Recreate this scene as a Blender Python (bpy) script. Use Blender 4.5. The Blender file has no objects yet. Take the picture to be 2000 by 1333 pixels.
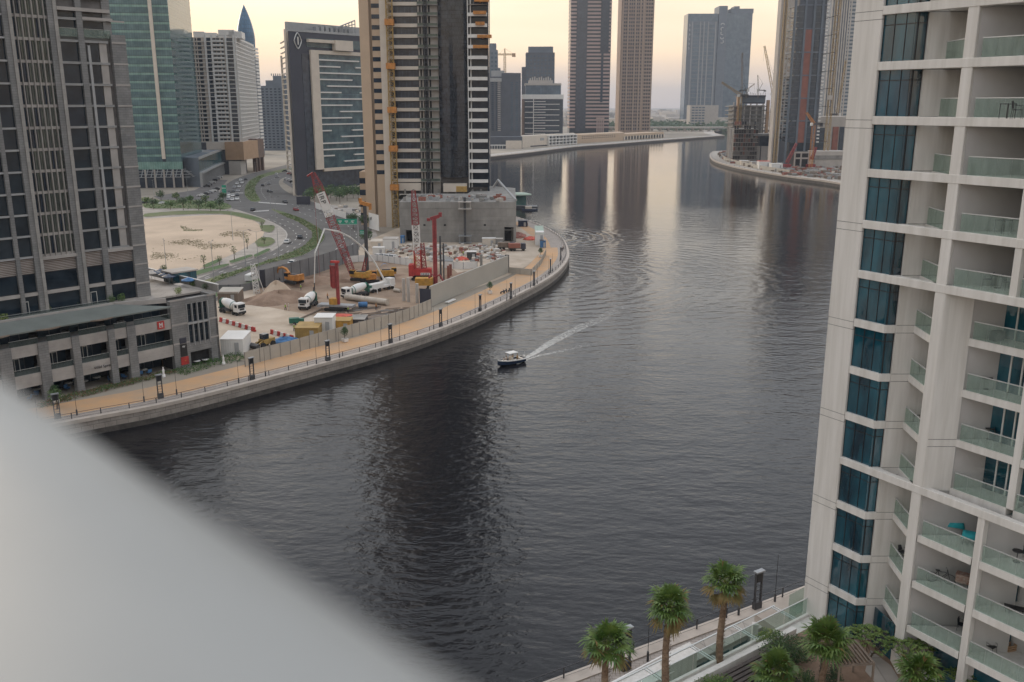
import bpy, math, random
from math import sin, cos, pi, radians, tan, atan, atan2, hypot, sqrt
from mathutils import Vector, Matrix
random.seed(7)
S = bpy.context.scene
C = S.collection
# ------------------------------------------------ camera
H = 54.0
PIT = radians(14.46)
FPX = 1788.0
cd = bpy.data.cameras.new("camera")
cam = bpy.data.objects.new("camera", cd)
C.objects.link(cam)
cam.location = (0, 0, H)
cam.rotation_euler = (pi / 2 - PIT, 0, 0)
cd.sensor_width = 36
cd.lens = FPX / 2000 * 36
cd.clip_start = 0.05
cd.clip_end = 40000
cd.dof.use_dof = True
cd.dof.focus_distance = 230
cd.dof.aperture_fstop = 32.2 / 19.0
S.camera = cam
# ------------------------------------------------ world and sun
SUN_EL, SUN_AZ = radians(14), radians(-42)       # azimuth from +Y towards +X
W = bpy.data.worlds.new("World"); S.world = W; W.use_nodes = True
nt = W.node_tree; N = nt.nodes; L = nt.links
for n in list(N): N.remove(n)
def nd(t, **k):
    n = N.new(t)
    for a, b in k.items(): setattr(n, a, b)
    return n
tc = nd('ShaderNodeTexCoord')
sky = nd('ShaderNodeTexSky', sky_type='NISHITA', sun_disc=False, sun_elevation=SUN_EL, sun_rotation=SUN_AZ,
         air_density=1.5, dust_density=4.0, ozone_density=1.0)
sep = nd('ShaderNodeSeparateXYZ'); L.new(tc.outputs['Generated'], sep.inputs[0])
nz = nd('ShaderNodeTexNoise'); mp = nd('ShaderNodeMapping')
mp.inputs['Scale'].default_value = (1.6, 1.6, 14)
L.new(tc.outputs['Generated'], mp.inputs[0]); L.new(mp.outputs[0], nz.inputs['Vector'])
nz.inputs['Scale'].default_value = 1.7; nz.inputs['Detail'].default_value = 5
ad = nd('ShaderNodeMath', operation='MULTIPLY_ADD'); ad.inputs[1].default_value = 0.07; L.new(nz.outputs[0], ad.inputs[0])
sh = nd('ShaderNodeMath', operation='SUBTRACT'); L.new(sep.outputs[2], sh.inputs[0]); sh.inputs[1].default_value = 0.035
L.new(sh.outputs[0], ad.inputs[2])
rp = nd('ShaderNodeValToRGB'); L.new(ad.outputs[0], rp.inputs[0])
cr = rp.color_ramp
stops = [(0.0, (.52, .43, .385)), (0.012, (.60, .475, .385)), (0.05, (.76, .575, .39)), (0.10, (.80, .665, .50)), (0.17, (.76, .72, .67)), (0.30, (.60, .62, .65)),
         (0.55, (.60, .63, .68)), (1.0, (.88, .91, .97))]
cr.elements[0].position = 0; cr.elements[1].position = 1
for i, (p_, c_) in enumerate(stops):
    e = cr.elements[i] if i == 0 else (cr.elements[-1] if i == len(stops) - 1 else cr.elements.new(p_))
    e.position = p_; e.color = (*c_, 1)
nz2 = nd('ShaderNodeTexNoise'); L.new(mp.outputs[0], nz2.inputs['Vector']); nz2.inputs['Scale'].default_value = .9; nz2.inputs['Detail'].default_value = 6
mr = nd('ShaderNodeMapRange'); L.new(nz2.outputs[0], mr.inputs[0])
mr.inputs[1].default_value = .3; mr.inputs[2].default_value = .7; mr.inputs[3].default_value = 11.2; mr.inputs[4].default_value = 15.6
mz = nd('ShaderNodeMapRange'); L.new(sep.outputs[1], mz.inputs[0]); mz.inputs[1].default_value = -1; mz.inputs[2].default_value = .8; mz.inputs[3].default_value = .72; mz.inputs[4].default_value = 1.08
mm = nd('ShaderNodeMath', operation='MULTIPLY'); L.new(mr.outputs[0], mm.inputs[0]); L.new(mz.outputs[0], mm.inputs[1])
vm = nd('ShaderNodeVectorMath', operation='SCALE'); L.new(rp.outputs[0], vm.inputs[0]); L.new(mm.outputs[0], vm.inputs['Scale'])
mx = nd('ShaderNodeMixRGB'); mx.inputs[0].default_value = .86
L.new(sky.outputs[0], mx.inputs[1]); L.new(vm.outputs[0], mx.inputs[2])
bg = nd('ShaderNodeBackground'); bg.inputs[1].default_value = 0.1; L.new(mx.outputs[0], bg.inputs[0])
ow = nd('ShaderNodeOutputWorld'); L.new(bg.outputs[0], ow.inputs[0])
sd = bpy.data.lights.new("sun", 'SUN'); sun = bpy.data.objects.new("sun", sd); C.objects.link(sun)
sd.energy = 0.9; sd.angle = radians(16); sd.color = (1, .82, .62)
sv = Vector((sin(SUN_AZ) * cos(SUN_EL), cos(SUN_AZ) * cos(SUN_EL), sin(SUN_EL)))
sun.rotation_euler = sv.to_track_quat('Z', 'Y').to_euler(); sun.location = sv * 300
vs = S.view_settings; vs.view_transform = 'Standard'; vs.look = 'None'; vs.gamma = 1; vs.use_curve_mapping = False
vs.exposure = 0.32
S.cycles.max_bounces = 6; S.cycles.diffuse_bounces = 2; S.cycles.glossy_bounces = 3; S.cycles.volume_bounces = 0
S.cycles.transmission_bounces = 4; S.cycles.transparent_max_bounces = 12
S.cycles.caustics_reflective = False; S.cycles.caustics_refractive = False
# ------------------------------------------------ placing helpers: a sight line meets a level, or a depth
def G(x, y, z=3.0):
    u = (x - 1000) / FPX; v = (y - 666.5) / FPX
    t = (z - H) / (-sin(PIT) - v * cos(PIT))
    return Vector((u * t, (cos(PIT) - v * sin(PIT)) * t, z))
def Q(x, y, Y):
    u = (x - 1000) / FPX; v = (y - 666.5) / FPX
    t = Y / (cos(PIT) - v * sin(PIT))
    return Vector((u * t, Y, H + (-sin(PIT) - v * cos(PIT)) * t))
def ZA(y, Y): return Q(1000, y, Y).z
def XA(x, y, Y): return Q(x, y, Y).x
# ------------------------------------------------ materials
def mat(name, col, rough=.7, metal=0., var=.12, scale=1.5, bump=0., bscale=None, spec=.5, col2=None, detail=4, stretch=(1, 1, 1), alpha=None, tex='noise', brick=None):
    m = bpy.data.materials.new(name); m.use_nodes = True
    t = m.node_tree; b = t.nodes['Principled BSDF']
    b.inputs['Roughness'].default_value = rough; b.inputs['Metallic'].default_value = metal
    b.inputs['Specular IOR Level'].default_value = spec
    g = t.nodes.new('ShaderNodeNewGeometry'); mpn = t.nodes.new('ShaderNodeMapping'); mpn.inputs['Scale'].default_value = stretch
    g2 = t.nodes.new('ShaderNodeTexCoord')
    t.links.new(g2.outputs['Object'] if tex == 'object' else g.outputs['Position'], mpn.inputs[0])
    n = t.nodes.new('ShaderNodeTexNoise'); n.inputs['Scale'].default_value = scale; n.inputs['Detail'].default_value = detail
    n.inputs['Roughness'].default_value = .6
    t.links.new(mpn.outputs[0], n.inputs['Vector'])
    r = t.nodes.new('ShaderNodeMapRange'); r.inputs[1].default_value = .32; r.inputs[2].default_value = .68
    t.links.new(n.outputs[0], r.inputs[0])
    mxn = t.nodes.new('ShaderNodeMixRGB')
    if col2 is None:
        c1 = tuple(max(0, c * (1 - var)) for c in col); c2 = tuple(min(1, c * (1 + var)) for c in col)
    else: c1, c2 = col, col2
    mxn.inputs[1].default_value = (*c1, 1); mxn.inputs[2].default_value = (*c2, 1)
    t.links.new(r.outputs[0], mxn.inputs[0])
    out = mxn.outputs[0]
    if brick:
        bk = t.nodes.new('ShaderNodeTexBrick'); bk.inputs['Scale'].default_value = 1
        bk.inputs['Brick Width'].default_value = brick[0]; bk.inputs['Row Height'].default_value = brick[1]
        bk.inputs['Mortar Size'].default_value = brick[2]; bk.inputs['Color1'].default_value = (1, 1, 1, 1); bk.inputs['Color2'].default_value = (.86, .86, .86, 1)
        bk.inputs['Mortar'].default_value = (brick[3],) * 3 + (1,)
        if len(brick) > 4:   # upright wall: (x+y, z)
            sp = t.nodes.new('ShaderNodeSeparateXYZ'); cb = t.nodes.new('ShaderNodeCombineXYZ'); am = t.nodes.new('ShaderNodeMath')
            am.operation = 'SUBTRACT' if brick[4] == 'r' else 'ADD'
            t.links.new(g.outputs['Position'], sp.inputs[0]); t.links.new(sp.outputs[0], am.inputs[0]); t.links.new(sp.outputs[1], am.inputs[1])
            t.links.new(am.outputs[0], cb.inputs[0]); t.links.new(sp.outputs[2], cb.inputs[1]); t.links.new(cb.outputs[0], bk.inputs['Vector'])
        else: t.links.new(g.outputs['Position'], bk.inputs['Vector'])
        mu = t.nodes.new('ShaderNodeMixRGB'); mu.blend_type = 'MULTIPLY'; mu.inputs[0].default_value = 1
        t.links.new(out, mu.inputs[1]); t.links.new(bk.outputs[0], mu.inputs[2]); out = mu.outputs[0]
    t.links.new(out, b.inputs['Base Color'])
    if bump:
        n2 = t.nodes.new('ShaderNodeTexNoise'); n2.inputs['Scale'].default_value = bscale or scale * 4; n2.inputs['Detail'].default_value = 3
        t.links.new(mpn.outputs[0], n2.inputs['Vector'])
        bp = t.nodes.new('ShaderNodeBump'); bp.inputs['Strength'].default_value = bump; bp.inputs['Distance'].default_value = .2
        t.links.new(n2.outputs[0], bp.inputs['Height']); t.links.new(bp.outputs[0], b.inputs['Normal'])
    return m
def glass(name, col, col2=None, rough=.06, scale=.35, wob=.03, spec=.6, stretch=(1, 1, 1)):
    return mat(name, col, rough, 0, .5, scale, wob, .5, spec, col2, 3, stretch)
def clear_glass(name, tint, gl=.10, op=.25, col=(.3, .36, .33)):
    m = bpy.data.materials.new(name); m.use_nodes = True; t = m.node_tree; b = t.nodes['Principled BSDF']
    b.inputs['Base Color'].default_value = (*col, 1); b.inputs['Roughness'].default_value = .08
    tr = t.nodes.new('ShaderNodeBsdfTransparent'); tr.inputs[0].default_value = (*tint, 1)
    g = t.nodes.new('ShaderNodeNewGeometry')
    n = t.nodes.new('ShaderNodeTexNoise'); n.inputs['Scale'].default_value = 1.1; n.inputs['Detail'].default_value = 5
    mpn = t.nodes.new('ShaderNodeMapping'); mpn.inputs['Scale'].default_value = (3, 3, .8)
    t.links.new(g.outputs['Position'], mpn.inputs[0]); t.links.new(mpn.outputs[0], n.inputs['Vector'])
    r = t.nodes.new('ShaderNodeMapRange'); r.inputs[1].default_value = .3; r.inputs[2].default_value = .7; r.inputs[3].default_value = op * .6; r.inputs[4].default_value = op * 1.4
    t.links.new(n.outputs[0], r.inputs[0])
    mxs = t.nodes.new('ShaderNodeMixShader'); t.links.new(r.outputs[0], mxs.inputs[0])
    t.links.new(tr.outputs[0], mxs.inputs[1]); t.links.new(b.outputs[0], mxs.inputs[2])
    t.links.new(mxs.outputs[0], t.nodes['Material Output'].inputs[0])
    return m
M = {}
M['asphalt'] = mat('asphalt', (.125, .118, .112), .9, var=.18, scale=.12, detail=8)
M['asphalt2'] = mat('parking_asphalt', (.13, .12, .115), .9, var=.2, scale=.1, detail=8)
M['land'] = mat('dusty_ground', (.30, .26, .21), .95, scale=.02, var=.3, detail=8)
M['sand'] = mat('pale_sand', (.60, .47, .35), .95, scale=.05, col2=(.44, .34, .25), detail=10, bump=.5, bscale=.5)
M['dirt'] = mat('site_dirt', (.20, .135, .09), .95, scale=.09, col2=(.40, .295, .215), detail=9, bump=.6, bscale=.8)
M['dirt2'] = mat('dug_earth', (.19, .12, .08), .95, scale=.25, col2=(.36, .25, .18), detail=9, bump=.8, bscale=1.2)
M['palesite'] = mat('pale_compacted_site', (.38, .30, .225), .95, scale=.12, col2=(.56, .47, .375), detail=9)
M['track'] = mat('orange_running_track', (.62, .36, .18), .9, scale=.16, col2=(.47, .33, .22), detail=10)
M['paver'] = mat('grey_pavers', (.42, .36, .315), .85, scale=.4, var=.12, brick=(.8, .4, .03, .55))
M['walk'] = mat('pale_sidewalk', (.40, .36, .32), .9, scale=.2, var=.15, brick=(3, 3, .06, .7))
M['quay'] = mat('quay_stone', (.33, .29, .255), .85, scale=.5, var=.2, bump=.3, brick=(2.6, .9, .04, .4, 'l'))
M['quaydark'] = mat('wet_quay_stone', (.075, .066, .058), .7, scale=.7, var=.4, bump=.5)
M['coping'] = mat('coping_stone', (.50, .43, .37), .8, scale=.6, var=.12)
M['grass'] = mat('median_grass', (.075, .13, .035), .95, scale=.12, col2=(.17, .17, .09), detail=9, bump=1., bscale=2)
M['drygrass'] = mat('dry_bed', (.26, .20, .12), .95, scale=.3, col2=(.14, .14, .06), detail=9, bump=1., bscale=2)
M['hedge'] = mat('hedge_leaves', (.025, .075, .018), .8, scale=1.5, col2=(.07, .13, .035), detail=6)
M['leaf'] = mat('shrub_leaves', (.035, .10, .02), .6, scale=1.2, col2=(.12, .19, .045), detail=5)
M['leafd'] = mat('dark_leaves', (.02, .055, .018), .6, scale=.8, col2=(.055, .095, .03), detail=5)
M['leafy'] = mat('yellow_green_leaves', (.10, .17, .03), .6, scale=2, col2=(.24, .28, .07), detail=5)
M['palm'] = mat('palm_fronds', (.04, .10, .018), .5, scale=1.5, col2=(.14, .20, .04), detail=4)
M['palmdry'] = mat('dry_palm_fronds', (.20, .12, .04), .8, scale=2, col2=(.14, .13, .04), detail=4)
M['trunk'] = mat('palm_trunk', (.19, .12, .075), .9, scale=3, col2=(.34, .24, .16), detail=4, bump=1., bscale=8)
M['bark'] = mat('bark', (.12, .09, .06), .9, scale=3, var=.3)
M['white'] = mat('white_paint', (.72, .70, .67), .5, scale=.4, var=.05)
M['render'] = mat('white_tower_render', (.76, .725, .68), .75, scale=1.1, col2=(.61, .575, .525), detail=10, stretch=(2, 2, .13), bump=.04, bscale=6)
M['render_in'] = mat('shade_grey_render', (.50, .475, .455), .8, scale=.3, var=.06, detail=8)  # balcony recess shade put into a darker render colour; plain grey on the ledge
M['conc'] = mat('raw_concrete', (.22, .21, .195), .9, scale=.2, col2=(.36, .34, .315), detail=10, bump=.2, stretch=(1, 1, .5), brick=(6, 3.2, .05, .78, 'r'))
M['concd'] = mat('dark_concrete', (.14, .13, .125), .9, scale=.3, var=.3, detail=8)
M['concl'] = mat('light_concrete', (.46, .42, .38), .85, scale=.2, var=.1, detail=8)
M['stone'] = mat('grey_stone_cladding', (.185, .183, .182), .75, scale=.35, col2=(.275, .268, .26), detail=9, bump=.15, brick=(1.4, .45, .03, .62, 'l'))
M['stonel'] = mat('pale_stone_pier', (.40, .375, .35), .75, scale=.3, col2=(.31, .295, .275), detail=9, brick=(1.4, .9, .03, .75, 'l'))
M['band'] = mat('grey_metal_band', (.36, .36, .36), .5, scale=.4, var=.1)
M['bandp'] = mat('pale_stone_band', (.39, .36, .335), .8, scale=.4, var=.14, detail=8)
M['black'] = mat('black_metal', (.02, .02, .022), .5, var=.2)
M['dark'] = mat('dark_grey_metal', (.06, .06, .065), .5, var=.2)
M['steel'] = mat('galvanised_steel', (.35, .36, .37), .45, .4, .15)
M['silver'] = mat('satin_rail_metal', (.62, .62, .60), .35, .3, .05)
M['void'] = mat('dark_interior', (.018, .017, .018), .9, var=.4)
M['gl_black'] = glass('black_tinted_glass', (.005, .012, .02), (.02, .034, .048), spec=.42, scale=.3)  # bluer second tone paints varied reflections into the base colour
M['gl_navy'] = glass('navy_glass', (.008, .017, .032), (.028, .045, .07), spec=.45)
M['gl_teal'] = glass('green_teal_glass', (.035, .11, .115), (.10, .21, .19), scale=.12)
M['gl_tealb'] = glass('pale_green_glass_band', (.16, .30, .26), (.26, .42, .36), scale=.4)
M['gl_blue'] = glass('blue_grey_glass', (.05, .085, .12), (.10, .15, .19), scale=.15)
M['gl_deep'] = glass('deep_teal_glass', (.003, .02, .034), (.018, .12, .165), rough=.02, wob=.25, spec=1.0, scale=.5, stretch=(1.2, 1.2, .35))
def paned(name, c1, c2, w, h, line=.55, rough=.12, scale=.35):
    return mat(name, c1, rough, 0, .5, scale, .0, .5, .6, c2, 3, (1, 1, 1), brick=(w, h, .09, line, 'l'))
M['pn_teal'] = paned('green_teal_panes', (.035, .10, .12), (.12, .22, .235), 1.6, 60, scale=.15)
M['pn_pale'] = paned('pale_green_panes', (.13, .27, .235), (.24, .40, .35), 1.6, 60, scale=.3)
M['pn_hotel'] = paned('blue_green_panes', (.025, .055, .075), (.09, .15, .165), 1.4, 60, 2.2, scale=.2)
M['pn_navy'] = paned('navy_panes', (.012, .02, .034), (.045, .06, .085), 1.5, 60, 1.8)
M['pn_black'] = paned('black_panes', (.012, .014, .02), (.04, .05, .065), 1.3, 1.6, .45, scale=.25)
M['pn_blue'] = paned('blue_grey_panes', (.06, .10, .14), (.13, .19, .24), 3, 60, .7, scale=.1)
M['pn_dark'] = paned('dark_blue_panes', (.02, .035, .055), (.05, .075, .10), 2.5, 3, .6)
M['gl_green'] = glass('balcony_screen_glass', (.06, .09, .075), (.09, .12, .10))
M['gl_curt'] = glass('curtained_glass', (.05, .065, .06), (.13, .145, .12), scale=.5, stretch=(1, 1, .6))
M['dryleaf'] = mat('dry_weed', (.30, .25, .14), .9, scale=2, col2=(.16, .16, .07))
M['gl_rail'] = clear_glass('green_balustrade_glass', (.84, .91, .87), op=.19, col=(.46, .53, .49))
M['gl_boat'] = clear_glass('screen_glass', (.72, .76, .76), op=.13, col=(.2, .25, .24))
M['gl_clear'] = clear_glass('clear_screen_glass', (.80, .88, .85), op=.08, col=(.30, .40, .36))
M['beige'] = mat('beige_render', (.55, .41, .29), .8, scale=.15, col2=(.48, .36, .255), detail=8)
M['beiged'] = mat('deep_beige_render', (.34, .25, .175), .8, scale=.15, var=.08)
M['cream'] = mat('cream_render', (.66, .58, .49), .75, scale=.3, var=.06)
M['pcream'] = mat('cream_column_cladding', (.62, .55, .47), .7, scale=.3, var=.06)
M['pink'] = mat('pink_granite', (.41, .30, .27), .6, scale=.4, var=.1)
M['brown'] = mat('brown_stone', (.35, .25, .19), .75, scale=.2, var=.1)
M['brownl'] = mat('light_brown_stone', (.50, .385, .30), .75, scale=.2, var=.08)
M['tan'] = mat('tan_panel', (.45, .28, .165), .6, scale=.3, var=.08)
M['rust'] = mat('rusty_panel', (.27, .10, .07), .7, scale=.2, var=.15)
M['copper'] = mat('brown_cladding', (.16, .10, .075), .6, scale=.2, var=.2)
M['slate'] = mat('slate_blue_cladding', (.038, .042, .062), .45, scale=.1, var=.12)
M['bldark'] = mat('dark_grey_tower', (.075, .085, .105), .6, scale=.1, var=.15)
M['blgrey'] = mat('blue_grey_tower', (.13, .155, .185), .6, scale=.1, var=.15)
M['red'] = mat('crane_red_paint', (.27, .04, .042), .6, scale=.8, var=.3)
M['brred'] = mat('bright_red_paint', (.44, .04, .035), .6, scale=1, var=.25)
M['yellow'] = mat('plant_yellow_paint', (.47, .25, .045), .6, scale=.8, var=.3)
M['ochre'] = mat('ochre_mast_paint', (.36, .23, .07), .6, scale=.8, var=.2)
M['orange'] = mat('orange_paint', (.48, .20, .045), .6, scale=.8, var=.3)
M['tgreen'] = mat('drum_green_paint', (.02, .13, .09), .5, scale=.8, var=.2)
M['sgreen'] = mat('sign_green', (.01, .28, .18), .5, var=.08)
M['blue'] = mat('tarpaulin_blue', (.05, .16, .34), .6, scale=1, var=.3)
M['navy'] = mat('navy_hull', (.012, .03, .07), .25, scale=1, var=.1)
M['cyan'] = mat('turquoise_cloth', (.02, .33, .36), .7, scale=2, var=.2)
M['redtarp'] = mat('red_tarpaulin', (.62, .12, .08), .7, scale=.7, var=.25, bump=.5)
M['wood'] = mat('weathered_timber', (.20, .155, .12), .85, scale=2, var=.2, stretch=(1, 1, .2))
M['wooddk'] = mat('dark_timber_deck', (.085, .07, .062), .85, scale=1.5, var=.25)
M['hoard'] = mat('site_hoarding', (.40, .37, .32), .7, scale=.3, var=.1)
M['billb'] = mat('billboard_back', (.37, .35, .31), .7, scale=.15, var=.05)
M['gfence'] = mat('grey_mesh_fence', (.17, .17, .175), .7, scale=.3, var=.15)
M['rubber'] = mat('rubber', (.02, .02, .02), .85, var=.3)
M['skin'] = mat('skin', (.35, .19, .12), .6, var=.1)
M['hair'] = mat('black_hair', (.015, .012, .01), .6, var=.2)
M['hivis'] = mat('hi_vis_green', (.25, .45, .05), .7, var=.1)
M['cloth'] = mat('pale_cloth', (.55, .50, .45), .8, var=.15)
M['clothd'] = mat('dark_cloth', (.04, .045, .06), .8, var=.2)
M['pipe'] = mat('casing_pipe', (.47, .41, .34), .7, scale=.6, var=.2)
M['line'] = mat('road_line_white', (.55, .53, .50), .8, var=.15)
M['farcity'] = mat('far_district', (.34, .31, .29), .9, scale=.02, col2=(.12, .14, .10), detail=10)
M['rail'] = mat('white_painted_parapet', (.29, .297, .292), .5, scale=3, var=.07)
M['plaid'] = mat('checked_blanket', (.25, .10, .07), .9, scale=6, col2=(.5, .42, .35))
# ------------------------------------------------ mesh helper
class F:                                             # upright face: s runs left to right along it, d outwards, z up
    def __init__(self, A, B):
        self.A = Vector((A[0], A[1])); v = Vector((B[0], B[1])) - self.A; self.len = v.length
        self.u = v / self.len; self.n = Vector((self.u.y, -self.u.x)); self.az = atan2(self.u.y, self.u.x)
    def p(self, s, d=0, z=0):
        q = self.A + self.u * s + self.n * d
        return Vector((q.x, q.y, z))
    def at(self, px_, py_, d=0):                     # where the sight line through a photo pixel meets this face: (s, z)
        a = self.p(0, d); k = Q(px_, py_, 1.0); dx, dy = k.x, 1.0
        det = self.u.x * dy - self.u.y * dx
        s = (dx * a.y - dy * a.x) / det
        Y = a.y + self.u.y * s
        return s, H + (k.z - H) * Y
    def s(self, px_, py_, d=0): return self.at(px_, py_, d)[0]
    def z(self, px_, py_, d=0): return self.at(px_, py_, d)[1]
    def shift(self, s0, s1, d): return F(self.p(s0, d)[:2], self.p(s1, d)[:2])
class MB:
    def __init__(self): self.v = []; self.f = []; self.m = []; self.sm = []
    def add(self, vs, fs, m=0, sm=False):
        b = len(self.v); self.v += [tuple(x) for x in vs]
        self.f += [tuple(b + i for i in q) for q in fs]; self.m += [m] * len(fs); self.sm += [sm] * len(fs)
    def hexa(self, a, m=0): self.add(a, [(0, 3, 2, 1), (4, 5, 6, 7), (0, 1, 5, 4), (1, 2, 6, 5), (2, 3, 7, 6), (3, 0, 4, 7)], m)
    def fb(self, f, s0, s1, d0, d1, z0, z1, m=0):
        self.hexa([f.p(s0, d1, z0), f.p(s1, d1, z0), f.p(s1, d0, z0), f.p(s0, d0, z0),
                   f.p(s0, d1, z1), f.p(s1, d1, z1), f.p(s1, d0, z1), f.p(s0, d0, z1)], m)
    def rail(self, f, s0, s1, d, z, m=0, r=.03): self.tube(f.p(s0, d, z), f.p(s1, d, z), r, n=4, m=m)
    def box(self, c, s, az=0, m=0, tilt=None):
        R = Matrix.Rotation(az, 3, 'Z')
        if tilt: R = R @ Matrix.Rotation(tilt[1], 3, tilt[0])
        h = Vector(s) / 2; c = Vector(c)
        self.hexa([c + R @ Vector((x * h.x, y * h.y, z * h.z)) for z in (-1, 1) for x, y in ((-1, -1), (1, -1), (1, 1), (-1, 1))], m)
    def prism(self, poly, z0, z1, m=0, cap=True, mtop=None):
        a = sum(poly[i][0] * poly[(i + 1) % len(poly)][1] - poly[(i + 1) % len(poly)][0] * poly[i][1] for i in range(len(poly)))
        if a < 0: poly = poly[::-1]
        n = len(poly); v = [(q[0], q[1], z0) for q in poly] + [(q[0], q[1], z1) for q in poly]
        self.add(v, [(i, (i + 1) % n, n + (i + 1) % n, n + i) for i in range(n)], m)
        if cap:
            self.add([(q[0], q[1], z1) for q in poly], [tuple(range(n))], m if mtop is None else mtop)
            self.add([(q[0], q[1], z0) for q in poly], [tuple(range(n))[::-1]], m)
    def tube(self, p0, p1, r0, r1=None, n=6, m=0, cap=True, sm=True):
        p0 = Vector(p0); p1 = Vector(p1); r1 = r0 if r1 is None else r1
        d = (p1 - p0).normalized(); a = d.orthogonal().normalized(); b = d.cross(a)
        v = [p + (a * cos(2 * pi * i / n) + b * sin(2 * pi * i / n)) * r for p, r in ((p0, r0), (p1, r1)) for i in range(n)]
        self.add(v, [(i, (i + 1) % n, n + (i + 1) % n, n + i) for i in range(n)], m, sm and n > 4)
        if cap: self.add(v[:n], [tuple(range(n))[::-1]], m); self.add(v[n:], [tuple(range(n))], m)
    def path(self, ps, rs, n=8, m=0):
        ps = [Vector(p) for p in ps]; vs = []; a = None
        if not hasattr(rs, '__len__'): rs = [rs] * len(ps)
        for i, p in enumerate(ps):
            d = (ps[min(i + 1, len(ps) - 1)] - ps[max(i - 1, 0)]).normalized()
            a = d.orthogonal().normalized() if a is None else (a - d * a.dot(d)).normalized()
            b = d.cross(a); vs += [p + (a * cos(2 * pi * k / n) + b * sin(2 * pi * k / n)) * rs[i] for k in range(n)]
        fs = [(i * n + k, i * n + (k + 1) % n, (i + 1) * n + (k + 1) % n, (i + 1) * n + k) for i in range(len(ps) - 1) for k in range(n)]
        self.add(vs, fs, m, True)
        self.add(vs[:n], [tuple(range(n))[::-1]], m); self.add(vs[-n:], [tuple(range(n))], m)
    def lathe(self, prof, c=(0, 0, 0), n=12, m=0, R=None, sm=True):
        c = Vector(c); R = R or Matrix.Identity(3)
        v = [c + R @ Vector((r * cos(2 * pi * i / n), r * sin(2 * pi * i / n), z)) for r, z in prof for i in range(n)]
        self.add(v, [(k * n + i, k * n + (i + 1) % n, (k + 1) * n + (i + 1) % n, (k + 1) * n + i) for k in range(len(prof) - 1) for i in range(n)], m, sm)
    def sheet(self, pts, m=0): self.add(pts, [tuple(range(len(pts)))], m)
    def truss(self, p0, p1, w0, w1, seg, r=.08, m=0, up=(0, 0, 1)):     # square lattice boom
        p0 = Vector(p0); p1 = Vector(p1); d = (p1 - p0).normalized(); up = Vector(up)
        if abs(d.dot(up)) > .95: up = Vector((0, 1, 0))
        a = d.cross(up).normalized(); b = a.cross(d)
        R = [[p0.lerp(p1, i / seg) + (a * x + b * y) * (w0 + (w1 - w0) * i / seg) / 2 for x, y in ((-1, -1), (1, -1), (1, 1), (-1, 1))] for i in range(seg + 1)]
        for k in range(4): self.tube(R[0][k], R[seg][k], r, n=4, m=m)
        for i in range(seg):
            for k in range(4):
                q = (k + 1) % 4
                self.tube(R[i][k], R[i + 1][q] if i % 2 else R[i + 1][q], r * .6, n=3, m=m, cap=False) if i % 2 == 0 else self.tube(R[i][q], R[i + 1][k], r * .6, n=3, m=m, cap=False)
                self.tube(R[i][k], R[i][q], r * .6, n=3, m=m, cap=False)
    def mesh(self, name, mats):
        me = bpy.data.meshes.new(name); me.from_pydata(self.v, [], self.f)
        for x in mats: me.materials.append(M[x] if isinstance(x, str) else x)
        me.polygons.foreach_set('material_index', self.m); me.polygons.foreach_set('use_smooth', self.sm)
        me.update(); return me
    def build(self, name, mats, parent=None, **k):
        if not isinstance(mats, (list, tuple)): mats = [mats]
        return link(name, self.mesh(name, mats), parent, **k)
def link(name, me, parent=None, label=None, cat=None, group=None, kind=None, loc=None, az=0, w=False):
    o = bpy.data.objects.new(name, me); C.objects.link(o)
    if loc is not None: o.location = loc
    o.rotation_euler.z = az
    if parent is not None:
        o.parent = parent
        if parent.get('_w'): o.matrix_parent_inverse = Matrix.Translation(-Vector(parent.location))
    if label: o['label'] = label
    if cat: o['category'] = cat
    if group: o['group'] = group
    if kind: o['kind'] = kind
    return o
def T(name, label, cat, loc=(0, 0, 0), az=0, group=None, w=False):      # Empty at the base of a thing; w: its parts are given in world metres
    o = bpy.data.objects.new(name, None); C.objects.link(o); o.location = loc; o.rotation_euler.z = az
    o.empty_display_size = .3
    o['label'] = label; o['category'] = cat
    if group: o['group'] = group
    if w: o['_w'] = 1
    return o
KIDS = {}
def kids(o): return [c for c in C.objects if c.parent == o]
def dup(root, loc, az=0, label=None, group=None, scale=None, swap=None):
    if root.name not in KIDS:
        ks = kids(root); KIDS[root.name] = [(k, kids(k)) for k in ks]
    r = root.copy(); C.objects.link(r); r.location = loc; r.rotation_euler.z = az
    if scale: r.scale = (scale,) * 3 if not hasattr(scale, '__len__') else scale
    if label: r['label'] = label
    if group: r['group'] = group
    for k, gs in KIDS[root.name]:
        c = k.copy(); C.objects.link(c); c.parent = r
        if swap and k.data and k.data.name in swap: c.data = swap[k.data.name]
        for g in gs:
            d = g.copy(); C.objects.link(d); d.parent = c
    return r
def struct(name, mb, mats, **k): return mb.build(name, mats, kind='structure', **k)
def finish_wins(root, wins, cap=100, name='window'):        # wins: (centre, az, w, h, material[, frame material])
    wins.sort(key=lambda q: -(q[2] * q[3]) / max(1, (Vector(q[0]) - cam.location).length_squared))
    cache = {}; rest = MB(); rm = []
    for i, q in enumerate(wins):
        c, az, w, h, mt = q[:5]
        if i < cap:
            key = (round(w, 2), round(h, 2), mt)
            if key not in cache:
                b = MB(); b.box((0, 0, 0), (w, .12, h)); cache[key] = b.mesh(name, [mt])
            link(name, cache[key], root, loc=c, az=az)
        else:
            if mt not in rm: rm.append(mt)
            rest.box(c, (w, .12, h), az, rm.index(mt))
    if rest.v: rest.build(name, rm, root, kind='stuff')
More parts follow.
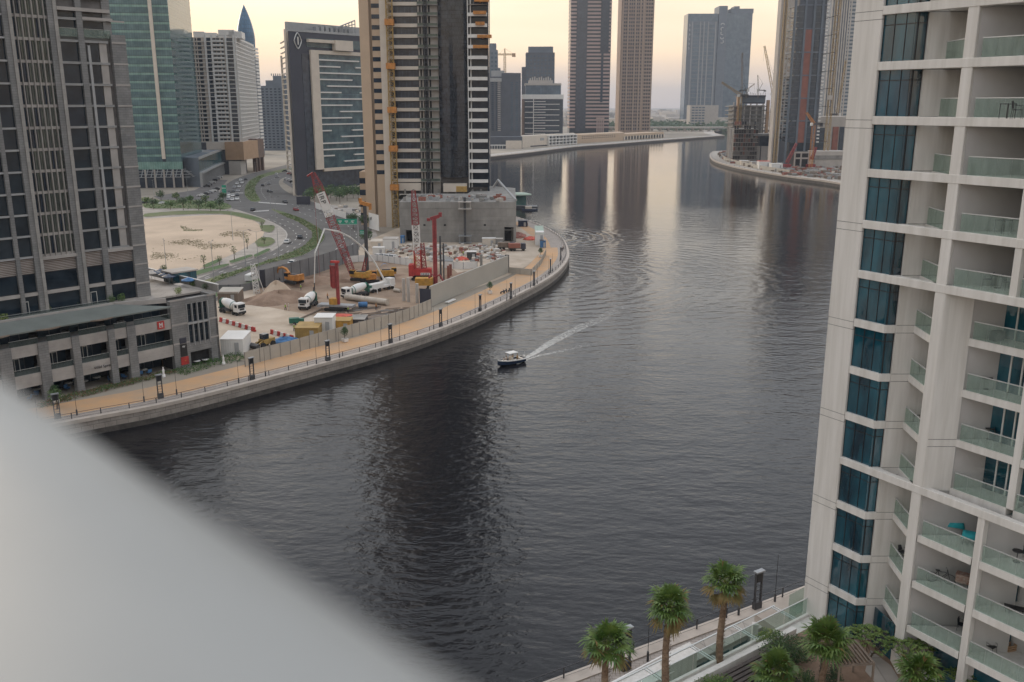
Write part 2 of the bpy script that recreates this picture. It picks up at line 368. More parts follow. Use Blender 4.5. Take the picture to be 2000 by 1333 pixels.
def grid(wins, f, z0, z1, nf, nb, mt, wf=.8, hf=.7, s0=0, s1=None, proud=.0, skip=None):
    s1 = f.len if s1 is None else s1; dz = (z1 - z0) / nf; ds = (s1 - s0) / nb
    for i in range(nf):
        for j in range(nb):
            if skip and skip(i, j): continue
            m_ = mt(i, j) if callable(mt) else mt
            wins.append((f.p(s0 + ds * (j + .5), proud, z0 + dz * (i + .5)), f.az, ds * wf, dz * hf, m_))
# ================================================ THE GROUND AND THE WATER
# water: one large sheet with ripples in its normal
wm = bpy.data.materials.new('canal_water'); wm.use_nodes = True; t = wm.node_tree; b = t.nodes['Principled BSDF']
b.inputs['Base Color'].default_value = (.009, .009, .011, 1); b.inputs['Roughness'].default_value = .045; b.inputs['IOR'].default_value = 1.33
g = t.nodes.new('ShaderNodeNewGeometry')
def wn(scale, stretch, rot, det=3, kind='ShaderNodeTexNoise'):
    mpn = t.nodes.new('ShaderNodeMapping'); mpn.inputs['Scale'].default_value = stretch; mpn.inputs['Rotation'].default_value = (0, 0, rot)
    t.links.new(g.outputs['Position'], mpn.inputs[0])
    n = t.nodes.new(kind); n.inputs['Scale'].default_value = scale; n.inputs['Detail'].default_value = det
    t.links.new(mpn.outputs[0], n.inputs['Vector']); return n.outputs[0]
def wmath(op, a, b_=None):
    n = t.nodes.new('ShaderNodeMath'); n.operation = op
    for i, x in enumerate((a, b_)):
        if x is None: continue
        if isinstance(x, (int, float)): n.inputs[i].default_value = x
        else: t.links.new(x, n.inputs[i])
    return n.outputs[0]
h1 = wn(.55, (1, 1.7, 1), .35, 6); h2 = wn(.12, (1, 2.0, 1), .2, 2); h3 = wn(2.2, (1, 1.5, 1), -.3, 2); patch = wn(.018, (1, 1, 1), 0, 2)
hh = wmath('ADD', wmath('MULTIPLY', h1, .44), wmath('ADD', wmath('MULTIPLY', h2, .85), wmath('MULTIPLY', h3, .045)))
hh = wmath('MULTIPLY', hh, wmath('ADD', wmath('MULTIPLY', patch, 1.5), .15))
sy = t.nodes.new('ShaderNodeSeparateXYZ'); t.links.new(g.outputs['Position'], sy.inputs[0]); calm = t.nodes.new('ShaderNodeMapRange'); t.links.new(sy.outputs[1], calm.inputs[0])   # sheltered, calmer water further up the canal
calm.inputs[1].default_value = 150; calm.inputs[2].default_value = 520; calm.inputs[3].default_value = .95; calm.inputs[4].default_value = .22
hh = wmath('MULTIPLY', hh, calm.outputs[0])
# rings of the wash reaching the quay: ripples round the passing boat's track, fading away from it
def rings(cx, cy, lam, r0, r1, amp, sx=1.):
    mpn = t.nodes.new('ShaderNodeMapping'); mpn.inputs['Location'].default_value = (-cx * sx, -cy, 0); mpn.inputs['Scale'].default_value = (sx, 1, 0)
    t.links.new(g.outputs['Position'], mpn.inputs[0])
    ln = t.nodes.new('ShaderNodeVectorMath'); ln.operation = 'LENGTH'; t.links.new(mpn.outputs[0], ln.inputs[0])
    r = wmath('ADD', ln.outputs['Value'], wmath('MULTIPLY', h2, 6.))
    s_ = wmath('SINE', wmath('MULTIPLY', r, 2 * pi / lam))
    mr_ = t.nodes.new('ShaderNodeMapRange'); mr_.interpolation_type = 'SMOOTHSTEP'; t.links.new(ln.outputs['Value'], mr_.inputs[0])
    mr_.inputs[1].default_value = r1; mr_.inputs[2].default_value = r0
    return wmath('MULTIPLY', wmath('MULTIPLY', s_, mr_.outputs[0]), amp)
rg = rings(10, 385, 5.0, 12, 46, .30, 1.0)
rg2 = rings(-10, 290, 4.6, 40, 120, .07, .8)
hh = wmath('ADD', hh, wmath('ADD', rg, rg2))
bp = t.nodes.new('ShaderNodeBump'); bp.inputs['Strength'].default_value = 1; bp.inputs['Distance'].default_value = .36
t.links.new(hh, bp.inputs['Height']); t.links.new(bp.outputs[0], b.inputs['Normal'])
q = MB(); q.sheet([(-500, -600, 0), (3400, -600, 0), (3400, 4200, 0), (-500, 4200, 0)])
struct('water', q, [wm])
def smooth(pts, k=3):
    out = []
    for i in range(len(pts) - 1):
        p0 = pts[max(i - 1, 0)]; p1 = pts[i]; p2 = pts[i + 1]; p3 = pts[min(i + 2, len(pts) - 1)]
        for j in range(k):
            s = j / k
            out.append(tuple(.5 * ((2 * p1[c]) + (-p0[c] + p2[c]) * s + (2 * p0[c] - 5 * p1[c] + 4 * p2[c] - p3[c]) * s * s + (-p0[c] + 3 * p1[c] - 3 * p2[c] + p3[c]) * s ** 3) for c in (0, 1)))
    out.append(tuple(pts[-1][:2])); return out
def px(l, z=3.): return [tuple(G(a, b_, z)[:2]) for a, b_ in l]
q0, q1 = G(192, 814), G(300, 794)
QUAY = smooth([(q0.x + (q0.x - q1.x) * k_, q0.y + (q0.y - q1.y) * k_) for k_ in range(7, 0, -1)] + px([(192, 814), (300, 794), (400, 771), (520, 740), (660, 703), (800, 664), (920, 620), (1010, 577), (1070, 545), (1100, 520), (1111, 497), (1103, 472), (1085, 455), (1051, 438), (1008, 424)])
              + [(-30, 520), (-62, 640), (-68, 800)], 4)
FARL = smooth([(-68, 800), (-48, 900)] + px([(957, 306), (1040, 297), (1120, 287), (1200, 281), (1290, 274), (1415, 265)]) + [(700, 2100), (3300, 2600)], 3)
left = QUAY + FARL[1:] + [(9000, 3300), (14000, 15500), (-14000, 15500), (-14000, -300), (-400, -300)]
def poly_sheet(pts, z, name, mt, **k):
    a = sum(pts[i][0] * pts[(i + 1) % len(pts)][1] - pts[(i + 1) % len(pts)][0] * pts[i][1] for i in range(len(pts)))
    if a < 0: pts = pts[::-1]
    q = MB(); q.sheet([(x, y, z) for x, y in pts]); return struct(name, q, mt, **k)
poly_sheet(left, 3.0, 'ground', 'land')
RB = smooth([(1200, 1500), (420, 1230), (250, 1080)] + px([(1392, 297), (1387, 306), (1400, 316), (1450, 329), (1540, 344), (1637, 357)]) + [(225, 500), (160, 330), (90, 190), (52, 122)], 4)
NB_ = [tuple(G(1575, 1148)[:2]), tuple(G(1110, 1320)[:2])]
NBD = (Vector(NB_[1]) - Vector(NB_[0])).normalized(); NB_.append(tuple(Vector(NB_[1]) + NBD * 60))
RBL = RB + NB_
poly_sheet(RBL + [(-10, -60), (300, -60), (2500, -60), (3300, 1200), (2600, 1800)], 3.0, 'ground', 'land')
def wall_strip(pts, off, z0, z1, name, mats, th=1.2, step=None, ztop=None):
    """a wall following the line pts, its outer face off metres outside (to the right of travel)"""
    P = []
    for i, p in enumerate(pts):
        a = Vector(pts[max(i - 1, 0)]); c = Vector(pts[min(i + 1, len(pts) - 1)]); d = (c - a).normalized(); n = Vector((d.y, -d.x))
        P.append((Vector(p) + n * off, Vector(p) + n * (off - th)))
    q = MB(); n = len(P)
    v = []
    for o, i_ in P: v += [(o.x, o.y, z0), (o.x, o.y, z1), (i_.x, i_.y, z1), (i_.x, i_.y, z0)]
    fs = []
    for k in range(n - 1):
        a = 4 * k; c = a + 4
        fs += [(a, c, c + 1, a + 1), (a + 1, c + 1, c + 2, a + 2), (a + 2, c + 2, c + 3, a + 3)]
    fs += [(0, 1, 2, 3), (4 * n - 4, 4 * n - 1, 4 * n - 2, 4 * n - 3)]
    q.add(v, fs); return q.build(name, mats, kind='structure')
wall_strip(QUAY, .0, .9, 2.55, 'quay_wall', 'quay')
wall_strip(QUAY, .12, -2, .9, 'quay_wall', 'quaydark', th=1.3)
wall_strip(QUAY, .18, 2.55, 3.16, 'quay_coping', 'coping', th=1.0)
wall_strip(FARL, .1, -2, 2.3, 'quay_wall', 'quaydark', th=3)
wall_strip(FARL, .4, 2.3, 3.2, 'quay_coping', 'coping', th=3)
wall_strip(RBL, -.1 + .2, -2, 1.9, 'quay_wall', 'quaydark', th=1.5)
wall_strip(RBL, .2, 1.9, 3.16, 'quay_coping', 'coping', th=1.5)
def offset(pts, d):
    out = []
    for i, p in enumerate(pts):
        a = Vector(pts[max(i - 1, 0)]); c = Vector(pts[min(i + 1, len(pts) - 1)]); e = (c - a).normalized()
        out.append((p[0] + e.y * d, p[1] - e.x * d))
    return out
def band(pts, d0, d1, z, name, mt):
    a = offset(pts, -d0); b_ = offset(pts, -d1); q = MB()
    for i in range(len(pts) - 1): q.add([(*a[i], z), (*a[i + 1], z), (*b_[i + 1], z), (*b_[i], z)], [(0, 1, 2, 3)])
    return struct(name, q, mt)
NQ = len(QUAY) - 12
band(QUAY[:NQ], .8, 3.8, 3.02, 'promenade', 'paver')
band(QUAY[:NQ], 3.8, 11.5, 3.012, 'jogging_track', 'track')
band(QUAY[70:NQ], 3.8, 6.3, 3.018, 'promenade', 'paver')
band(FARL[2:24], 2, 20, 3.03, 'promenade', M['concl'])
band(RB, 1.2, 9, 3.02, 'promenade', M['walk'])
band(NB_, 1.2, 40, 3.02, 'promenade', 'paver')
# roads and lots of the far bank
def P(name, pts, z, mt, k=1): return poly_sheet(px(pts, 3.) if k == 1 else smooth(px(pts, 3.) + [tuple(G(*pts[0])[:2])], k)[:-1], z, name, mt)
P('lot_pavement', [(150, 405), (283, 405), (420, 402), (520, 405), (600, 395), (720, 410), (740, 470), (700, 520), (520, 600), (300, 620), (150, 640)], 3.01, 'walk')
P('sand_lot', [(180, 432), (300, 427), (400, 421), (455, 421), (492, 430), (513, 445), (514, 460), (495, 475), (455, 497), (400, 520), (366, 538), (300, 528), (180, 548)], 3.05, 'sand', 3)
P('road', [(330, 567), (400, 540), (448, 521), (515, 499), (549, 480), (562, 458), (545, 441), (515, 427), (470, 412), (440, 402), (425, 385), (440, 362), (470, 346), (520, 332), (600, 315), (660, 318), (590, 338), (553, 348), (545, 360), (565, 378), (620, 398), (690, 420), (725, 440), (715, 470), (680, 500), (600, 530), (520, 553), (430, 590), (340, 615)], 3.06, 'asphalt', 3)
P('parking_lot', [(330, 400), (425, 398), (428, 372), (445, 352), (420, 352), (380, 372), (300, 384)], 3.055, 'asphalt2')
P('parking_lot', [(560, 345), (600, 338), (600, 372), (580, 374), (552, 356)], 3.065, 'asphalt2')
P('site_ground', [(420, 590), (520, 553), (600, 528), (680, 500), (720, 470), (790, 440), (1010, 440), (1056, 475), (1060, 490), (1030, 520), (990, 540), (845, 597), (640, 660), (480, 706), (432, 700)], 3.07, 'palesite')
P('site_ground', [(520, 600), (500, 560), (600, 530), (680, 505), (730, 500), (835, 510), (900, 540), (850, 590), (760, 625), (690, 650), (640, 625), (600, 615)], 3.085, 'dirt', 3)
def kerbed(name, pts, mt, h=.14, k=3, z=3.06):
    p_ = smooth(px(pts) + [tuple(G(*pts[0])[:2])], k)[:-1]
    q = MB(); q.prism(p_, z - .05, z + h, 0, True, 1); return struct(name, q, [M['concl'], M[mt]])
kerbed('median_strip', [(400, 563), (425, 551), (470, 534), (520, 516), (590, 500), (622, 480), (634, 463), (624, 447), (592, 429), (560, 417), (530, 409), (545, 418), (585, 436), (608, 452), (610, 464), (594, 481), (562, 496), (510, 514), (460, 530), (420, 542), (385, 556)], 'grass')
kerbed('median_strip', [(478, 371), (479, 383), (491, 394), (509, 393), (500, 378), (498, 366), (508, 352), (525, 344), (575, 331), (575, 327), (519, 339), (491, 351), (481, 362)], 'grass')
kerbed('median_strip', [(370, 590), (420, 575), (478, 556), (520, 543), (522, 547), (480, 561), (424, 582), (375, 600)], 'hedge', .3)
kerbed('planted_verge', [(283, 419), (340, 414), (420, 413), (470, 417), (515, 430), (512, 436), (480, 428), (430, 419), (340, 421), (283, 425)], 'grass', .25)
kerbed('planted_verge', [(507, 442), (533, 441), (536, 448), (528, 455), (512, 452)], 'grass', .25)
kerbed('planted_verge', [(498, 474), (510, 466), (530, 466), (537, 474), (522, 483), (504, 483)], 'grass', .25)
kerbed('planted_verge', [(396, 522), (424, 510), (432, 512), (404, 526)], 'hedge', .5)
kerbed('planted_verge', [(448, 513), (486, 501), (492, 504), (455, 517)], 'hedge', .5)
kerbed('planted_verge', [(496, 501), (522, 489), (527, 492), (500, 505)], 'hedge', .5)
kerbed('planted_verge', [(375, 540), (380, 534), (440, 519), (443, 523), (385, 541)], 'hedge', .5)
kerbed('planted_verge', [(283, 392), (350, 392), (420, 394), (450, 402), (440, 410), (360, 408), (283, 407)], 'grass', .2)
# painted lane lines
q = MB()
def lane(pts, dash=3., gap=6., w=.16):
    p_ = smooth(px(pts), 12); acc = 0; on = True
    for i in range(len(p_) - 1):
        a = Vector(p_[i]); b_ = Vector(p_[i + 1]); L_ = (b_ - a).length; d = (b_ - a) / max(L_, 1e-6); n = Vector((-d.y, d.x)) * w; x = 0
        while x < L_:
            st = min((dash if on else gap) - acc, L_ - x)
            if on:
                c = a + d * x; e = a + d * (x + st)
                q.add([(*(c - n), 3.075), (*(c + n), 3.075), (*(e + n), 3.075), (*(e - n), 3.075)], [(0, 3, 2, 1)])
            x += st; acc += st
            if acc >= (dash if on else gap) - 1e-6: acc = 0; on = not on
lane([(400, 546), (470, 524), (540, 503), (590, 474), (598, 456), (572, 438), (530, 422)])
lane([(400, 543), (470, 518), (530, 500), (572, 474), (578, 457), (556, 441), (520, 427)])
lane([(430, 572), (520, 543), (610, 512), (665, 480), (668, 455), (630, 432), (570, 410)])
lane([(440, 580), (540, 545), (640, 510), (690, 475), (690, 450), (640, 422), (570, 400)])
lane([(470, 395), (466, 378), (476, 362), (500, 348), (560, 332)]); lane([(520, 390), (510, 372), (520, 356), (550, 344)])
lane([(395, 538), (448, 517), (515, 496), (549, 477), (560, 458), (544, 442), (515, 429)], 50, 0.01, .1)
for a, b_, c, e in (((505, 395), (560, 399), (560, 400.5), (505, 396.5)), ((495, 413), (525, 411), (525, 412.5), (495, 414.5)), ((452, 377), (475, 377), (475, 378), (452, 378))):
    q.sheet([(*G(*s_)[:2], 3.076) for s_ in (a, b_, c, e)][::-1])
struct('road_markings', q, 'line')
HAZE = .00009
# ================================================ BUILDINGS OF THE LEFT BANK
# --- restaurant podium beside the promenade
PF = F((-80.9, 157.6), (-60.1, 181.5))
pod = T('restaurant_podium', 'grey stone restaurant podium with open terraces along the orange promenade', 'building', (*PF.p(10, -10)[:2], 3), w=True)
q = MB()
q.prism([PF.p(-40, -7)[:2], PF.p(21.9, -7)[:2], PF.p(21.9, -34)[:2], PF.p(-40, -34)[:2]], 3.0, 16.6)
q.prism([PF.p(21.95, -1.2)[:2], PF.p(31.6, -1.2)[:2], PF.p(31.6, -33)[:2], PF.p(21.95, -33)[:2]], 3.0, 16.4)
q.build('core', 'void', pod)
q = MB()
q.prism([PF.p(-40, -5)[:2], PF.p(31.8, -5)[:2], PF.p(31.8, -34.2)[:2], PF.p(-40, -34.2)[:2]], 16.62, 17.0)
q.build('roof_deck', 'walk', pod)
q = MB()
for a, b_ in ((6.0, 8.3), (11.5, 13.5)):
    q.fb(PF, -40, 21.9, -.9, -.25, a, b_)
    for z_ in (a + .5, a + 1.0, a + 1.5): q.fb(PF, -40, 21.9, -.25, -.21, z_, z_ + .12)
    q.fb(PF, -40, 21.9, -7, -.9, b_ - .3, b_ - .12)
q.build('floor_beam', 'bandp', pod)
piers = []
for xx, yy, w_ in ((57, 735, 1.3), (60, 735, .01), (118, 725, .85), (197, 715, .9), (250, 708, 1.15)):
    if w_ > .1: piers.append((PF.s(xx, yy), w_))
piers = [(-24, 1.3), (-16.8, .9), (-8.5, 1.3), (-2.2, 1.15), (3.4, .85), (10.0, .8), (13.9, 1.05)]
for s_, w_ in piers:
    b_ = MB(); b_.fb(PF, s_ - w_, s_ + w_ * .55, -1.2, .1, 3, 13.6); b_.build('pier', 'stone', pod)
# rails, glass backs and doors of the terraces
q = MB()
for i, (s0, s1) in enumerate(zip([x + .6 for x, _ in piers], [x - .9 for x, _ in piers[1:]] + [21.8])):
    g_ = MB(); g_.fb(PF, s0, s1, -.35, -.31, 8.35, 9.3); g_.rail(PF, s0, s1, -.33, 9.34, 1, .035); g_.build('balustrade', ['gl_boat', 'silver'], pod)
    g_ = MB(); g_.fb(PF, s0, s1, -.35, -.31, 13.55, 14.5); g_.rail(PF, s0, s1, -.33, 14.55, 1, .035); g_.build('balustrade', ['gl_boat', 'silver'], pod)
    for z0, z1 in ((3.05, 5.95), (8.3, 11.45), (13.5, 16.4)):
        w_ = MB(); w_.fb(PF, s0, s1, -4.2 if z0 > 13 else (-3.4 if z0 > 8 else -5.5), -4.1 if z0 > 13 else (-3.3 if z0 > 8 else -5.4), z0, z1)
        n_ = max(2, int((s1 - s0) / 1.5))
        for k in range(1, n_):
            x = s0 + (s1 - s0) * k / n_; d_ = -4.1 if z0 > 13 else (-3.3 if z0 > 8 else -5.4); w_.fb(PF, x - .04, x + .04, d_, d_ + .05, z0, z1, 1)
        w_.build('window', ['gl_black', 'dark'], pod)
    if s0 > -12:
        d_ = MB(); c = s0 + (s1 - s0) * (.42 if i % 2 else .4); h_ = .45 if i % 2 == 0 else .85
        for a, b2 in ((-h_, -h_ + .1), (h_ - .1, h_)) + (((-.05, .05),) if h_ > .6 else ()): d_.fb(PF, c + a, c + b2, -3.24, -3.16, 8.35, 10.7)
        d_.fb(PF, c - h_, c + h_, -3.24, -3.16, 10.6, 10.7); d_.build('door_frame', 'silver', pod)
# awning over the top terrace, its fascia and the curved parapet behind it
q = MB()
a0 = [PF.p(-40, .6, 16.2), PF.p(22, .6, 16.1), PF.p(13, -4.5, 17.3), PF.p(-40, -3.2, 17.35)]
q.add(a0 + [v - Vector((0, 0, .25)) for v in a0], [(0, 1, 2, 3), (7, 6, 5, 4), (0, 4, 5, 1), (1, 5, 6, 2), (2, 6, 7, 3), (3, 7, 4, 0)])
for s0 in (-12, -3.5, 6):                     # shallow scallops of the awning front
    n_ = 10; pts = [PF.p(s0 + 4.2 * k / n_, .62 + .75 * sin(pi * k / n_), 16.12) for k in range(n_ + 1)]
    q.add(pts + [v - Vector((0, 0, .22)) for v in pts], [(k, k + 1, n_ + 2 + k, n_ + 1 + k) for k in range(n_)] + [tuple(range(n_ + 1))], 1)
q.build('awning', [mat('grey_green_awning', (.165, .18, .165), .7, var=.1, scale=.3), 'wood'], pod)
q = MB(); q.fb(PF, -40, 13, -4.9, -4.4, 16.9, 17.6); f2 = F(PF.p(13, -4.9)[:2], PF.p(21.8, -1.1)[:2]); q.fb(f2, 0, f2.len, -.4, 0, 16.6, 17.5)
q.build('parapet', 'bandp', pod)
q = MB()
for s0, s1, z0, z1 in ((21.9, 25.3, 3, 16.9), (30.0, 31.9, 3, 16.9), (25.3, 30.0, 15.9, 17.0), (25.3, 30.0, 6.1, 7.9)): q.fb(PF, s0, s1, -1.15, 0 if s1 - s0 < 4 else -.03, z0, z1)
fr = F(PF.p(31.9, 0)[:2], PF.p(31.9, -34)[:2]); q.fb(fr, 0, 34, -.5, 0, 3, 16.9)
for z_ in (8.15, 12.0, 16.85):
    q.fb(PF, 21.9, 25.3, 0, .06, z_, z_ + .35, 1); q.fb(PF, 30.0, 31.9, 0, .06, z_, z_ + .35, 1)
q.build('stone_block', ['stone', 'bandp'], pod)
for k in range(4):
    for z0, z1 in ((8.0, 11.7), (12.2, 15.8)):
        w_ = MB(); w_.fb(PF, 25.38 + 1.155 * k, 25.38 + 1.155 * k + 1.08, -.6, -.5, z0, z1)
        for zz in (z0 + 1.2, z0 + 2.4): w_.fb(PF, 25.38 + 1.155 * k, 25.38 + 1.155 * k + 1.08, -.5, -.46, zz, zz + .07, 1)
        w_.build('window', ['gl_black', 'dark'], pod)
q = MB()
for k in range(5): q.fb(PF, 25.3 + 1.155 * k - .06, 25.3 + 1.155 * k + .06, -.6, .12, 7.4, 16.0)
q.fb(PF, 25.3, 30.0, -.62, .02, 11.72, 12.15); q.build('mullion_grid', 'band', pod)
def sign(name, label, f, s0, s1, z0, z1, d, mt, strokes, smt='white', cat='sign'):
    b_ = MB(); b_.fb(f, s0, s1, d - .12, d, z0, z1)
    for a in strokes:
        x0, y0, x1, y1, w_ = a; W_ = s1 - s0; H_ = z1 - z0
        b_.tube(f.p(s0 + x0 * W_, d + .02, z0 + y0 * H_), f.p(s0 + x1 * W_, d + .02, z0 + y1 * H_), w_, n=4, m=1)
    return b_.build(name, [mt, smt], label=label, cat=cat)
sign('wall_sign', 'square red sign with a white M shaped emblem on the podium beam', PF, 19.0, 20.45, 11.9, 13.45, -.1, 'brred', [(.3, .2, .3, .8, .08), (.7, .2, .7, .8, .08), (.3, .8, .5, .45, .08), (.7, .8, .5, .45, .08), (.3, .25, .7, .25, .05)])
sign('wall_sign', 'small dark blue grey sign topmost on the podium pier', PF, 23.2, 24.6, 8.25, 9.35, .14, 'slate', [(.2, .5, .8, .5, .04)], 'dark')
sign('wall_sign', 'black sign with tiny white script on the podium pier', PF, 23.2, 24.6, 5.6, 8.15, .14, 'black', [(.25, .75, .45, .85, .05), (.45, .85, .5, .7, .05), (.5, .7, .7, .85, .05)])
sign('wall_sign', 'red square sign with a yellow spot lowest on the podium pier', PF, 23.1, 24.75, 3.9, 5.5, .16, 'brred', [(.45, .5, .6, .5, .1)], 'yellow')
def text(s, size, f, s0, z, d, mt, name, parent=None, ext=.03, **k):        # lettering that stands proud of an upright face
    cu = bpy.data.curves.new(name, 'FONT'); cu.body = s; cu.size = size; cu.extrude = ext
    me_o = bpy.data.objects.new('tmp', cu); C.objects.link(me_o)
    dg = bpy.context.evaluated_depsgraph_get(); me = bpy.data.meshes.new_from_object(me_o.evaluated_get(dg)); bpy.data.objects.remove(me_o)
    me.materials.clear(); me.materials.append(M[mt])
    p_ = f.p(s0, d, z); R = Matrix.Translation(p_) @ Matrix.Rotation(f.az, 4, 'Z') @ Matrix.Rotation(pi / 2, 4, 'X')
    me.transform(R); return link(name, me, parent, **k)
text('Wild Spread', .75, PF, 6.0, 6.75, -.17, 'dark', 'lettering', pod, label='dark shop lettering on the pale beam')

# --- grey stone tower standing on the podium
TF = PF.shift(0, 31.9, -8.6); Z0 = 17.0; FH = 3.78; ZB = 38.5 - 3 * FH           # ZB: first window floor
tow = T('stone_tower', 'grey stone office tower with black glass rising from the restaurant podium', 'building', (*TF.p(8, -10)[:2], 17), w=True)
S_ = lambda x: TF.s(x, 367)
sR = TF.s(276, 400); sC = [S_(x) for x in (47, 65, 132, 150, 185, 196, 204, 224, 240, 246)]
q = MB(); q.prism([TF.p(-32, -.5)[:2], TF.p(sC[9], -.5)[:2], TF.p(sC[9], -26)[:2], TF.p(-32, -26)[:2]], Z0, 92); q.build('core', 'concd', tow)
wins = []; q = MB(); fins = MB(); NF = 17
def wrect(s0, s1, z0, z1, mt, d=-.38): wins.append((TF.p((s0 + s1) / 2, d, (z0 + z1) / 2), TF.az, s1 - s0, z1 - z0, mt))
for k in range(NF):
    z0 = ZB + FH * k; z1 = z0 + FH
    for m_ in range(6):
        w_ = (sC[2] - sC[1]) / 6; a = sC[1] + w_ * m_
        dk = (k * 7 + m_ * 5 + (m_ * k) % 3) % 7 in (0, 3)
        wrect(a + .06, a + w_ - .06, z0 + .5, z1 - .05, 'gl_navy' if dk or k > 11 else 'gl_curt')
    if z1 < 66 or z0 > 74:
        for a, b_ in ((sC[3], sC[4]), (sC[6] + .1, sC[7])): wrect(a + .05, b_ - .05, z0 + .42, z1 - .02, 'gl_black')
    wrect(-31, sC[0] - 3.1, z0 + .42, z1 - .02, 'gl_black'); wrect(sC[0] - 2.4, sC[0] - .05, z0 + .42, z1 - .02, 'gl_black')
    wb = MB(); wb.fb(TF, sC[1] - .1, sC[2] + .1, -.4, -.12, z0 - .05, z0 + .45); wb.build('spandrel', 'bandp', tow)
    b2 = MB(); b2.fb(TF, sC[3] - .1, sC[8], -.4, .12, z0 + .02, z0 + .34); b2.fb(TF, -31, sC[0] + .02, -.4, .12, z0 + .02, z0 + .34); b2.fb(TF, sC[3] - .1, sC[8], .12, .2, z0 + .3, z0 + .4); b2.build('floor_band', 'band', tow)
for a, b_ in ((sC[0], sC[1]), (sC[2], sC[3])):        # wide pale piers down to the terrace
    q = MB(); q.fb(TF, a, b_, -.5, .3, Z0, 92); q.fb(TF, b_ - (b_ - a) * .42, b_ - .1, .3, .5, Z0, 92, 1); q.build('pier', ['stone', 'stonel'], tow)
for a, b_ in ((sC[0] - 3.1, sC[0] - 2.4), (sC[4], sC[5]), (-20, -18.6)):
    q = MB(); q.fb(TF, a, b_, -.5, .25, Z0, 92); q.build('pier', 'stone', tow)
for k in range(6):
    a = sC[1] + (sC[2] - sC[1]) * (k + .62) / 6.2; q = MB(); q.fb(TF, a - .05, a + .05, -.3, .22, ZB, 92); q.build('window_fin', 'bandp', tow)
q = MB(); q.fb(TF, sC[6] - .35, sC[6] + .1, -.4, .25, ZB, 64.5); q.build('round_column', 'band', tow)
q = MB()
for k in range(NF):
    z0 = ZB + FH * k
    if z0 + FH < 66: q.fb(TF, sC[7], sC[8] - .25, -.4, -.1, z0 + .4, z0 + FH)
q.build('wall_panel', 'bandp', tow)
# the stone end wall, lower part wider
q = MB(); q.fb(TF, sC[9], sR, -12, .3, Z0, 66.6)
q.fb(TF, sC[9] - 1.0, sC[9] + .5, -10, -.2, 66.6, 92)
for k in range(-2, 12): z_ = ZB + FH * k + .05; q.fb(TF, sC[9] - .02, sR + .05, .3, .38, z_, z_ + .3, 1); 
q.build('end_wall', ['stone', 'bandp'], tow)
# the set-back terrace floors at the top
q = MB(); q.fb(TF, sC[5], sC[9] + .6, -2.5, .3, 68.9, 69.4); q.fb(TF, sC[3], sC[9] + .2, -.4, .35, 70.3, 70.9); q.build('terrace_slab', 'bandp', tow)
q = MB(); q.fb(TF, sC[3], sC[9], .1, .14, 65.9, 67.3); q.rail(TF, sC[3], sC[9], .12, 67.35, 1); q.build('balustrade', ['gl_rail', 'silver'], tow)
wrect(sC[3], sC[9] - 1, 66.2, 70, 'gl_black', -.4)
# the tall base: louvres, glass, transom, doors
for a, b_ in ((sC[0] - 2.4, sC[0]), (sC[1], sC[2]), (sC[3], sC[4]), (sC[5], sC[9]), (-18, sC[0] - 3.1)):
    if a < b_:
        wrect(a + .05, b_ - .05, 21.0, 24.3, 'gl_black'); wrect(a + .05, b_ - .05, 17.05, 20.3, 'gl_black')
        q = MB(); q.fb(TF, a, b_, -.45, .1, 20.3, 20.9); q.build('transom', 'bandp', tow)
        q = MB(); q.fb(TF, a, b_, -.5, -.35, 24.3, 27.1)
        for k in range(9): q.fb(TF, a, b_, -.35, -.28, 24.4 + .3 * k, 24.55 + .3 * k, 1)
        q.build('louvre', [M['copper'], 'bandp'], tow)
for a, b_ in ((sC[1] - .2, sC[2] + .2), (sC[5], sC[9])): q = MB(); q.fb(TF, a, b_, -.4, .3, 26.6, 27.2); q.build('base_beam', 'bandp', tow)
for px_, py_ in ((51, 600), (185, 580)):
    s_ = TF.s(px_, py_); q = MB()
    for a in (-.6, .5): q.fb(TF, s_ + a, s_ + a + .1, -.3, -.2, 17.05, 19.4)
    q.fb(TF, s_ - .6, s_ + .6, -.3, -.2, 19.3, 19.42); q.build('door_frame', 'silver', tow)
finish_wins(tow, wins)
q = MB(); q.fb(PF, -30, 13, -6.2, -6.16, 17.05, 17.9); q.rail(PF, -30, 13, -6.18, 17.95, 1); q.build('glass_rail', ['gl_boat', 'silver'], pod)

# --- generic distant block
def prism_root(name, label, poly, z0, w=True, group=None):
    c = sum((Vector(p_) for p_ in poly), Vector((0, 0))) / len(poly)
    return T(name, label, 'building', (c.x, c.y, z0), w=w, group=group)
def block(root, poly, z0, z1, mt, name='wall'):
    q = MB(); q.prism(poly, z0, z1); return q.build(name, mt, root)
def dirv(az): return Vector((sin(radians(az)), cos(radians(az))))
def rect(A, az, w, dep):                     # A: left front corner; az: heading of the front face, w wide, dep deep away from us
    A = Vector(A); u = dirv(az); n = Vector((-u.y, u.x)); return [tuple(A), tuple(A + u * w), tuple(A + u * w + n * dep), tuple(A + n * dep)]
def bands(root, f, z0, z1, nf, mt, th, d0=0, d1=.25, s0=0, s1=None, name='floor_band', one=False, each=None):
    s1 = f.len if s1 is None else s1; dz = (z1 - z0) / nf; q = MB()
    for i in range(nf):
        z_ = z0 + dz * i; a, b_ = (s0, s1)
        if each: a, b_ = each(i, s0, s1)
        if a is None: continue
        if not one: q = MB()
        q.fb(f, a, b_, d0, d1, z_, z_ + th)
        if not one: q.build(name, mt, root)
    if one: q.build(name, mt, root)

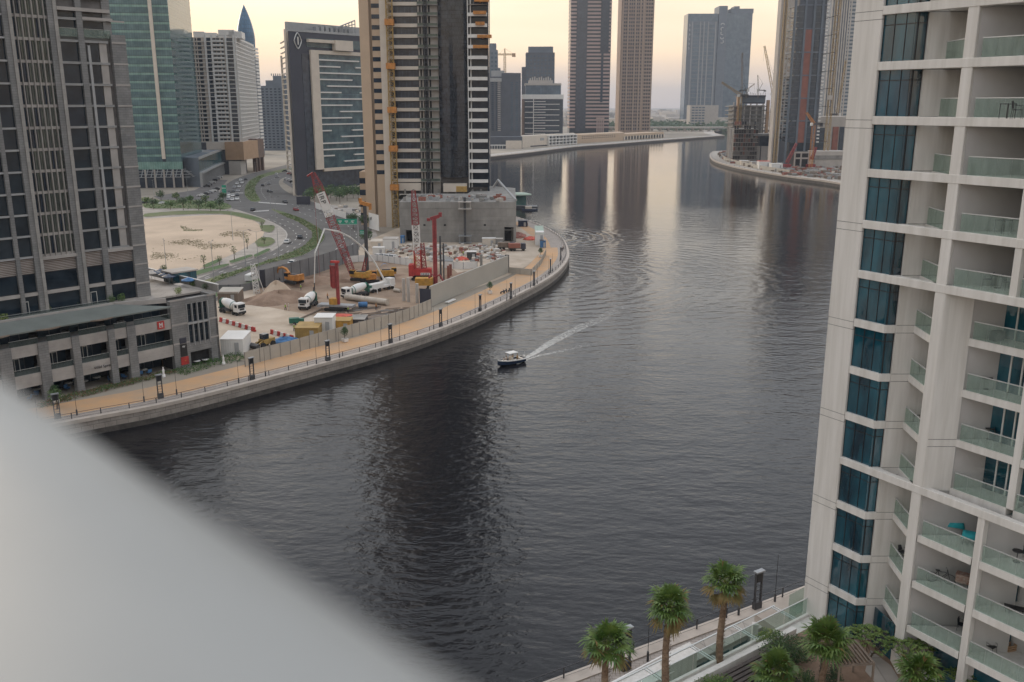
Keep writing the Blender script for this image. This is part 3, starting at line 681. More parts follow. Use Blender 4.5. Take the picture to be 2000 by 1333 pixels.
# --- green glass office tower
c = Q(357, 345, 590); r0 = rect((c.x, c.y), 82, .1, .1); A = Vector((c.x, c.y)) - dirv(82) * 62; B = Vector((c.x, c.y)); Dv = dirv(-9) * 78
gt = prism_root('glass_office_tower', 'tall green glass office tower with pale floor bands and one white mast strip', [A, B, B + Dv, A + Dv], 3)
gf = F(A, B); gr = F(B, B + Dv); zb = 19.0; zt = 190; fh = 4.95; nf = int((zt - zb) / fh)
block(gt, [A, B, B + Dv, A + Dv], 3, zt, 'gl_navy'); wins = []
sw = gf.s(322, 327)
for i in range(nf):
    z_ = zb + fh * i
    for f_, a, b_ in ((gf, 0, sw - 1), (gf, sw + 1, gf.len), (gr, 0, gr.len)):
        m1 = 'pn_teal'; wins.append((f_.p((a + b_) / 2, 0, z_ + 1.75), f_.az, b_ - a, 3.3, m1))
        wins.append((f_.p((a + b_) / 2, 0.06, z_ + 4.1), f_.az, b_ - a + .2, 1.35, 'pn_pale' if f_ is gf else 'gl_teal'))
finish_wins(gt, wins)
q = MB(); q.fb(gf, sw - 1, sw + 1.1, -.2, 1.0, 21, zt); q.build('mast_strip', 'cream', gt)
q = MB(); q.fb(gf, 0, gf.len + .5, 0, .5, 14.5, 19.2); q.build('spandrel', 'pn_pale', gt)
q = MB()
for k in range(22):
    s_ = gf.len * k / 21; q.tube(gf.p(s_, .3, 14.5), gf.p(s_, 7, 10.2), .25, n=4)
    q.tube(gr.p(gr.len * k / 21, .3, 14.5), gr.p(gr.len * k / 21, 6, 10.2), .25, n=4)
for d_, z_ in ((2.3, 13.2), (4.6, 11.6), (7, 10.1)): q.tube(gf.p(0, d_, z_), gf.p(gf.len + 6, d_, z_), .22, n=4); q.tube(gr.p(-6, d_, z_), gr.p(gr.len, d_, z_), .22, n=4)
q.build('entrance_canopy', 'steel', gt)
for k in range(12): q = MB(); q.fb(gf, gf.len * k / 11 - .5, gf.len * k / 11 + .5, -.2, .6, 3, 14.4); q.build('column', 'concl', gt)
# --- low curved glass wing
pts = smooth([tuple(G(x, y)[:2]) for x, y in ((392, 366), (408, 356), (432, 343), (460, 332))], 4)
lw = prism_root('low_glass_building', 'low curved glass shopping building between the green tower and white tower', [Vector(p_) for p_ in pts], 3)
back = [(x - 45, y + 22) for x, y in pts[::-1]]
block(lw, pts + back, 3, 21.5, 'blgrey', 'wall')
q = MB()
for i in range(len(pts) - 1):
    f_ = F(pts[i], pts[i + 1]); w_ = MB(); w_.fb(f_, .3, f_.len - .3, .02, .2, 12.4, 20.4); w_.build('window', 'pn_teal', lw)
    q.fb(f_, 0, f_.len, 0, 2.2, 11.2, 12.2); q.fb(f_, 0, f_.len, 0, .6, 20.4, 21.9); 
    for k in range(3): q.fb(f_, f_.len * k / 3, f_.len * k / 3 + .9, 0, 1.6, 3, 11.2)
q.build('arcade', 'band', lw)
q = MB(); q.prism(rect(Q(405, 310, 700)[:2], 82, 24, 30), 21.5, 27); q.build('roof_block', 'cream', lw)

# --- white residential tower
c = Q(474, 290, 705); B = Vector((c.x, c.y)); A = B - dirv(82) * (B.x - XA(385, 290, 700)) ; Dv = dirv(-8) * 100
rt = prism_root('white_residential_tower', 'white residential tower with gridded side above a tan panelled podium', [A, B, B + Dv, A + Dv], 3)
rf = F(A, B); rr = F(B, B + Dv); z0 = 27; z1 = ZA(74, 705); n_ = 25; fh = (z1 - z0) / n_
block(rt, [A, B, B + Dv, A + Dv], z0, z1, 'cream'); wins = []
q = MB(); zt = z1
for (x0, x1, y_) in ((375, 396, 64), (396, 420, 66), (424, 455, 60), (445, 470, 63)):
    q.fb(rf, rf.s(x0, y_), rf.s(x1, y_), -22, -4, z1, ZA(y_, 715))
for k in range(9): q.fb(rr, 4 + k * 5, 5 + k * 5, -14, 1, z1 + 1.2, z1 + 2)
q.build('roof_block', 'white', rt)
cols = [rf.s(x, 180) for x in (378, 391, 394, 412, 417, 427, 431, 441, 446, 456, 466)]
for i in range(n_):
    z_ = z0 + fh * i
    for s_, w_, m_ in ((rf.s(382, 180), 2.6, 'gl_black'), (rf.s(390, 180), .9, 'gl_black'), (rf.s(397, 180), 2.6, 'gl_black'), (rf.s(415, 180), 4.2, 'pn_dark'), (rf.s(426, 180), 2.2, 'gl_black'), (rf.s(433, 180), 2.2, 'gl_black'), (rf.s(441, 180), 1.6, 'gl_black'), (rf.s(455, 180), 5.2, 'pn_dark')):
        wins.append((rf.p(s_, .02, z_ + fh * .52), rf.az, w_, fh * (.62 if w_ < 4 else .8), m_))
    for k in range(18): wins.append((rr.p((k + .5) * rr.len / 18, .02, z_ + fh * .5), rr.az, rr.len / 18 * .62, fh * .58, 'gl_navy'))
    bb = MB(); bb.fb(rf, rf.s(400, 180), rf.s(466, 180), .1, 1.3, z_ - .1, z_ + .35); bb.fb(rf, rf.s(376, 180), rf.s(400, 180), .1, .8, z_ - .1, z_ + .3)
    bb.fb(rf, rf.s(419, 180), rf.s(444, 180), 1.15, 1.3, z_ + .3, z_ + 1.3); bb.build('balcony', 'white', rt)
for s_ in (rf.s(409, 180), rf.s(421, 180), rf.s(448, 180), rf.len - 1, rf.s(376, 180)):
    q = MB(); q.fb(rf, s_ - .6, s_ + .6, 0, 1.5, z0, z1 + 2); q.build('pier', 'white', rt)
q = MB()
for k in range(19): q.fb(rr, k * rr.len / 18 - .5, k * rr.len / 18 + .5, 0, .7, z0, z1 + 1.2)
for i in range(n_ + 1): q.fb(rr, 0, rr.len, 0, .55, z0 + fh * i - .35, z0 + fh * i + .35)
q.build('facade_grid', 'white', rt); finish_wins(rt, wins)
q = MB(); q.fb(rf, rf.s(392, 300), rf.len - 2, -30, -.5, 3, z0 + .1); q.build('podium', 'bldark', rt)
tf = F(Q(477, 313, 700)[:2], Q(505, 305, 735)[:2]); q = MB(); q.fb(tf, 0, tf.len, -14, 0, ZA(313, 700), 27.2); q.build('tan_panel_box', 'tan', rt)
q = MB(); q.fb(tf, tf.len, tf.len + 17, -16, -.5, 13.5, 28); q.build('bronze_box', 'copper', rt)
for s_ in (tf.len - 3, tf.len + 5, tf.len + 14): q = MB(); q.fb(tf, s_, s_ + 2.6, -4, -1, 3, 13.5); q.build('column', 'copper', rt)
q = MB(); q.fb(tf, 0, 12, -12, -3, 3, 13); q.build('lobby', 'concl', rt)

# --- pointed blue glass tower: pointed arch outline, extruded lens plan
pt = T('pointed_glass_tower', 'slim blue glass tower with a pointed bullet shaped top behind the white tower', 'building', (*Q(489, 200, 1000)[:2], 3), w=True)
cx_, cy_ = Q(489, 200, 1000)[:2]; Wd = 9.2; zt = ZA(9, 1000); zs = ZA(70, 1000)
prof = [(Wd * .86, 3), (Wd * .88, zs - 30), (Wd, zs - 4)] + [(Wd * (1 - (k / 12) ** 1.75), zs - 4 + (zt - zs + 4) * k / 12) for k in range(1, 13)]
q = MB(); q.lathe([(r, z) for r, z in prof], (cx_, cy_, 0), 20, 0); q.build('glass_shell', mat('deep_blue_glass_shell', (.04, .11, .20), .15, 0, .5, .1, col2=(.09, .19, .30), brick=(3, 4.2, .25, .6, 'l')), pt)
q = MB(); q.box((cx_ + 5, cy_, zs / 2 - 10), (9, 17, zs - 24)); q.build('shaft', 'blgrey', pt)
q = MB()
for k in range(30): q.box((cx_ + 9.9, cy_ - 1, 10 + k * (zs - 20) / 30), (1.8, 12, 2.2))
q.build('balcony_stack', 'white', pt)
# --- distant grey-blue block
def slab_tower(name, label, pxs, y0, y1, Y, mt, wm, nf, nb, az=90, dep=30, wf=.7, hf=.5, side=None, z0=3):
    A = Q(pxs[0], y1, Y); B = Q(pxs[1], y1, Y); A = Vector(A[:2]); w = (B.x - A.x) / sin(radians(az)); z1 = ZA(y0, Y)
    poly = rect(A, az, w, dep); r = prism_root(name, label, poly, 3); block(r, poly, z0, z1, mt)
    f_ = F(poly[0], poly[1]); wins = []; grid(wins, f_, z0 + 2, z1 - 2, nf, nb, wm, wf, hf, proud=.05)
    if side: fs_ = F(poly[1], poly[2]) if side == 'r' else F(poly[3], poly[0]); grid(wins, fs_, z0 + 2, z1 - 2, nf, max(2, nb // 2), wm, wf, hf, proud=.05)
    finish_wins(r, wins); return r, f_, z1
r, f_, z1 = slab_tower('grey_apartment_tower', 'distant grey blue apartment tower with dark window pairs beyond the road', (516, 572), 168, 288, 1080, 'blgrey', 'gl_navy', 22, 7, az=87, hf=.45, wf=.55)
q = MB()
q.fb(f_, 6, f_.len, -26, -2, z1, z1 + 6); q.fb(f_, 14, f_.len, -24, -4, z1 + 6, z1 + 11)
for k in range(10): q.fb(f_, 12 + k * 2.4, 13 + k * 2.4, -5, -4.4, z1 + 11, z1 + 13.5)
q.build('roof_steps', 'blgrey', r)

# --- dark hotel with the diamond emblem
A = Vector(G(581, 383)[:2]); ht_az = 40; hw = 92
hf_ = F(A, A + dirv(ht_az) * hw); zt = hf_.z(578, 62)
hv = Vector((-9.3, 30)); hp = [hf_.p(0)[:2], hf_.p(hw)[:2], tuple(Vector(hf_.p(hw)[:2]) + hv), tuple(Vector(hf_.p(0)[:2]) + hv)]
ho = prism_root('dark_hotel', 'slate dark hotel tower with white diamond emblem and bright staggered floor strips', [Vector(v) for v in hp], 3)
block(ho, hp, 3, zt, 'slate')
q = MB(); x0 = hf_.s(610, 200); q.fb(hf_, x0 - 6, x0 + .2, 0, .15, 14, zt - 12); q.build('window_strip', 'pn_navy', ho)
# projecting pale frame
fz0 = hf_.z(622, 332, 1.5); fz1 = hf_.z(612, 98, 1.5); s0 = hf_.s(612, 200, 1.5); s1 = hf_.s(627, 200, 1.5)
q = MB(); q.fb(hf_, s0, s1, 0, 1.5, fz0, fz1); q.fb(hf_, s1, hw + 1, 0, 1.5, fz1 - 2, fz1); q.fb(hf_, s1, hw + 1, 0, 1.5, fz0 - 1.2, fz0 + .6)
q.fb(hf_, s0 + 1, hw + 1, 0, 1.5, fz0 - 12.5, fz0 - 11.2); q.fb(hf_, s0 - 2, hw + 1, 0, 3, fz0 - 24, fz0 - 21.5); q.build('pale_frame', 'cream', ho)
wins = []; nfl = 18; dz = (fz1 - 2 - fz0) / nfl
for i in range(nfl):
    for j in range(3):
        a = s1 + (hw - s1) * j / 3; b_ = s1 + (hw - s1) * (j + 1) / 3
        wins.append((hf_.p((a + b_) / 2, .05, fz0 + dz * (i + .5)), hf_.az, (b_ - a) - .05, dz - .1, 'pn_hotel'))
for k, (za, zb_) in enumerate(((fz0 - 11, fz0 - 1.4), (fz0 - 21, fz0 - 12.8))): wins.append((hf_.p((s0 + 2 + hw) / 2, .05, (za + zb_) / 2), hf_.az, hw - s0 - 3, zb_ - za, 'pn_navy' if k == 0 else 'pn_hotel'))
finish_wins(ho, wins)
strips = [(.0, .42, None), (0, .22, .38), (0, .66, .85), (0, .34, .5), (.08, 1, None), (0, .22, .42), (0, .66, .87), (0, .33, .52), (.2, 1, None), (0, .32, .5), (0, .8, None), (.0, .1, .32), (.2, 1, None), (0, .32, .55), (0, .8, None), (0, .12, .33), (.22, 1, None), (0, .35, .55)]
q = MB()
for i, (a, b_, c_) in enumerate(strips[:nfl]):
    z_ = fz1 - 2 - dz * (i + 1) + .1; L_ = hw - s1
    if i == nfl - 1: continue
    q = MB(); q.fb(hf_, s1 + a * L_, s1 + b_ * L_, .1, 1.1, z_, z_ + .75)
    if c_: q.fb(hf_, s1 + c_ * L_, hw, .1, 1.1, z_, z_ + .75)
    q.build('balcony_strip', 'white', ho)
for k in range(9): s_ = s0 + 2 + (hw - s0) * k / 8.5; q = MB(); q.fb(hf_, s_, s_ + 1.4, 0, 2.4, 3, fz0 - 24.1); q.build('column', 'cream', ho)
q = MB()
for k in range(9): s_ = s0 + 2 + (hw - s0) * k / 8.5; q.fb(hf_, s_, s_ + .7, .2, .7, fz0 - 21.4, fz0 - 12.6)
q.build('window_posts', 'cream', ho)
# roof terrace recess, crown and side frame
q = MB(); a = hf_.s(598, 80); b_ = hf_.s(648, 85); q.fb(hf_, a, hw - 8, 0, .2, fz1 + 1.5, zt - 3); q.build('terrace_glass', 'pn_hotel', ho)
q = MB(); q.fb(hf_, a, b_, .2, 2.4, hf_.z(620, 84), hf_.z(620, 78)); q.fb(hf_, b_, hf_.s(682, 85), .2, 3.4, fz1 + .3, hf_.z(660, 80)); q.build('terrace_balcony', 'cream', ho)
q = MB(); zc = hf_.z(600, 41)
bk_ = F(tuple(Vector(hf_.p(1)[:2]) + hv * .5), tuple(Vector(hf_.p(hw - 14)[:2]) + hv * .5)); q.fb(bk_, 0, bk_.len, -2, 0, zt, zc); q.build('crown_wall', 'band', ho)
q = MB(); sa = hf_.s(668, 50); sb = hf_.s(704, 45)
for k in range(7): s_ = sa + (sb - sa) * k / 6; q.tube(hf_.p(s_, -5, zt), hf_.p(s_, -5, zc - 2 + 5 * k / 6), .35, n=4)
q.tube(hf_.p(sa, -5, zc - 2), hf_.p(sb, -5, zc + 3), .4, n=4); q.tube(hf_.p(sa, -5, zt + 4), hf_.p(sb, -5, zt + 7), .3, n=4); q.fb(hf_, 0, hw, -.8, .3, zt, zt + 1.2)
for k in range(8): q.box(hf_.p(26 + k * 3.5, -8, zt + 2.5), (2.2, 3, 3 + k % 3), hf_.az)
q.build('roof_lattice', 'steel', ho)
hl = F(tuple(Vector(hf_.p(0)[:2]) + Vector((-10.5, 25.5))), tuple(Vector(hf_.p(0)[:2]) + Vector((-1.2, -.2)))); q = MB()
q.fb(hl, 24.4, 26.4, -.2, .8, 3, zt + 1); q.fb(hl, 0, 2, -.2, .8, 16, zt - 12)
for k in range(26): q.fb(hl, 0, 24, -.2, .5, 16 + k * 2.9, 16 + k * 2.9 + .6)
q.build('side_frame', 'cream', ho)
# emblem: a pointed oval ring with a small bar inside
s_, z_ = hf_.at(581, 80); q = MB(); ring = []
for k in range(24):
    a_ = 2 * pi * k / 24; rr_ = 1 / (abs(cos(a_)) ** 1.3 + abs(sin(a_)) ** 1.3) ** (1 / 1.3); ring.append((cos(a_) * rr_, sin(a_) * rr_))
for k in range(24):
    a, b_ = ring[k], ring[(k + 1) % 24]; q.tube(hf_.p(s_ + a[0] * 2.5, .3, z_ + a[1] * 4.3), hf_.p(s_ + b_[0] * 2.5, .3, z_ + b_[1] * 4.3), .32, n=4)
q.fb(hf_, s_ - .35, s_ + .35, .1, .6, z_ - 2.1, z_ + 2.1); q.build('emblem', 'silver', ho)

# --- beige tower still being finished
BY = 395
bt = T('unfinished_beige_tower', 'tall unfinished beige and black glass tower beside the red crane booms', 'building', (XA(820, 440, BY), BY + 12, 3), w=True)
bf = F((XA(713, 340, BY), BY), (XA(955, 340, BY), BY)); sx = lambda x: bf.s(x, 340)
TOPZ = 184
q = MB(); q.fb(bf, 0, sx(731), -30, 0, 3, TOPZ); q.fb(bf, sx(731), sx(736), -30, -1.2, 3, TOPZ, 1); q.fb(bf, sx(736), sx(752), -30, -.3, 3, TOPZ, 0)
q.build('side_wall', ['beige', 'beiged'], bt)
q = MB(); q.fb(bf, sx(752), sx(768), -20, 1.2, 3, TOPZ); q.build('front_pier', 'pcream', bt)
q = MB(); q.fb(bf, sx(768), sx(955), -30, -1.6, 17, TOPZ); q.build('core', 'concd', bt)
wins = []; fh = 4.18; zb0 = bf.z(790, 356); n_ = 41
for i in range(n_):
    z_ = zb0 + fh * i
    wins.append((bf.p(sx(744.3), -.28, z_ + 4.1), bf.az, 3.5, 1.7, 'gl_navy'))
    if i > 0 or 1: wins.append((bf.p((sx(770) + sx(822)) / 2, -1.5, z_ + 2.6), bf.az, sx(822) - sx(770), 2.7, 'pn_navy'))
    b2 = MB(); b2.fb(bf, sx(768) + .03, sx(822), -1.6, .1, z_, z_ + 1.35); b2.build('floor_band', 'pcream', bt)
    # open concrete balconies being fitted, green glass rails
    b2 = MB(); b2.fb(bf, sx(822) + .05, sx(861), -1.6, .9, z_ + .1, z_ + .5); b2.fb(bf, sx(822) + .1, sx(860), .8, .86, z_ + .5, z_ + 1.5, 1)
    b2.build('open_balcony', ['conc', 'gl_green'], bt)
    # white balcony stack at the right edge
    b2 = MB(); full = i < 17
    b2.fb(bf, sx(917), sx(953), -1.6, 1.6, z_ + .1, z_ + .45, 0 if full else 1)
    if full:
        ar = [bf.p(sx(916) + (sx(953.5) - sx(916)) * j / 8, 1.55 + 1.1 * sin(pi * j / 8) ** .7)[:2] for j in range(9)]; b2.prism(ar + [bf.p(sx(953.5), 1.4)[:2], bf.p(sx(916), 1.4)[:2]], z_ - .1, z_ + 1.25, 0)
    else:
        for k in range(4): b2.fb(bf, sx(919) + k * 1.9, sx(919) + k * 1.9 + .12, 1.3, 1.4, z_ + .45, z_ + 1.6, 1)
    b2.build('balcony', ['white', 'conc'], bt)
for x in (823, 829, 840, 846): q = MB(); q.fb(bf, sx(x), sx(x) + .5, -1.6, -.4, 17, TOPZ); q.build('column', 'concl', bt)
q = MB(); q.fb(bf, sx(847), sx(860), -1.6, -1.0, 17, TOPZ); q.build('balcony_wall', 'concl', bt)
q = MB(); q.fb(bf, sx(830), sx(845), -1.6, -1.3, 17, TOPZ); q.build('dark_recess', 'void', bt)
gcurve = [bf.p(sx(861), 0)[:2]] + [bf.p(sx(861) + (sx(916) - sx(861)) * k / 8, 2.6 * sin(pi * k / 8))[:2] for k in range(1, 8)] + [bf.p(sx(916), 0)[:2], bf.p(sx(916), -5)[:2], bf.p(sx(861), -5)[:2]]
nb_ = 43
for i in range(nb_):
    z0_ = zb0 + 2 + i * (TOPZ - zb0 - 2) / nb_; q = MB(); q.prism(gcurve, z0_ + .06, z0_ + (TOPZ - zb0 - 2) / nb_); q.build('curtain_wall', 'pn_black', bt)
q = MB(); q.fb(bf, sx(916), sx(917.5), -1.5, 1.7, 20, TOPZ); q.fb(bf, sx(921), sx(923), -1.5, .8, 20, TOPZ); q.fb(bf, sx(953), sx(956), -6, 1, 17, TOPZ, 1); q.fb(bf, sx(924), sx(953), -1.6, -1.3, 20, TOPZ, 1)
q.build('balcony_fin', ['white', 'gl_navy'], bt)
for i, (x0, x1) in enumerate(((930, 957), (928, 952), (932, 949), (935, 962), (927, 956))):
    q = MB(); z_ = bf.z(940, (3, 27, 48, 73, 93)[i]); q.fb(bf, sx(x0), sx(x1), 1.8, 4.2, z_ - .5, z_ + .7); q.fb(bf, sx(x0) + 2, sx(x0) + 2.6, -1, 2, z_ - .6, z_ - .3); q.build('loading_platform', 'orange', bt)
# lower floors over the podium
q = MB(); za = 17.6; q.fb(bf, sx(770), sx(822), -1.5, .3, zb0 - 3.6, zb0 - .4); q.fb(bf, sx(866), sx(912), -1, 2.2, zb0 - 4, zb0 - .5, 1); q.fb(bf, sx(770), sx(960), -20, 1, zb0 - 8, zb0 - 7.3, 2)
for k in range(12): q.fb(bf, sx(772) + k * 3.6, sx(772) + k * 3.6 + .8, -.6, .6, 17, zb0 - 3, 2)
q.build('lower_floors', ['pcream', 'cream', 'conc'], bt)
finish_wins(bt, wins)
# left annexe with bands
q = MB(); q.fb(bf, -3.4, 0, -30, -6, 3, 26)
for k in range(4): q.fb(bf, -3.5, -.6, -6, -5.9, 6 + 5 * k, 8.4 + 5 * k, 1)
q.build('annexe', ['beige', 'gl_navy'], bt)
# --- raw concrete podium of that tower
CY = 349
pb = T('concrete_podium', 'raw grey concrete podium wall below the unfinished beige tower', 'building', (XA(890, 470, CY), CY + 20, 3), w=True)
cf = F((XA(782, 470, CY), CY), (XA(1008, 470, CY), CY)); ct = cf.z(900, 395); cs = lambda x: cf.s(x, 440)
q = MB()
q.fb(cf, 0, cs(792), -34, 0, 3, ct); q.fb(cf, cs(792), cs(806), -34, 0, cf.z(800, 450), ct); q.fb(cf, cs(806), cs(985), -34, 0, 3, ct); q.fb(cf, cs(985), cs(1003), -34, 0, cf.z(990, 444), ct); q.fb(cf, cs(1003), cf.len, -34, 0, 3, ct)
for z_ in (cf.z(900, 408), cf.z(900, 432), cf.z(900, 450)): q.fb(cf, 0, cf.len + .03, 0, .1, z_, z_ + .18)
q.prism([cf.p(cf.len - .1, -1)[:2], cf.p(cf.len - .1, -60)[:2], cf.p(cf.len - 16, -75)[:2], cf.p(cf.len - 20, -34)[:2]], 3, ct + .03)
q.build('podium_wall', 'conc', pb)
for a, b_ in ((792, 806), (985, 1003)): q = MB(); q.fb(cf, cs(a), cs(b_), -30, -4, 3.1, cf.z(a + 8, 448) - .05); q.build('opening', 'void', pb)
for x in (829, 869, 947):
    q = MB(); s_, z_ = cf.at(x, 440); q.fb(cf, s_ - .4, s_ + .4, 0, .05, z_ - .35, z_ + .35); q.build('vent_hole', 'void', pb)
q = MB(); random.seed(3)
for k in range(46):
    s_ = random.uniform(1, cf.len - 1); d_ = random.uniform(-20, -1); q.box(cf.p(s_, d_, ct + .7), (random.uniform(.6, 3), random.uniform(.5, 2), random.uniform(.5, 1.6)), random.random() * 3, k % 4)
for k in range(40): q.tube(cf.p(k * cf.len / 39, -.4, ct), cf.p(k * cf.len / 39, -.4, ct + 1.2), .04, n=4, m=0)
q.build('stacked_material', ['steel', 'conc', 'rust', 'concl'], pb)
o = q = MB(); q.path([cf.p(cf.len + a, b_, c_) for a, b_, c_ in ((-9, -18, ct + 4), (-7, -16, ct + 7), (-5, -12, ct + 5), (-1, -5, ct + 1.2), (0, -1, ct + .6))], .45, 8); q.build('debris_chute', 'band', label='pale curved debris chute hanging over the concrete podium corner', cat='chute')
# ================================================ TOWERS FURTHER OFF
def tower(name, label, xl, xr, yref, Y, ztop, dep, mt, z0=3, vec=None):
    Ya, Yb = Y if isinstance(Y, tuple) else (Y, Y); A = (XA(xl, yref, Ya), Ya); B = (XA(xr, yref, Yb), Yb); v = Vector(vec or (0, dep))
    poly = [A, B, tuple(Vector(B) + v), tuple(Vector(A) + v)]
    r = prism_root(name, label, [Vector(p_) for p_ in poly], 3); block(r, poly, z0, ztop, mt)
    f_ = F(A, B); f_.x = lambda x, y=yref: f_.s(x, y); return r, f_
# dark apartment block and its taller neighbour
r, f = tower('dark_apartment_tower', 'dark grey apartment tower with pale balcony ladder beside the unfinished tower', 950, 1017, 280, 1200, 0, 30, 'bldark', z0=-.5)
bpy.data.objects.remove(kids(r)[0]); zt = ZA(143, 1200)
block(r, [f.p(0)[:2], f.p(f.x(980))[:2], f.p(f.x(980), -30)[:2], f.p(0, -30)[:2]], 3, ZA(150, 1200), 'bldark'); block(r, [f.p(f.x(980) + .02)[:2], f.p(f.len)[:2], f.p(f.len, -30)[:2], f.p(f.x(980) + .02, -30)[:2]], 3, zt, 'bldark')
wins = []; grid(wins, f, 22, ZA(160, 1200), 27, 3, 'gl_navy', .5, .5, s0=0, s1=f.x(975), proud=.03); grid(wins, f, 22, ZA(160, 1200), 27, 2, 'gl_blue', .5, .45, s0=f.x(995), s1=f.x(1014), proud=.03); finish_wins(r, wins)
q = MB()
for k in range(27): q.fb(f, f.x(972), f.x(978), .1, 1.2, 22 + k * (zt - 30) / 27, 22.9 + k * (zt - 30) / 27)
q.build('balcony_stack', 'concl', r); q = MB(); q.fb(f, f.x(955), f.x(980), 0, 1, ZA(160, 1200), ZA(153, 1200)); q.fb(f, f.x(960), f.x(985), -20, -5, ZA(150, 1200), ZA(138, 1200)); q.build('roof_block', 'band', r)
r, f = tower('stepped_grey_tower', 'hazy stepped grey tower top rising behind the dark apartment tower', 950, 972, 90, 1500, ZA(98, 1500), 30, 'blgrey')
q = MB(); q.fb(f, 0, f.x(969), -25, -1, ZA(98, 1500), ZA(85, 1500)); q.fb(f, 0, f.x(977), -25, -2, 3, ZA(133, 1500)); q.build('wall', 'blgrey', r); wins = []; grid(wins, f, 60, ZA(98, 1500) - 2, 12, 3, 'gl_blue', .6, .5, proud=.03); finish_wins(r, wins)
# low quayside block
r, f = tower('low_quayside_block', 'low dark glass and cream quayside block under the dark apartment tower', 950, 1020, 290, 1122, ZA(268, 1122), 26, 'bldark')
q = MB(); q.fb(f, f.x(988), f.x(1019), 0, 2, 3, ZA(275, 1122)); q.build('cream_wing', 'cream', r)
q = MB(); q.fb(f, 0, f.x(988), 0, 1.4, ZA(285, 1122), ZA(283, 1122)); q.fb(f, 0, f.x(988), 0, 1.4, ZA(293, 1122), ZA(291, 1122))
for k in range(7): q.fb(f, k * 3.2, k * 3.2 + .6, 0, 1.5, 3, ZA(283, 1122))
q.build('white_frame', 'white', r)
# blue glass office with white lines
r, f = tower('white_lined_office_block', 'dark glass office block with white horizontal lines and one white mast line', 1021, 1099, 262, 1260, ZA(194, 1260), 40, 'pn_dark')
zt = ZA(194, 1260); zb = ZA(262, 1260)
q = MB(); q.fb(f, -.5, f.len + .8, -40.4, .8, zt, ZA(193 - 8, 1260)); q.build('white_cornice', 'white', r)
q = MB(); q.fb(f, 4, f.len - 3, -36, -2, ZA(185, 1260), ZA(167, 1260)); q.build('penthouse', 'pn_blue', r)
q = MB(); q.fb(f, 2.5, f.len - 2.5, -37, -1.5, ZA(167, 1260), ZA(163, 1260)); q.fb(f, 8, f.len - 14, -34, -4, ZA(163, 1260), ZA(157, 1260))
for k in range(10): q.box(f.p(10 + 3 * k, -12, ZA(155, 1260)), (1.6, 3, 3 + 2 * (k % 3)))
q.build('roof_deck', 'concl', r)
q = MB(); q.fb(f, f.x(1041), f.x(1042.5), 0, .8, zb - 4, zt); q.build('mast_line', 'white', r)
for k in range(13):
    z_ = zt - 3 - k * (zt - zb) / 13; q = MB()
    a, b_ = (1025, 1065) if k % 2 == 0 else (1042, 1092)
    q.fb(f, f.x(a), f.x(b_), .02, .8, z_ - .5, z_ + .3); q.build('floor_line', 'white', r)
q = MB(); q.fb(f, -1, f.x(1024), -30, .3, 3, zt - .1); q.build('brown_side', 'copper', r)
r, f = tower('brick_topped_tower', 'grey tower with a stepped roof behind the white lined office block', 1027, 1083, 150, 1450, ZA(103, 1450), 40, 'bldark')
q = MB(); q.fb(f, f.x(1032), f.x(1080), -34, -4, ZA(103, 1450), ZA(91, 1450)); q.build('roof_block', 'blgrey', r); q = MB(); q.fb(f, -6, 4, -36, -3, 3, ZA(131, 1450)); q.build('side_wing', 'bldark', r)
wins = []; grid(wins, f, 40, ZA(104, 1450) - 2, 16, 8, 'gl_blue', .5, .5, proud=.03); finish_wins(r, wins)
# white framed mall
r, f = tower('white_mall_block', 'low white quayside mall with open square frames', 1019, 1123, 290, (1150, 1255), ZA(264, 1200), 40, 'cream')
q = MB(); q.fb(f, f.x(1070), f.len, 0, .3, 3.2, ZA(266, 1200)); q.fb(f, f.x(1036), f.x(1068), 0, .3, 3.5, ZA(283, 1200)); q.build('glazing', 'gl_navy', r)
q = MB()
for k in range(9): s_ = f.x(1069) + k * (f.len - f.x(1069)) / 8; q.fb(f, s_ - .5, s_ + .5, 0, 3, 3, ZA(266, 1200))
for y_ in (266, 272, 278, 284): z_ = ZA(y_, 1200); q.fb(f, f.x(1068), f.len + .5, 0, 2.9, z_ - .5, z_ + .6)
q.build('white_frame', 'white', r); q = MB(); q.fb(f, f.x(1055), f.x(1062), .0, .4, ZA(274, 1200), ZA(269, 1200)); q.build('wall_panel', 'band', r)
# long beige podium with arcades
r, f = tower('long_beige_podium', 'long low beige podium with small windows and a colonnade by the water', 1123, 1219, 280, (1275, 1390), ZA(262, 1330), 60, 'beige')
wins = []; grid(wins, f, 8, ZA(264, 1330), 2, 16, 'gl_navy', .35, .5, s0=f.x(1135), s1=f.x(1202), proud=.05); finish_wins(r, wins)
f2 = F(f.p(f.x(1217), 0)[:2], (XA(1296, 272, 1500), 1500)); q = MB(); q.fb(f2, 0, f2.len, -30, -.02, 3, ZA(262, 1400)); q.build('wing', 'beige', r)
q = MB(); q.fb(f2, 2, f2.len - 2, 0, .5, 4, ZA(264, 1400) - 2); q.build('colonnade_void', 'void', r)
for k in range(15): q = MB(); s_ = 2 + (f2.len - 4) * k / 14; q.fb(f2, s_ - 1.3, s_ + 1.3, .5, 1.6, 3, ZA(264, 1400) - 1.5); q.build('column', 'cream', r)
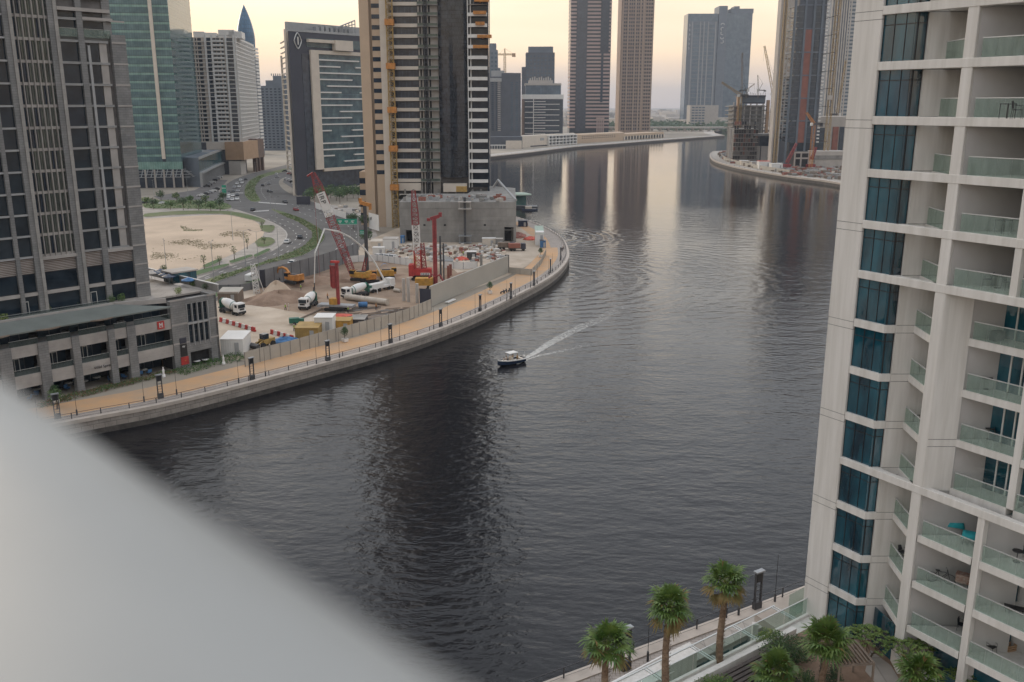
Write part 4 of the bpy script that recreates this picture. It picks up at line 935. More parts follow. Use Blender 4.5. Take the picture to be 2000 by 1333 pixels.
# pink striped tower
zb = 14; zt = 262; Y = 1680
r, f = tower('pink_striped_tower', 'pink and dark striped granite tower with a full height navy glass strip', 1112, 1189, 240, Y, zt, 60, 'gl_black')
nf = 40; fh = (zt - zb) / nf
for k in range(nf + 1):
    q = MB(); z_ = zb + fh * k; q.fb(f, -.5, f.x(1123), -60, .5, z_, z_ + fh * .52); q.fb(f, f.x(1143.5), f.len + .5, -60, .5 + (0 if k % 1 else .0), z_, z_ + fh * .52); q.build('stone_band', 'pink', r)
q = MB(); q.fb(f, f.x(1123.5), f.x(1143), -10, 1.5, 8, zt + 3); q.build('glass_strip', 'pn_navy', r)
q = MB(); q.fb(f, f.x(1171), f.x(1175.5), 0, 1.5, ZA(200, Y), ZA(104, Y)); q.fb(f, f.x(1169), f.x(1185), 0, 1.6, ZA(104, Y) + .1, zt); q.build('glass_slot', 'gl_navy', r)
q = MB()
for k in range(4): q.fb(f, f.x(1165 + 4 * k), f.x(1167.4 + 4 * k), .4, 2.5, 3, ZA(233, Y))
q.fb(f, f.x(1164), f.x(1180), .4, 2.4, ZA(233, Y), ZA(230, Y)); q.build('portal', 'pink', r)
# brown gridded tower
Y = 1740
r, f = tower('brown_grid_tower', 'brown stone tower with slim pale fins and small square windows', 1208, 1270, 240, Y, zt + 14, 60, 'brown')
wins = []
for x0, x1, nb in ((1212.5, 1220, 2), (1222, 1234, 3), (1236, 1243.5, 2), (1245.5, 1249, 1), (1254, 1268, 3)): grid(wins, f, 8, zt + 8, 42, nb, 'gl_navy' if x0 < 1250 else 'gl_black', .66, .52, s0=f.x(x0), s1=f.x(x1), proud=.05)
finish_wins(r, wins)
for x in (1210.5, 1221, 1235, 1244.5, 1250.5): q = MB(); q.fb(f, f.x(x) - .75, f.x(x) + .75, 0, 1.4, 3, zt + 12); q.build('stone_fin', 'brownl', r)
q = MB()
for k in range(43): q.fb(f, f.x(1252), f.len, .1, .5, 8 + k * (zt / 42), 8.8 + k * (zt / 42))
q.build('floor_lines', 'brownl', r)
# the twin blue towers
Y = 2500
r, f = tower('left_twin_tower', 'left and lower of the pair of hazy blue grey towers', 1336, 1392, 240, Y, ZA(42, Y), 70, 'blgrey')
q = MB(); q.fb(f, -2, f.len, -60, -1, 3, ZA(27, Y)); q.build('core', 'pn_blue', r)
wins = []; grid(wins, f, 25, ZA(48, Y), 24, 3, 'pn_blue', .86, .8, s0=f.x(1345), s1=f.x(1388), proud=.05); finish_wins(r, wins)
q = MB()
for x in (1343.5, 1359, 1366, 1374, 1388): q.fb(f, f.x(x) - 1.1, f.x(x) + 1.1, 0, 2, 3, ZA(43, Y))
q.build('vertical_rib', 'band', r)
for i_ in range(6):
    q = MB(); z_ = ZA(50 + i_ * 9, Y); c_ = f.p(3.5, .6, z_); q.tube(c_ + Vector((-1.6, 0, 3)), c_ + Vector((1.2, 0, 0)), .9, n=4); q.tube(c_ + Vector((1.2, 0, 0)), c_ + Vector((-1, 0, -3)), .9, n=4); q.build('sign_letter', 'white', r)
r, f = tower('right_twin_tower', 'right and taller of the pair of hazy blue grey towers with a vertical sign', 1393, 1457, 240, Y, ZA(26, Y), 70, 'pn_blue')
q = MB(); q.fb(f, .1, f.x(1409), -60, .8, 3, ZA(12, Y)); q.fb(f, f.x(1416), f.x(1459), -60, -4, ZA(26, Y), ZA(17, Y)); q.fb(f, f.x(1423), f.x(1433), -50, -8, ZA(17, Y), ZA(12, Y)); q.build('crown', 'blgrey', r)
wins = []; grid(wins, f, 20, ZA(28, Y), 30, 4, 'pn_blue', .93, .78, s0=f.x(1411), proud=.05); finish_wins(r, wins)
for i_ in range(5):
    q = MB(); z_ = ZA(49 + i_ * 8.2, Y); c_ = f.p(f.x(1401), 1.4, z_)
    ps = [c_ + Vector((4.2 * cos(a), 0, 4.0 * sin(a))) for a in [x * .8 + i_ for x in range(5)]]
    q.path(ps, .85, 5); q.build('sign_letter', 'white', r)
r, f = tower('cream_office_block', 'small cream block standing in front of the twin towers', 1347, 1402, 238, 2050, ZA(206, 2050), 40, 'concl')
wins = []; grid(wins, f, 12, ZA(208, 2050), 7, 4, 'gl_blue', .8, .5, s0=3, s1=f.x(1376), proud=.05); finish_wins(r, wins)
# unfinished mid-rise on the far bend, wrapped in scaffold
Y = 905
mr_ = T('unfinished_midrise', 'unfinished concrete mid-rise with blue formwork crown on the right bank bend', 'building', (XA(1462, 300, Y), Y + 18, 3), w=True)
f = F((XA(1420, 300, Y), Y), (XA(1503, 300, Y), Y)); X_ = lambda x: f.s(x, 250)
q = MB(); q.fb(f, X_(1433), X_(1492), -26, -2.5, 3, ZA(206, Y)); q.build('core', 'conc', mr_)
lv = [250, 241, 232, 225, 216, 208]
for y_ in lv: q = MB(); q.fb(f, X_(1428), X_(1500), -30, 0, ZA(y_, Y) - .5, ZA(y_, Y) + .4); q.build('floor_slab', 'conc', mr_)
for x in (1431, 1440, 1452, 1464, 1476, 1488, 1497): q = MB(); q.fb(f, X_(x) - .5, X_(x) + .5, -1.4, -.4, ZA(262, Y), ZA(200, Y)); q.build('column', 'concl', mr_)
q = MB(); q.fb(f, X_(1437), X_(1441), -3, 1.2, ZA(262, Y), ZA(190, Y)); q.fb(f, X_(1495), X_(1500), -3, .6, ZA(262, Y), ZA(196, Y)); q.build('brick_pier', 'tan', mr_)
q = MB(); q.fb(f, X_(1446), X_(1491), -24, .6, ZA(201, Y), ZA(190, Y)); q.fb(f, X_(1444), X_(1491), -25, 1.2, ZA(190, Y), ZA(186.5, Y), 1); q.fb(f, X_(1447), X_(1490), -24, .9, ZA(203, Y), ZA(200.5, Y), 1)
for k in range(14): q.tube(f.p(X_(1450) + 1.6 * k, -3, ZA(187, Y)), f.p(X_(1450) + 1.6 * k, -3, ZA(180 + (k * 5) % 4, Y)), .25, n=4, m=2)
q.build('formwork_crown', ['blgrey', 'slate', 'steel'], mr_)
Y2 = 868
f = F((XA(1420, 300, Y2), Y2), (XA(1508, 300, Y2), Y2)); X2 = lambda x: f.s(x, 300)
q = MB(); q.fb(f, X2(1432), X2(1478), -24, -1, 3, ZA(252, Y2)); q.fb(f, X2(1478), X2(1508), -24, 0, 3, ZA(286, Y2), 1); q.fb(f, X2(1470), X2(1512), -24, 1.5, ZA(266, Y2), ZA(262, Y2), 2); q.fb(f, X2(1455), X2(1510), -20, -2, ZA(286, Y2), ZA(266, Y2), 3)
q.build('lower_block', ['conc', 'concl', 'conc', 'gl_navy'], mr_)
q = MB(); q.fb(f, X2(1484), X2(1486), 0, .2, 3, ZA(286, Y2)); q.fb(f, X2(1500), X2(1505), 0, .2, ZA(298, Y2), ZA(288, Y2)); q.fb(f, X2(1499), X2(1504), 0, .2, ZA(314, Y2), ZA(308, Y2)); q.build('dark_slot', 'void', mr_)
random.seed(4); q = MB()
for k in range(9):
    z_ = 4.5 + k * 3.9; q.fb(f, X2(1431), X2(1479), -1, .25, z_, z_ + .5, 0)
    for j in range(10):
        if random.random() < .75: a = X2(1432) + j * 2.25; q.fb(f, a, a + 1.5, -.95, .05, z_ + .6, z_ + 3.6, 1 if random.random() < .7 else 2)
q.build('floor_opening', ['concl', 'void', 'rust'], mr_)
q = MB()                                             # scaffold lattice
for k in range(26):
    s_ = X2(1418) + k * 1.2; q.tube(f.p(s_, .6, 3), f.p(s_, .6, ZA(262, Y2) - (k % 3)), .1, n=3)
for k in range(17): z_ = 4 + 2.0 * k; q.tube(f.p(X2(1418), .6, z_), f.p(X2(1480), .6, z_), .12, n=3); q.fb(f, X2(1418), X2(1480), -.3, .5, z_ - .06, z_ + .06)
q.build('scaffolding', 'wood', mr_)
q = MB(); q.fb(f, X2(1423), X2(1426.5), 0, 1.5, 3, ZA(252, Y2)); q.build('stair_tower', 'concl', mr_)
# dark tower with the red strip
Y = 820
A = Vector((XA(1541, 300, Y), Y)); B = Vector((XA(1592, 300, Y), Y)); Cc = Vector((XA(1517, 300, Y + 30), Y + 30)); zt = ZA(9, Y)
dt = T('red_striped_dark_tower', 'tall dark glass tower with a full height red strip on the right bank', 'building', ((A.x + B.x) / 2, Y + 20, 3), w=True)
ff = F(A, B); fl = F(Cc, A); zb = 22
q = MB(); q.prism([tuple(A), tuple(B), (B.x, Y + 45), (Cc.x, Y + 45), tuple(Cc)], 3, zt + 18); q.build('core', 'bldark', dt)
wins = []; xs = lambda x: ff.s(x, 180); nm = 6; mh = (zt - zb) / nm
for m_ in range(nm):
    for j in range(4):
        z_ = zb + mh * m_ + (mh - 1) * (j + .5) / 4
        for x0, x1 in ((1545, 1559.5), (1580.5, 1592.5)): wins.append((ff.p((xs(x0) + xs(x1)) / 2, .05, z_), 0, xs(x1) - xs(x0), (mh - 1) / 4 - .35, 'pn_dark'))
    q = MB(); z_ = zb + mh * m_ + mh - 1; q.fb(ff, 0, ff.len, 0, .8, z_, z_ + 1); q.fb(fl, 0, fl.len, 0, .5, z_, z_ + 1); q.build('floor_belt', 'blgrey', dt)
    if m_ < nm - 1 + 0: q = MB(); q.fb(ff, xs(1564), xs(1577), .1, .5, zb + mh * m_, z_ - .1); q.build('red_panel', 'rust', dt)
for k in range(46): 
    z_ = zb + k * (zt - zb) / 46
    for j in range(3): wins.append((fl.p(fl.len * (j + .5) / 3, .02, z_ + 1.4), fl.az, fl.len / 3 * .6, 1.7, 'gl_black' if (j + k) % 3 else 'gl_blue'))
finish_wins(dt, wins)
for x in (1542, 1562, 1579, 1594.5): q = MB(); q.fb(ff, xs(x) - .9, xs(x) + .9, -.2, 1.0, 3, zt + 4); q.build('pier', 'blgrey', dt)
q = MB(); q.fb(ff, 0, ff.len, .2, .6, 3, zb); q.build('base', 'gl_black', dt)
q = MB()
for k in range(52): q.fb(ff, ff.len + .1, ff.len + 2.2, -2, .6, zb + k * 3.0, zb + 1.3 + k * 3.0)
q.build('balcony_stack', 'white', dt)
# masts: rack hoists and cranes
def mast(name, label, x, y, Y, z1, w, mt, ties=None, group=None, z0=3):
    X = XA(x, y, Y); r = T(name, label, 'hoist' if 'hoist' in name else 'crane', (X, Y, z0), w=True, group=group); q = MB(); n = max(4, int((z1 - z0) / (w * 1.5)))
    q.truss((X, Y, z0), (X, Y, z1), w * .8, w * .8, min(n, 60), w * .05); q.build('mast', mt, r); return r, X
r, X = mast('hoist_mast', 'ochre lattice hoist mast on the left edge of the red striped tower', 1514, 300, Y - 1, 178, 3.2, 'ochre')
q = MB(); q.box((X - 2.4, Y + 6, 90), (1.4, 10, 174)); q.box((X + 2.6, Y + 6, 90), (1.4, 10, 174)); q.build('edge_screen', 'concl', r)
q = MB()
for k in range(9): q.tube((X, Y - 1, 25 + 17 * k), (Cc.x + 2, Y + 20, 25 + 17 * k), .25, n=4)
q.build('tie', 'black', r)
r, X = mast('tower_crane', 'tall ochre lattice crane mast tied to the red striped tower', 1613, 300, 790, 178, 4.2, 'ochre')
q = MB(); [q.tube((X, 790, 24 + 14.4 * k), (B.x - .5, Y + 1, 24 + 14.4 * k), .3, n=4) for k in range(10)]; q.build('tie', 'black', r)
q = MB(); q.box((X, 788.5, 15), (4.4, 2, 3)); q.box((X - 1, 788, 60), (3.6, 2, 3.4)); q.build('hoist_cage', 'concl', r)
def luffer(name, label, x, y0, y1, Y, tip, w, mt, cw=(6, 2), z0=3):
    r, X = mast(name, label, x, y0, Y, ZA(y1, Y), w, mt, z0=z0); z_ = ZA(y1, Y); t_ = Q(tip[0], tip[1], Y)
    q = MB(); q.truss((X, Y, z_ + 1), t_, w * .7, w * .45, 14, w * .055); q.build('jib', mt, r)
    q = MB(); s = -1 if t_.x > X else 1; q.box((X + s * cw[0] / 2, Y, z_ + .6), (cw[0], w, w * .6)); q.box((X + s * cw[0], Y, z_), (2, w, w), m=0); q.build('counterweight', 'dark', r)
    q = MB(); q.box((X - s * w * .8, Y - w * .6, z_ + .4), (1.8, 1.6, 2.4)); q.build('cab', 'white', r)
    q = MB(); a_ = Vector((X + s * cw[0] * .6, Y, z_ + 7)); q.tube((X, Y, z_), a_, .2, n=4); q.tube(a_, t_, .09, n=3); q.tube(t_, t_ - Vector((0, 0, 14)), .07, n=3); q.build('rope', 'black', r); return r
luffer('luffing_crane', 'slim yellow luffing crane with steep jib left of the red striped tower', 1502, 300, 185, 930, (1493, 90), 3.0, 'ochre')
luffer('luffing_crane', 'thin dark luffing crane upright in front of the right twin tower', 1442, 300, 195, 960, (1450, 103), 2.4, 'wood')
luffer('luffing_crane', 'ochre luffing crane leaning left over the unfinished mid-rise', 1440, 300, 188, 900, (1409, 161), 3.0, 'ochre')
luffer('luffing_crane', 'small luffing crane on the formwork crown leaning right', 1457, 200, 178, 890, (1474, 164), 1.4, 'wood', z0=ZA(192, 890))
luffer('luffing_crane', 'small luffing crane with upright jib on the formwork crown', 1480, 200, 178, 890, (1480, 147), 1.2, 'wood', z0=ZA(192, 890))
luffer('luffing_crane', 'orange luffing crane standing before the red striped tower', 1583, 325, 244, 760, (1575, 220), 3.0, 'orange')
luffer('luffing_crane', 'ochre luffing crane at the right edge beside the white tower', 1626, 330, 225, 900, (1652, 118), 2.6, 'ochre')
# tower at the right edge
Y = 1180
r, f = tower('ribbed_grey_tower', 'tall pale ribbed tower with blue banded flank at the right edge', 1606, 1672, 240, Y, 240, 50, 'blgrey')
q = MB()
for k in range(9): q.fb(f, k * 2.9, k * 2.9 + 1.5, 0, 1.2, 3, 240, 0)
q.build('vertical_rib', 'concl', r)
for k in range(46): q = MB(); q.fb(f, f.x(1638), f.x(1660), 0, 1.0, 26 + 4.4 * k, 28.4 + 4.4 * k); q.build('floor_band', 'steel', r)
q = MB(); q.fb(f, f.x(1637), f.x(1662), 0, .4, 20, 240); q.build('banded_glass', 'gl_blue', r)
r, f = tower('right_bank_podium', 'low podium of brown and glass panels behind the cranes', 1588, 1668, 295, 850, ZA(228, 850), 40, 'concl')
q = MB(); q.fb(f, 1, f.x(1608), 0, .6, 6, ZA(250, 850)); q.fb(f, f.x(1636), f.x(1645), 0, .6, 6, ZA(248, 850)); q.build('glazing', 'pn_dark', r); q = MB(); q.fb(f, f.x(1623), f.x(1634), 0, .8, 6, ZA(248, 850)); q.build('brown_panel', 'rust', r)
r, f = tower('grey_site_building', 'small grey frame building under construction between the right bank cranes', 1550, 1580, 320, 775, ZA(297, 775), 14, 'void')
q = MB()
for x in (1550, 1562, 1577): q.fb(f, f.x(x), f.x(x) + 1.2, 0, .5, 3, ZA(297, 775))
for y_ in (297, 308): q.fb(f, 0, f.len, 0, .8, ZA(y_ + 3, 775), ZA(y_, 775))
q.build('white_frame', 'concl', r)
r, f = tower('grey_site_building', 'pale low site building right of the orange luffing crane', 1590, 1655, 322, 780, ZA(296, 780), 20, 'concl')
q = MB(); q.fb(f, 0, f.len, 0, .4, ZA(312, 780), ZA(304, 780)); q.build('band', 'conc', r)
for (x0, y0, x1, y1, lb) in ((1537, 318, 1556, 280, 'red crawler crane boom leaning right before the dark tower'), (1585, 312, 1594, 288, 'dark red boom beside the orange luffing crane')):
    a = Q(x0, y0, 770); b_ = Q(x1, y1, 770); r = T('crawler_crane', lb, 'crane', (a.x, 770, 3), w=True)
    q = MB(); q.truss(a, b_, 2.2, 1.4, 12, .25); q.build('boom', 'red', r); q = MB(); q.box((a.x, 770, 4.8), (6, 5, 3.6)); q.box((a.x - 3, 770, 5.5), (2, 3, 2)); q.build('body', 'red', r)
    q = MB(); q.box((a.x, 767.5, 3.6), (7, 1.2, 1.2)); q.build('track', 'rubber', r)
# red and white sheds and containers on the right bank
def shed(name, label, x0, x1, y, Y, h, mt, roof=None, cat='container', dep=3, group=None, rib=True):
    a = XA(x0, y, Y); b_ = XA(x1, y, Y); r = T(name, label, cat, ((a + b_) / 2, Y, 3), group=group); L_ = b_ - a; q = MB()
    q.box((0, dep / 2, h / 2 + .1), (L_, dep, h)); q.build('body', mt, r)
    q = MB(); q.box((0, dep / 2, h + .18), (L_ + .3, dep + .3, .14)); q.build('roof', roof or mt, r)
    q = MB(); q.box((L_ * .3, -.06, h * .42), (min(1.1, L_ * .3), .08, h * .72)); q.build('door', 'band', r); return r
for x0, x1, y, Y, h, mt, rf, lb in ((1482, 1504, 334, 765, 6, 'white', 'redtarp', 'white shed with a red patched roof by the right bank promenade'), (1506, 1528, 338, 750, 5, 'white', 'white', 'white rounded shed with a dark porthole on the right bank'),
        (1468, 1480, 330, 790, 4, 'concl', 'band', 'grey roofed cream shed on the right bank'), (1447, 1464, 325, 815, 3.5, 'cream', 'white', 'low cream site shed behind the right bank hoarding')):
    shed('site_shed', lb, x0, x1, y, Y, h, mt, rf, 'shed', 8)
q = MB(); random.seed(9)
for k in range(150):
    x = random.uniform(1530, 1660); Y_ = random.uniform(690, 800); c_ = Vector((XA(x, 330, Y_), Y_, 3)); s_ = random.uniform(.8, 3.5); q.box(c_ + Vector((0, 0, s_ * .3)), (s_ * random.uniform(1, 2.5), s_, s_ * .6), random.random() * 3, random.choice((0, 0, 1, 2, 3)))
for k in range(420):
    i = random.randint(12, 30); n_ = Vector((RB[i + 1][1] - RB[i][1], -(RB[i + 1][0] - RB[i][0]))).normalized(); t_ = random.random(); b0 = Vector(RB[i]) * (1 - t_) + Vector(RB[i + 1]) * t_; c2 = b0 - n_ * random.uniform(9, 50)
    s_ = random.uniform(.5, 2.6); q.box((c2.x, c2.y, 3 + s_ * .4), (s_ * random.uniform(1, 3), s_, s_ * random.uniform(.5, 1.5)), random.random() * 3, random.choice((0, 0, 1, 2, 3, 3)))
o = q.build('building_materials', ['wood', 'rust', 'steel', 'conc']); o['kind'] = 'stuff'
# hoarding of the right bank promenade
pr = offset(RB, -11); hq = T('site_hoarding', 'pale hoarding fence along the right bank promenade', 'fence', (*pr[20], 3), w=True); q = MB(); dk = MB()
for i in range(13, 27):
    f_ = F(pr[i], pr[i + 1]); f_.n = -f_.n; q.fb(f_, 0, f_.len, -.1, 0, 3, 6.0)
q.build('panels', 'hoard', hq)
# crane on the roof of the dark apartment tower
Y = 1600; c_ = Q(986, 138, Y); r = T('tower_crane', 'orange hammerhead tower crane silhouetted over the dark apartment tower', 'crane', (c_.x, Y, c_.z - 60), w=True)
q = MB(); zt_ = ZA(108, Y); q.truss((c_.x, Y, c_.z - 60), (c_.x, Y, zt_), 4, 3.4, 22, .45); q.build('mast', 'ochre', r)
q = MB(); e = Q(973, 105, Y); g_ = Q(1007, 106, Y); q.truss((e.x, Y, zt_ + 1), (g_.x, Y, zt_ + 1), 2.2, 2.2, 14, .35); q.build('jib', 'ochre', r)
q = MB(); q.box((g_.x - 3, Y, zt_), (6, 3.5, 6)); q.build('counterweight', 'tan', r)
q = MB(); q.truss((c_.x, Y, zt_ + 2), (c_.x, Y, ZA(95, Y)), 2.5, .8, 4, .35); q.tube((c_.x, Y, ZA(95, Y)), (g_.x - 4, Y, zt_ + 2), .2, n=4); q.tube((c_.x, Y, ZA(95, Y)), (e.x + 2, Y, zt_ + 2), .2, n=4); q.build('apex', 'ochre', r)
block(T('grey_lift_tower', 'narrow grey building top carrying the hammerhead crane', 'building', (c_.x, Y + 5, 3), w=True), [(c_.x - 14, Y - 3), (c_.x + 14, Y - 3), (c_.x + 14, Y + 20), (c_.x - 14, Y + 20)], 3, c_.z - 4, 'blgrey')
# far-off district and tree belt
random.seed(5); q = MB()
for k in range(1500):
    Y_ = 2300 + 5600 * random.random() ** 1.6; X_a = (random.random() * 1.5 - .72) * Y_ * .8
    h = random.choice((4, 5, 6, 8, 8, 12, 18)) + 3; w_ = random.uniform(15, 60); q.box((X_a, Y_, 3 + h / 2), (w_, random.uniform(15, 60), h), random.random(), random.choice((0, 0, 1, 2)))
o = q.build('far_district', ['concl', 'cream', 'conc']); o['kind'] = 'stuff'
def clumps(q, c, r, n, size, sq=.8, ms=(0,), up=.4):
    for k in range(n):
        d = Vector((random.gauss(0, 1), random.gauss(0, 1), random.gauss(0, 1))).normalized() * random.random() ** .45
        lump = 1 + .22 * sin(d.x * 5 + c[0]) * cos(d.y * 4 + c[1])
        p_ = Vector(c) + Vector((d.x * r[0], d.y * r[1], d.z * r[2])) * lump
        a = Vector((random.gauss(0, 1), random.gauss(0, 1), random.gauss(0, .6))).normalized(); b_ = a.orthogonal().normalized(); s_ = size * random.uniform(.6, 1.3)
        q.add([p_ - a * s_ - b_ * s_ * .1, p_ - b_ * s_ * sq * .6, p_ + a * s_, p_ + b_ * s_ * sq * .6], [(0, 1, 2, 3)], ms[k % len(ms)])
q = MB()
for k in range(260):
    x = random.uniform(1130, 1420); Y_ = random.uniform(1920, 2300); c_ = (XA(x, 235, Y_), Y_, 8); clumps(q, c_, (16, 14, 8 + random.random() * 5), 26, 4, .9)
o = q.build('distant_trees', 'leafd'); o['kind'] = 'stuff'
q = MB()
for x0, x1, Y_ in ((1120, 1420, 1860),): q.prism([(XA(x0, 262, Y_), Y_), (XA(x1, 262, Y_), Y_), (XA(x1, 262, Y_), Y_ + 24), (XA(x0, 262, Y_), Y_ + 24)], 9, 12)
for k in range(18): q.box((XA(1130 + 16 * k, 262, 1860), 1868, 6), (4, 10, 6))
q.build('road_bridge', 'concl', label='long low concrete road bridge crossing the far end of the water', cat='bridge')
shed('storage_dome', 'pale low hall with a curved roof between the striped and brown towers', 1187, 1209, 238, 2100, 22, 'cream', 'white', 'hall', 60)
# ================================================ THE WHITE TOWER AT THE RIGHT
WF = F((21.37, 59.5), (21.37 + .536 * 20, 59.5 - .844 * 20)); WF.az = atan2(-.844, .536)
ZF = lambda k: 56.53 - 3.2 * k
P2 = lambda s, d=0: Vector(WF.p(s, d)[:2])
E1 = P2(3.95); E2 = E1 + Vector((.75, 0)); E3 = Vector((25.35, E1.y)); K0 = P2(7.77); K1 = Vector((27.3, K0.y)); DW = Vector((29.2, K0.y)); UU = Vector((.536, -.844))
wt = T('white_residential_block', 'large white balcony tower with deep teal glass bays filling the right side', 'building', (*P2(8, -8), 18.1), w=True)
ZT = 76.0; TZ = 18.1; BO = 3.0
def post(name, s0, s1, d0, d1, z0, z1, mt='render'):
    q = MB(); q.fb(WF, s0, s1, d0, d1, z0, z1); return q.build(name, mt, wt)
q = MB(); q.fb(WF, -.35, 1.64, -2.2, 0, BO, ZT)
o = q.build('pillar', 'render', wt); bv = o.modifiers.new('b', 'BEVEL'); bv.width = .04; bv.segments = 1
for k in range(-5, 12, 2):
    for z_ in (ZF(k) - .25, ZF(k) - .75): q = MB(); q.fb(WF, -.36, 1.65, -.5, .004, z_, z_ + .03); q.build('shadow_joint', 'concd', wt)
o = post('pillar', 7.1, 7.77, -1.6, 0, TZ, ZT); bv = o.modifiers.new('b', 'BEVEL'); bv.width = .03; bv.segments = 1
# walls: recess wall, closing wall, blank wall
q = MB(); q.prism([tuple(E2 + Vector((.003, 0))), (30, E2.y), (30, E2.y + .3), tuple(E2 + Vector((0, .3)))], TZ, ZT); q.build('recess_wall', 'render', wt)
q = MB()
for k in range(-5, 12):
    z_ = ZF(k) + .02; q.prism([(E2.x + .02, E2.y - .004), (29, E2.y - .004), (29, E2.y + .1), (E2.x + .02, E2.y + .1)], z_ - .03, z_); q.prism([(E2.x + .02, E2.y - .004), (29, E2.y - .004), (29, E2.y + .1), (E2.x + .02, E2.y + .1)], z_ - .53, z_ - .50)
q.build('wall_joint', 'concd', wt)
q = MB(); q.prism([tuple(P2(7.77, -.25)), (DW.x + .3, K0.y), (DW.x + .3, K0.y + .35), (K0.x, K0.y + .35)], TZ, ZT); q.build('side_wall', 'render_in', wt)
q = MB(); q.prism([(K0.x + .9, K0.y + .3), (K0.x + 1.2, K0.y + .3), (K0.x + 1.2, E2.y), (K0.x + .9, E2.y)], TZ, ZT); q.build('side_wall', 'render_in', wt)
blk = F(tuple(K0 + Vector((.02, 0))), tuple(K1)); q = MB(); q.fb(blk, 0, blk.len, -.2, .02, ZF(9) + .0 + 3.2 - .2, ZF(4)); q.build('blank_wall', 'render', wt)
q = MB()
for z_ in (ZF(7) - .03, ZF(7) - .5): q.fb(blk, 0, blk.len, 0, .026, z_, z_ + .03)
q.build('wall_joint', 'concd', wt)
DF = F(tuple(DW), tuple(DW + UU * 14))
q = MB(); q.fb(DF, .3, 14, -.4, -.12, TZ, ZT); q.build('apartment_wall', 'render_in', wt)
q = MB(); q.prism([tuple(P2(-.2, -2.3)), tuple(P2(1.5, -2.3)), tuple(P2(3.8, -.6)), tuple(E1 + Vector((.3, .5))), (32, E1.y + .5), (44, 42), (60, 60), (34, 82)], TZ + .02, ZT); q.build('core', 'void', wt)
# glass bays
g_front = MB(); cache = {}
def pane(f, s0, s1, d, z0, z1, mt='gl_deep'):
    q = MB(); q.fb(f, s0, s1, d - .04, d, z0, z1)
    return q
bayF = F(tuple(E1 - UU * 2.31 + Vector((WF.n.x, WF.n.y)) * -.22), tuple(E1 + Vector((WF.n.x, WF.n.y)) * -.22)); turn = F(tuple(E1 + Vector((0, .16))), tuple(E2 + Vector((0, .16))))
for k in range(-5, 13):
    z0 = ZF(k) - .02; z1 = ZF(k - 1) - .5
    if k == 12: z0 = TZ
    q = MB(); mu = MB()
    for j in range(3): q.fb(bayF, 2.31 * j / 3 + .025, 2.31 * (j + 1) / 3 - .025, -.05, 0, z0, z1)
    q.fb(turn, .04, turn.len - .04, -.05, 0, z0, z1)
    o = q.build('window', 'gl_deep', wt)
    for j in range(4): mu.fb(bayF, 2.31 * j / 3 - .018, 2.31 * j / 3 + .018, -.06, .03, z0, z1)
    zz = z1 - .62; mu.fb(bayF, 0, 2.31, -.06, .02, zz, zz + .05); mu.fb(turn, 0, turn.len, -.06, .02, zz, zz + .05); mu.fb(turn, turn.len - .05, turn.len, -.06, .03, z0, z1)
    mu.build('mullion', 'black', o)
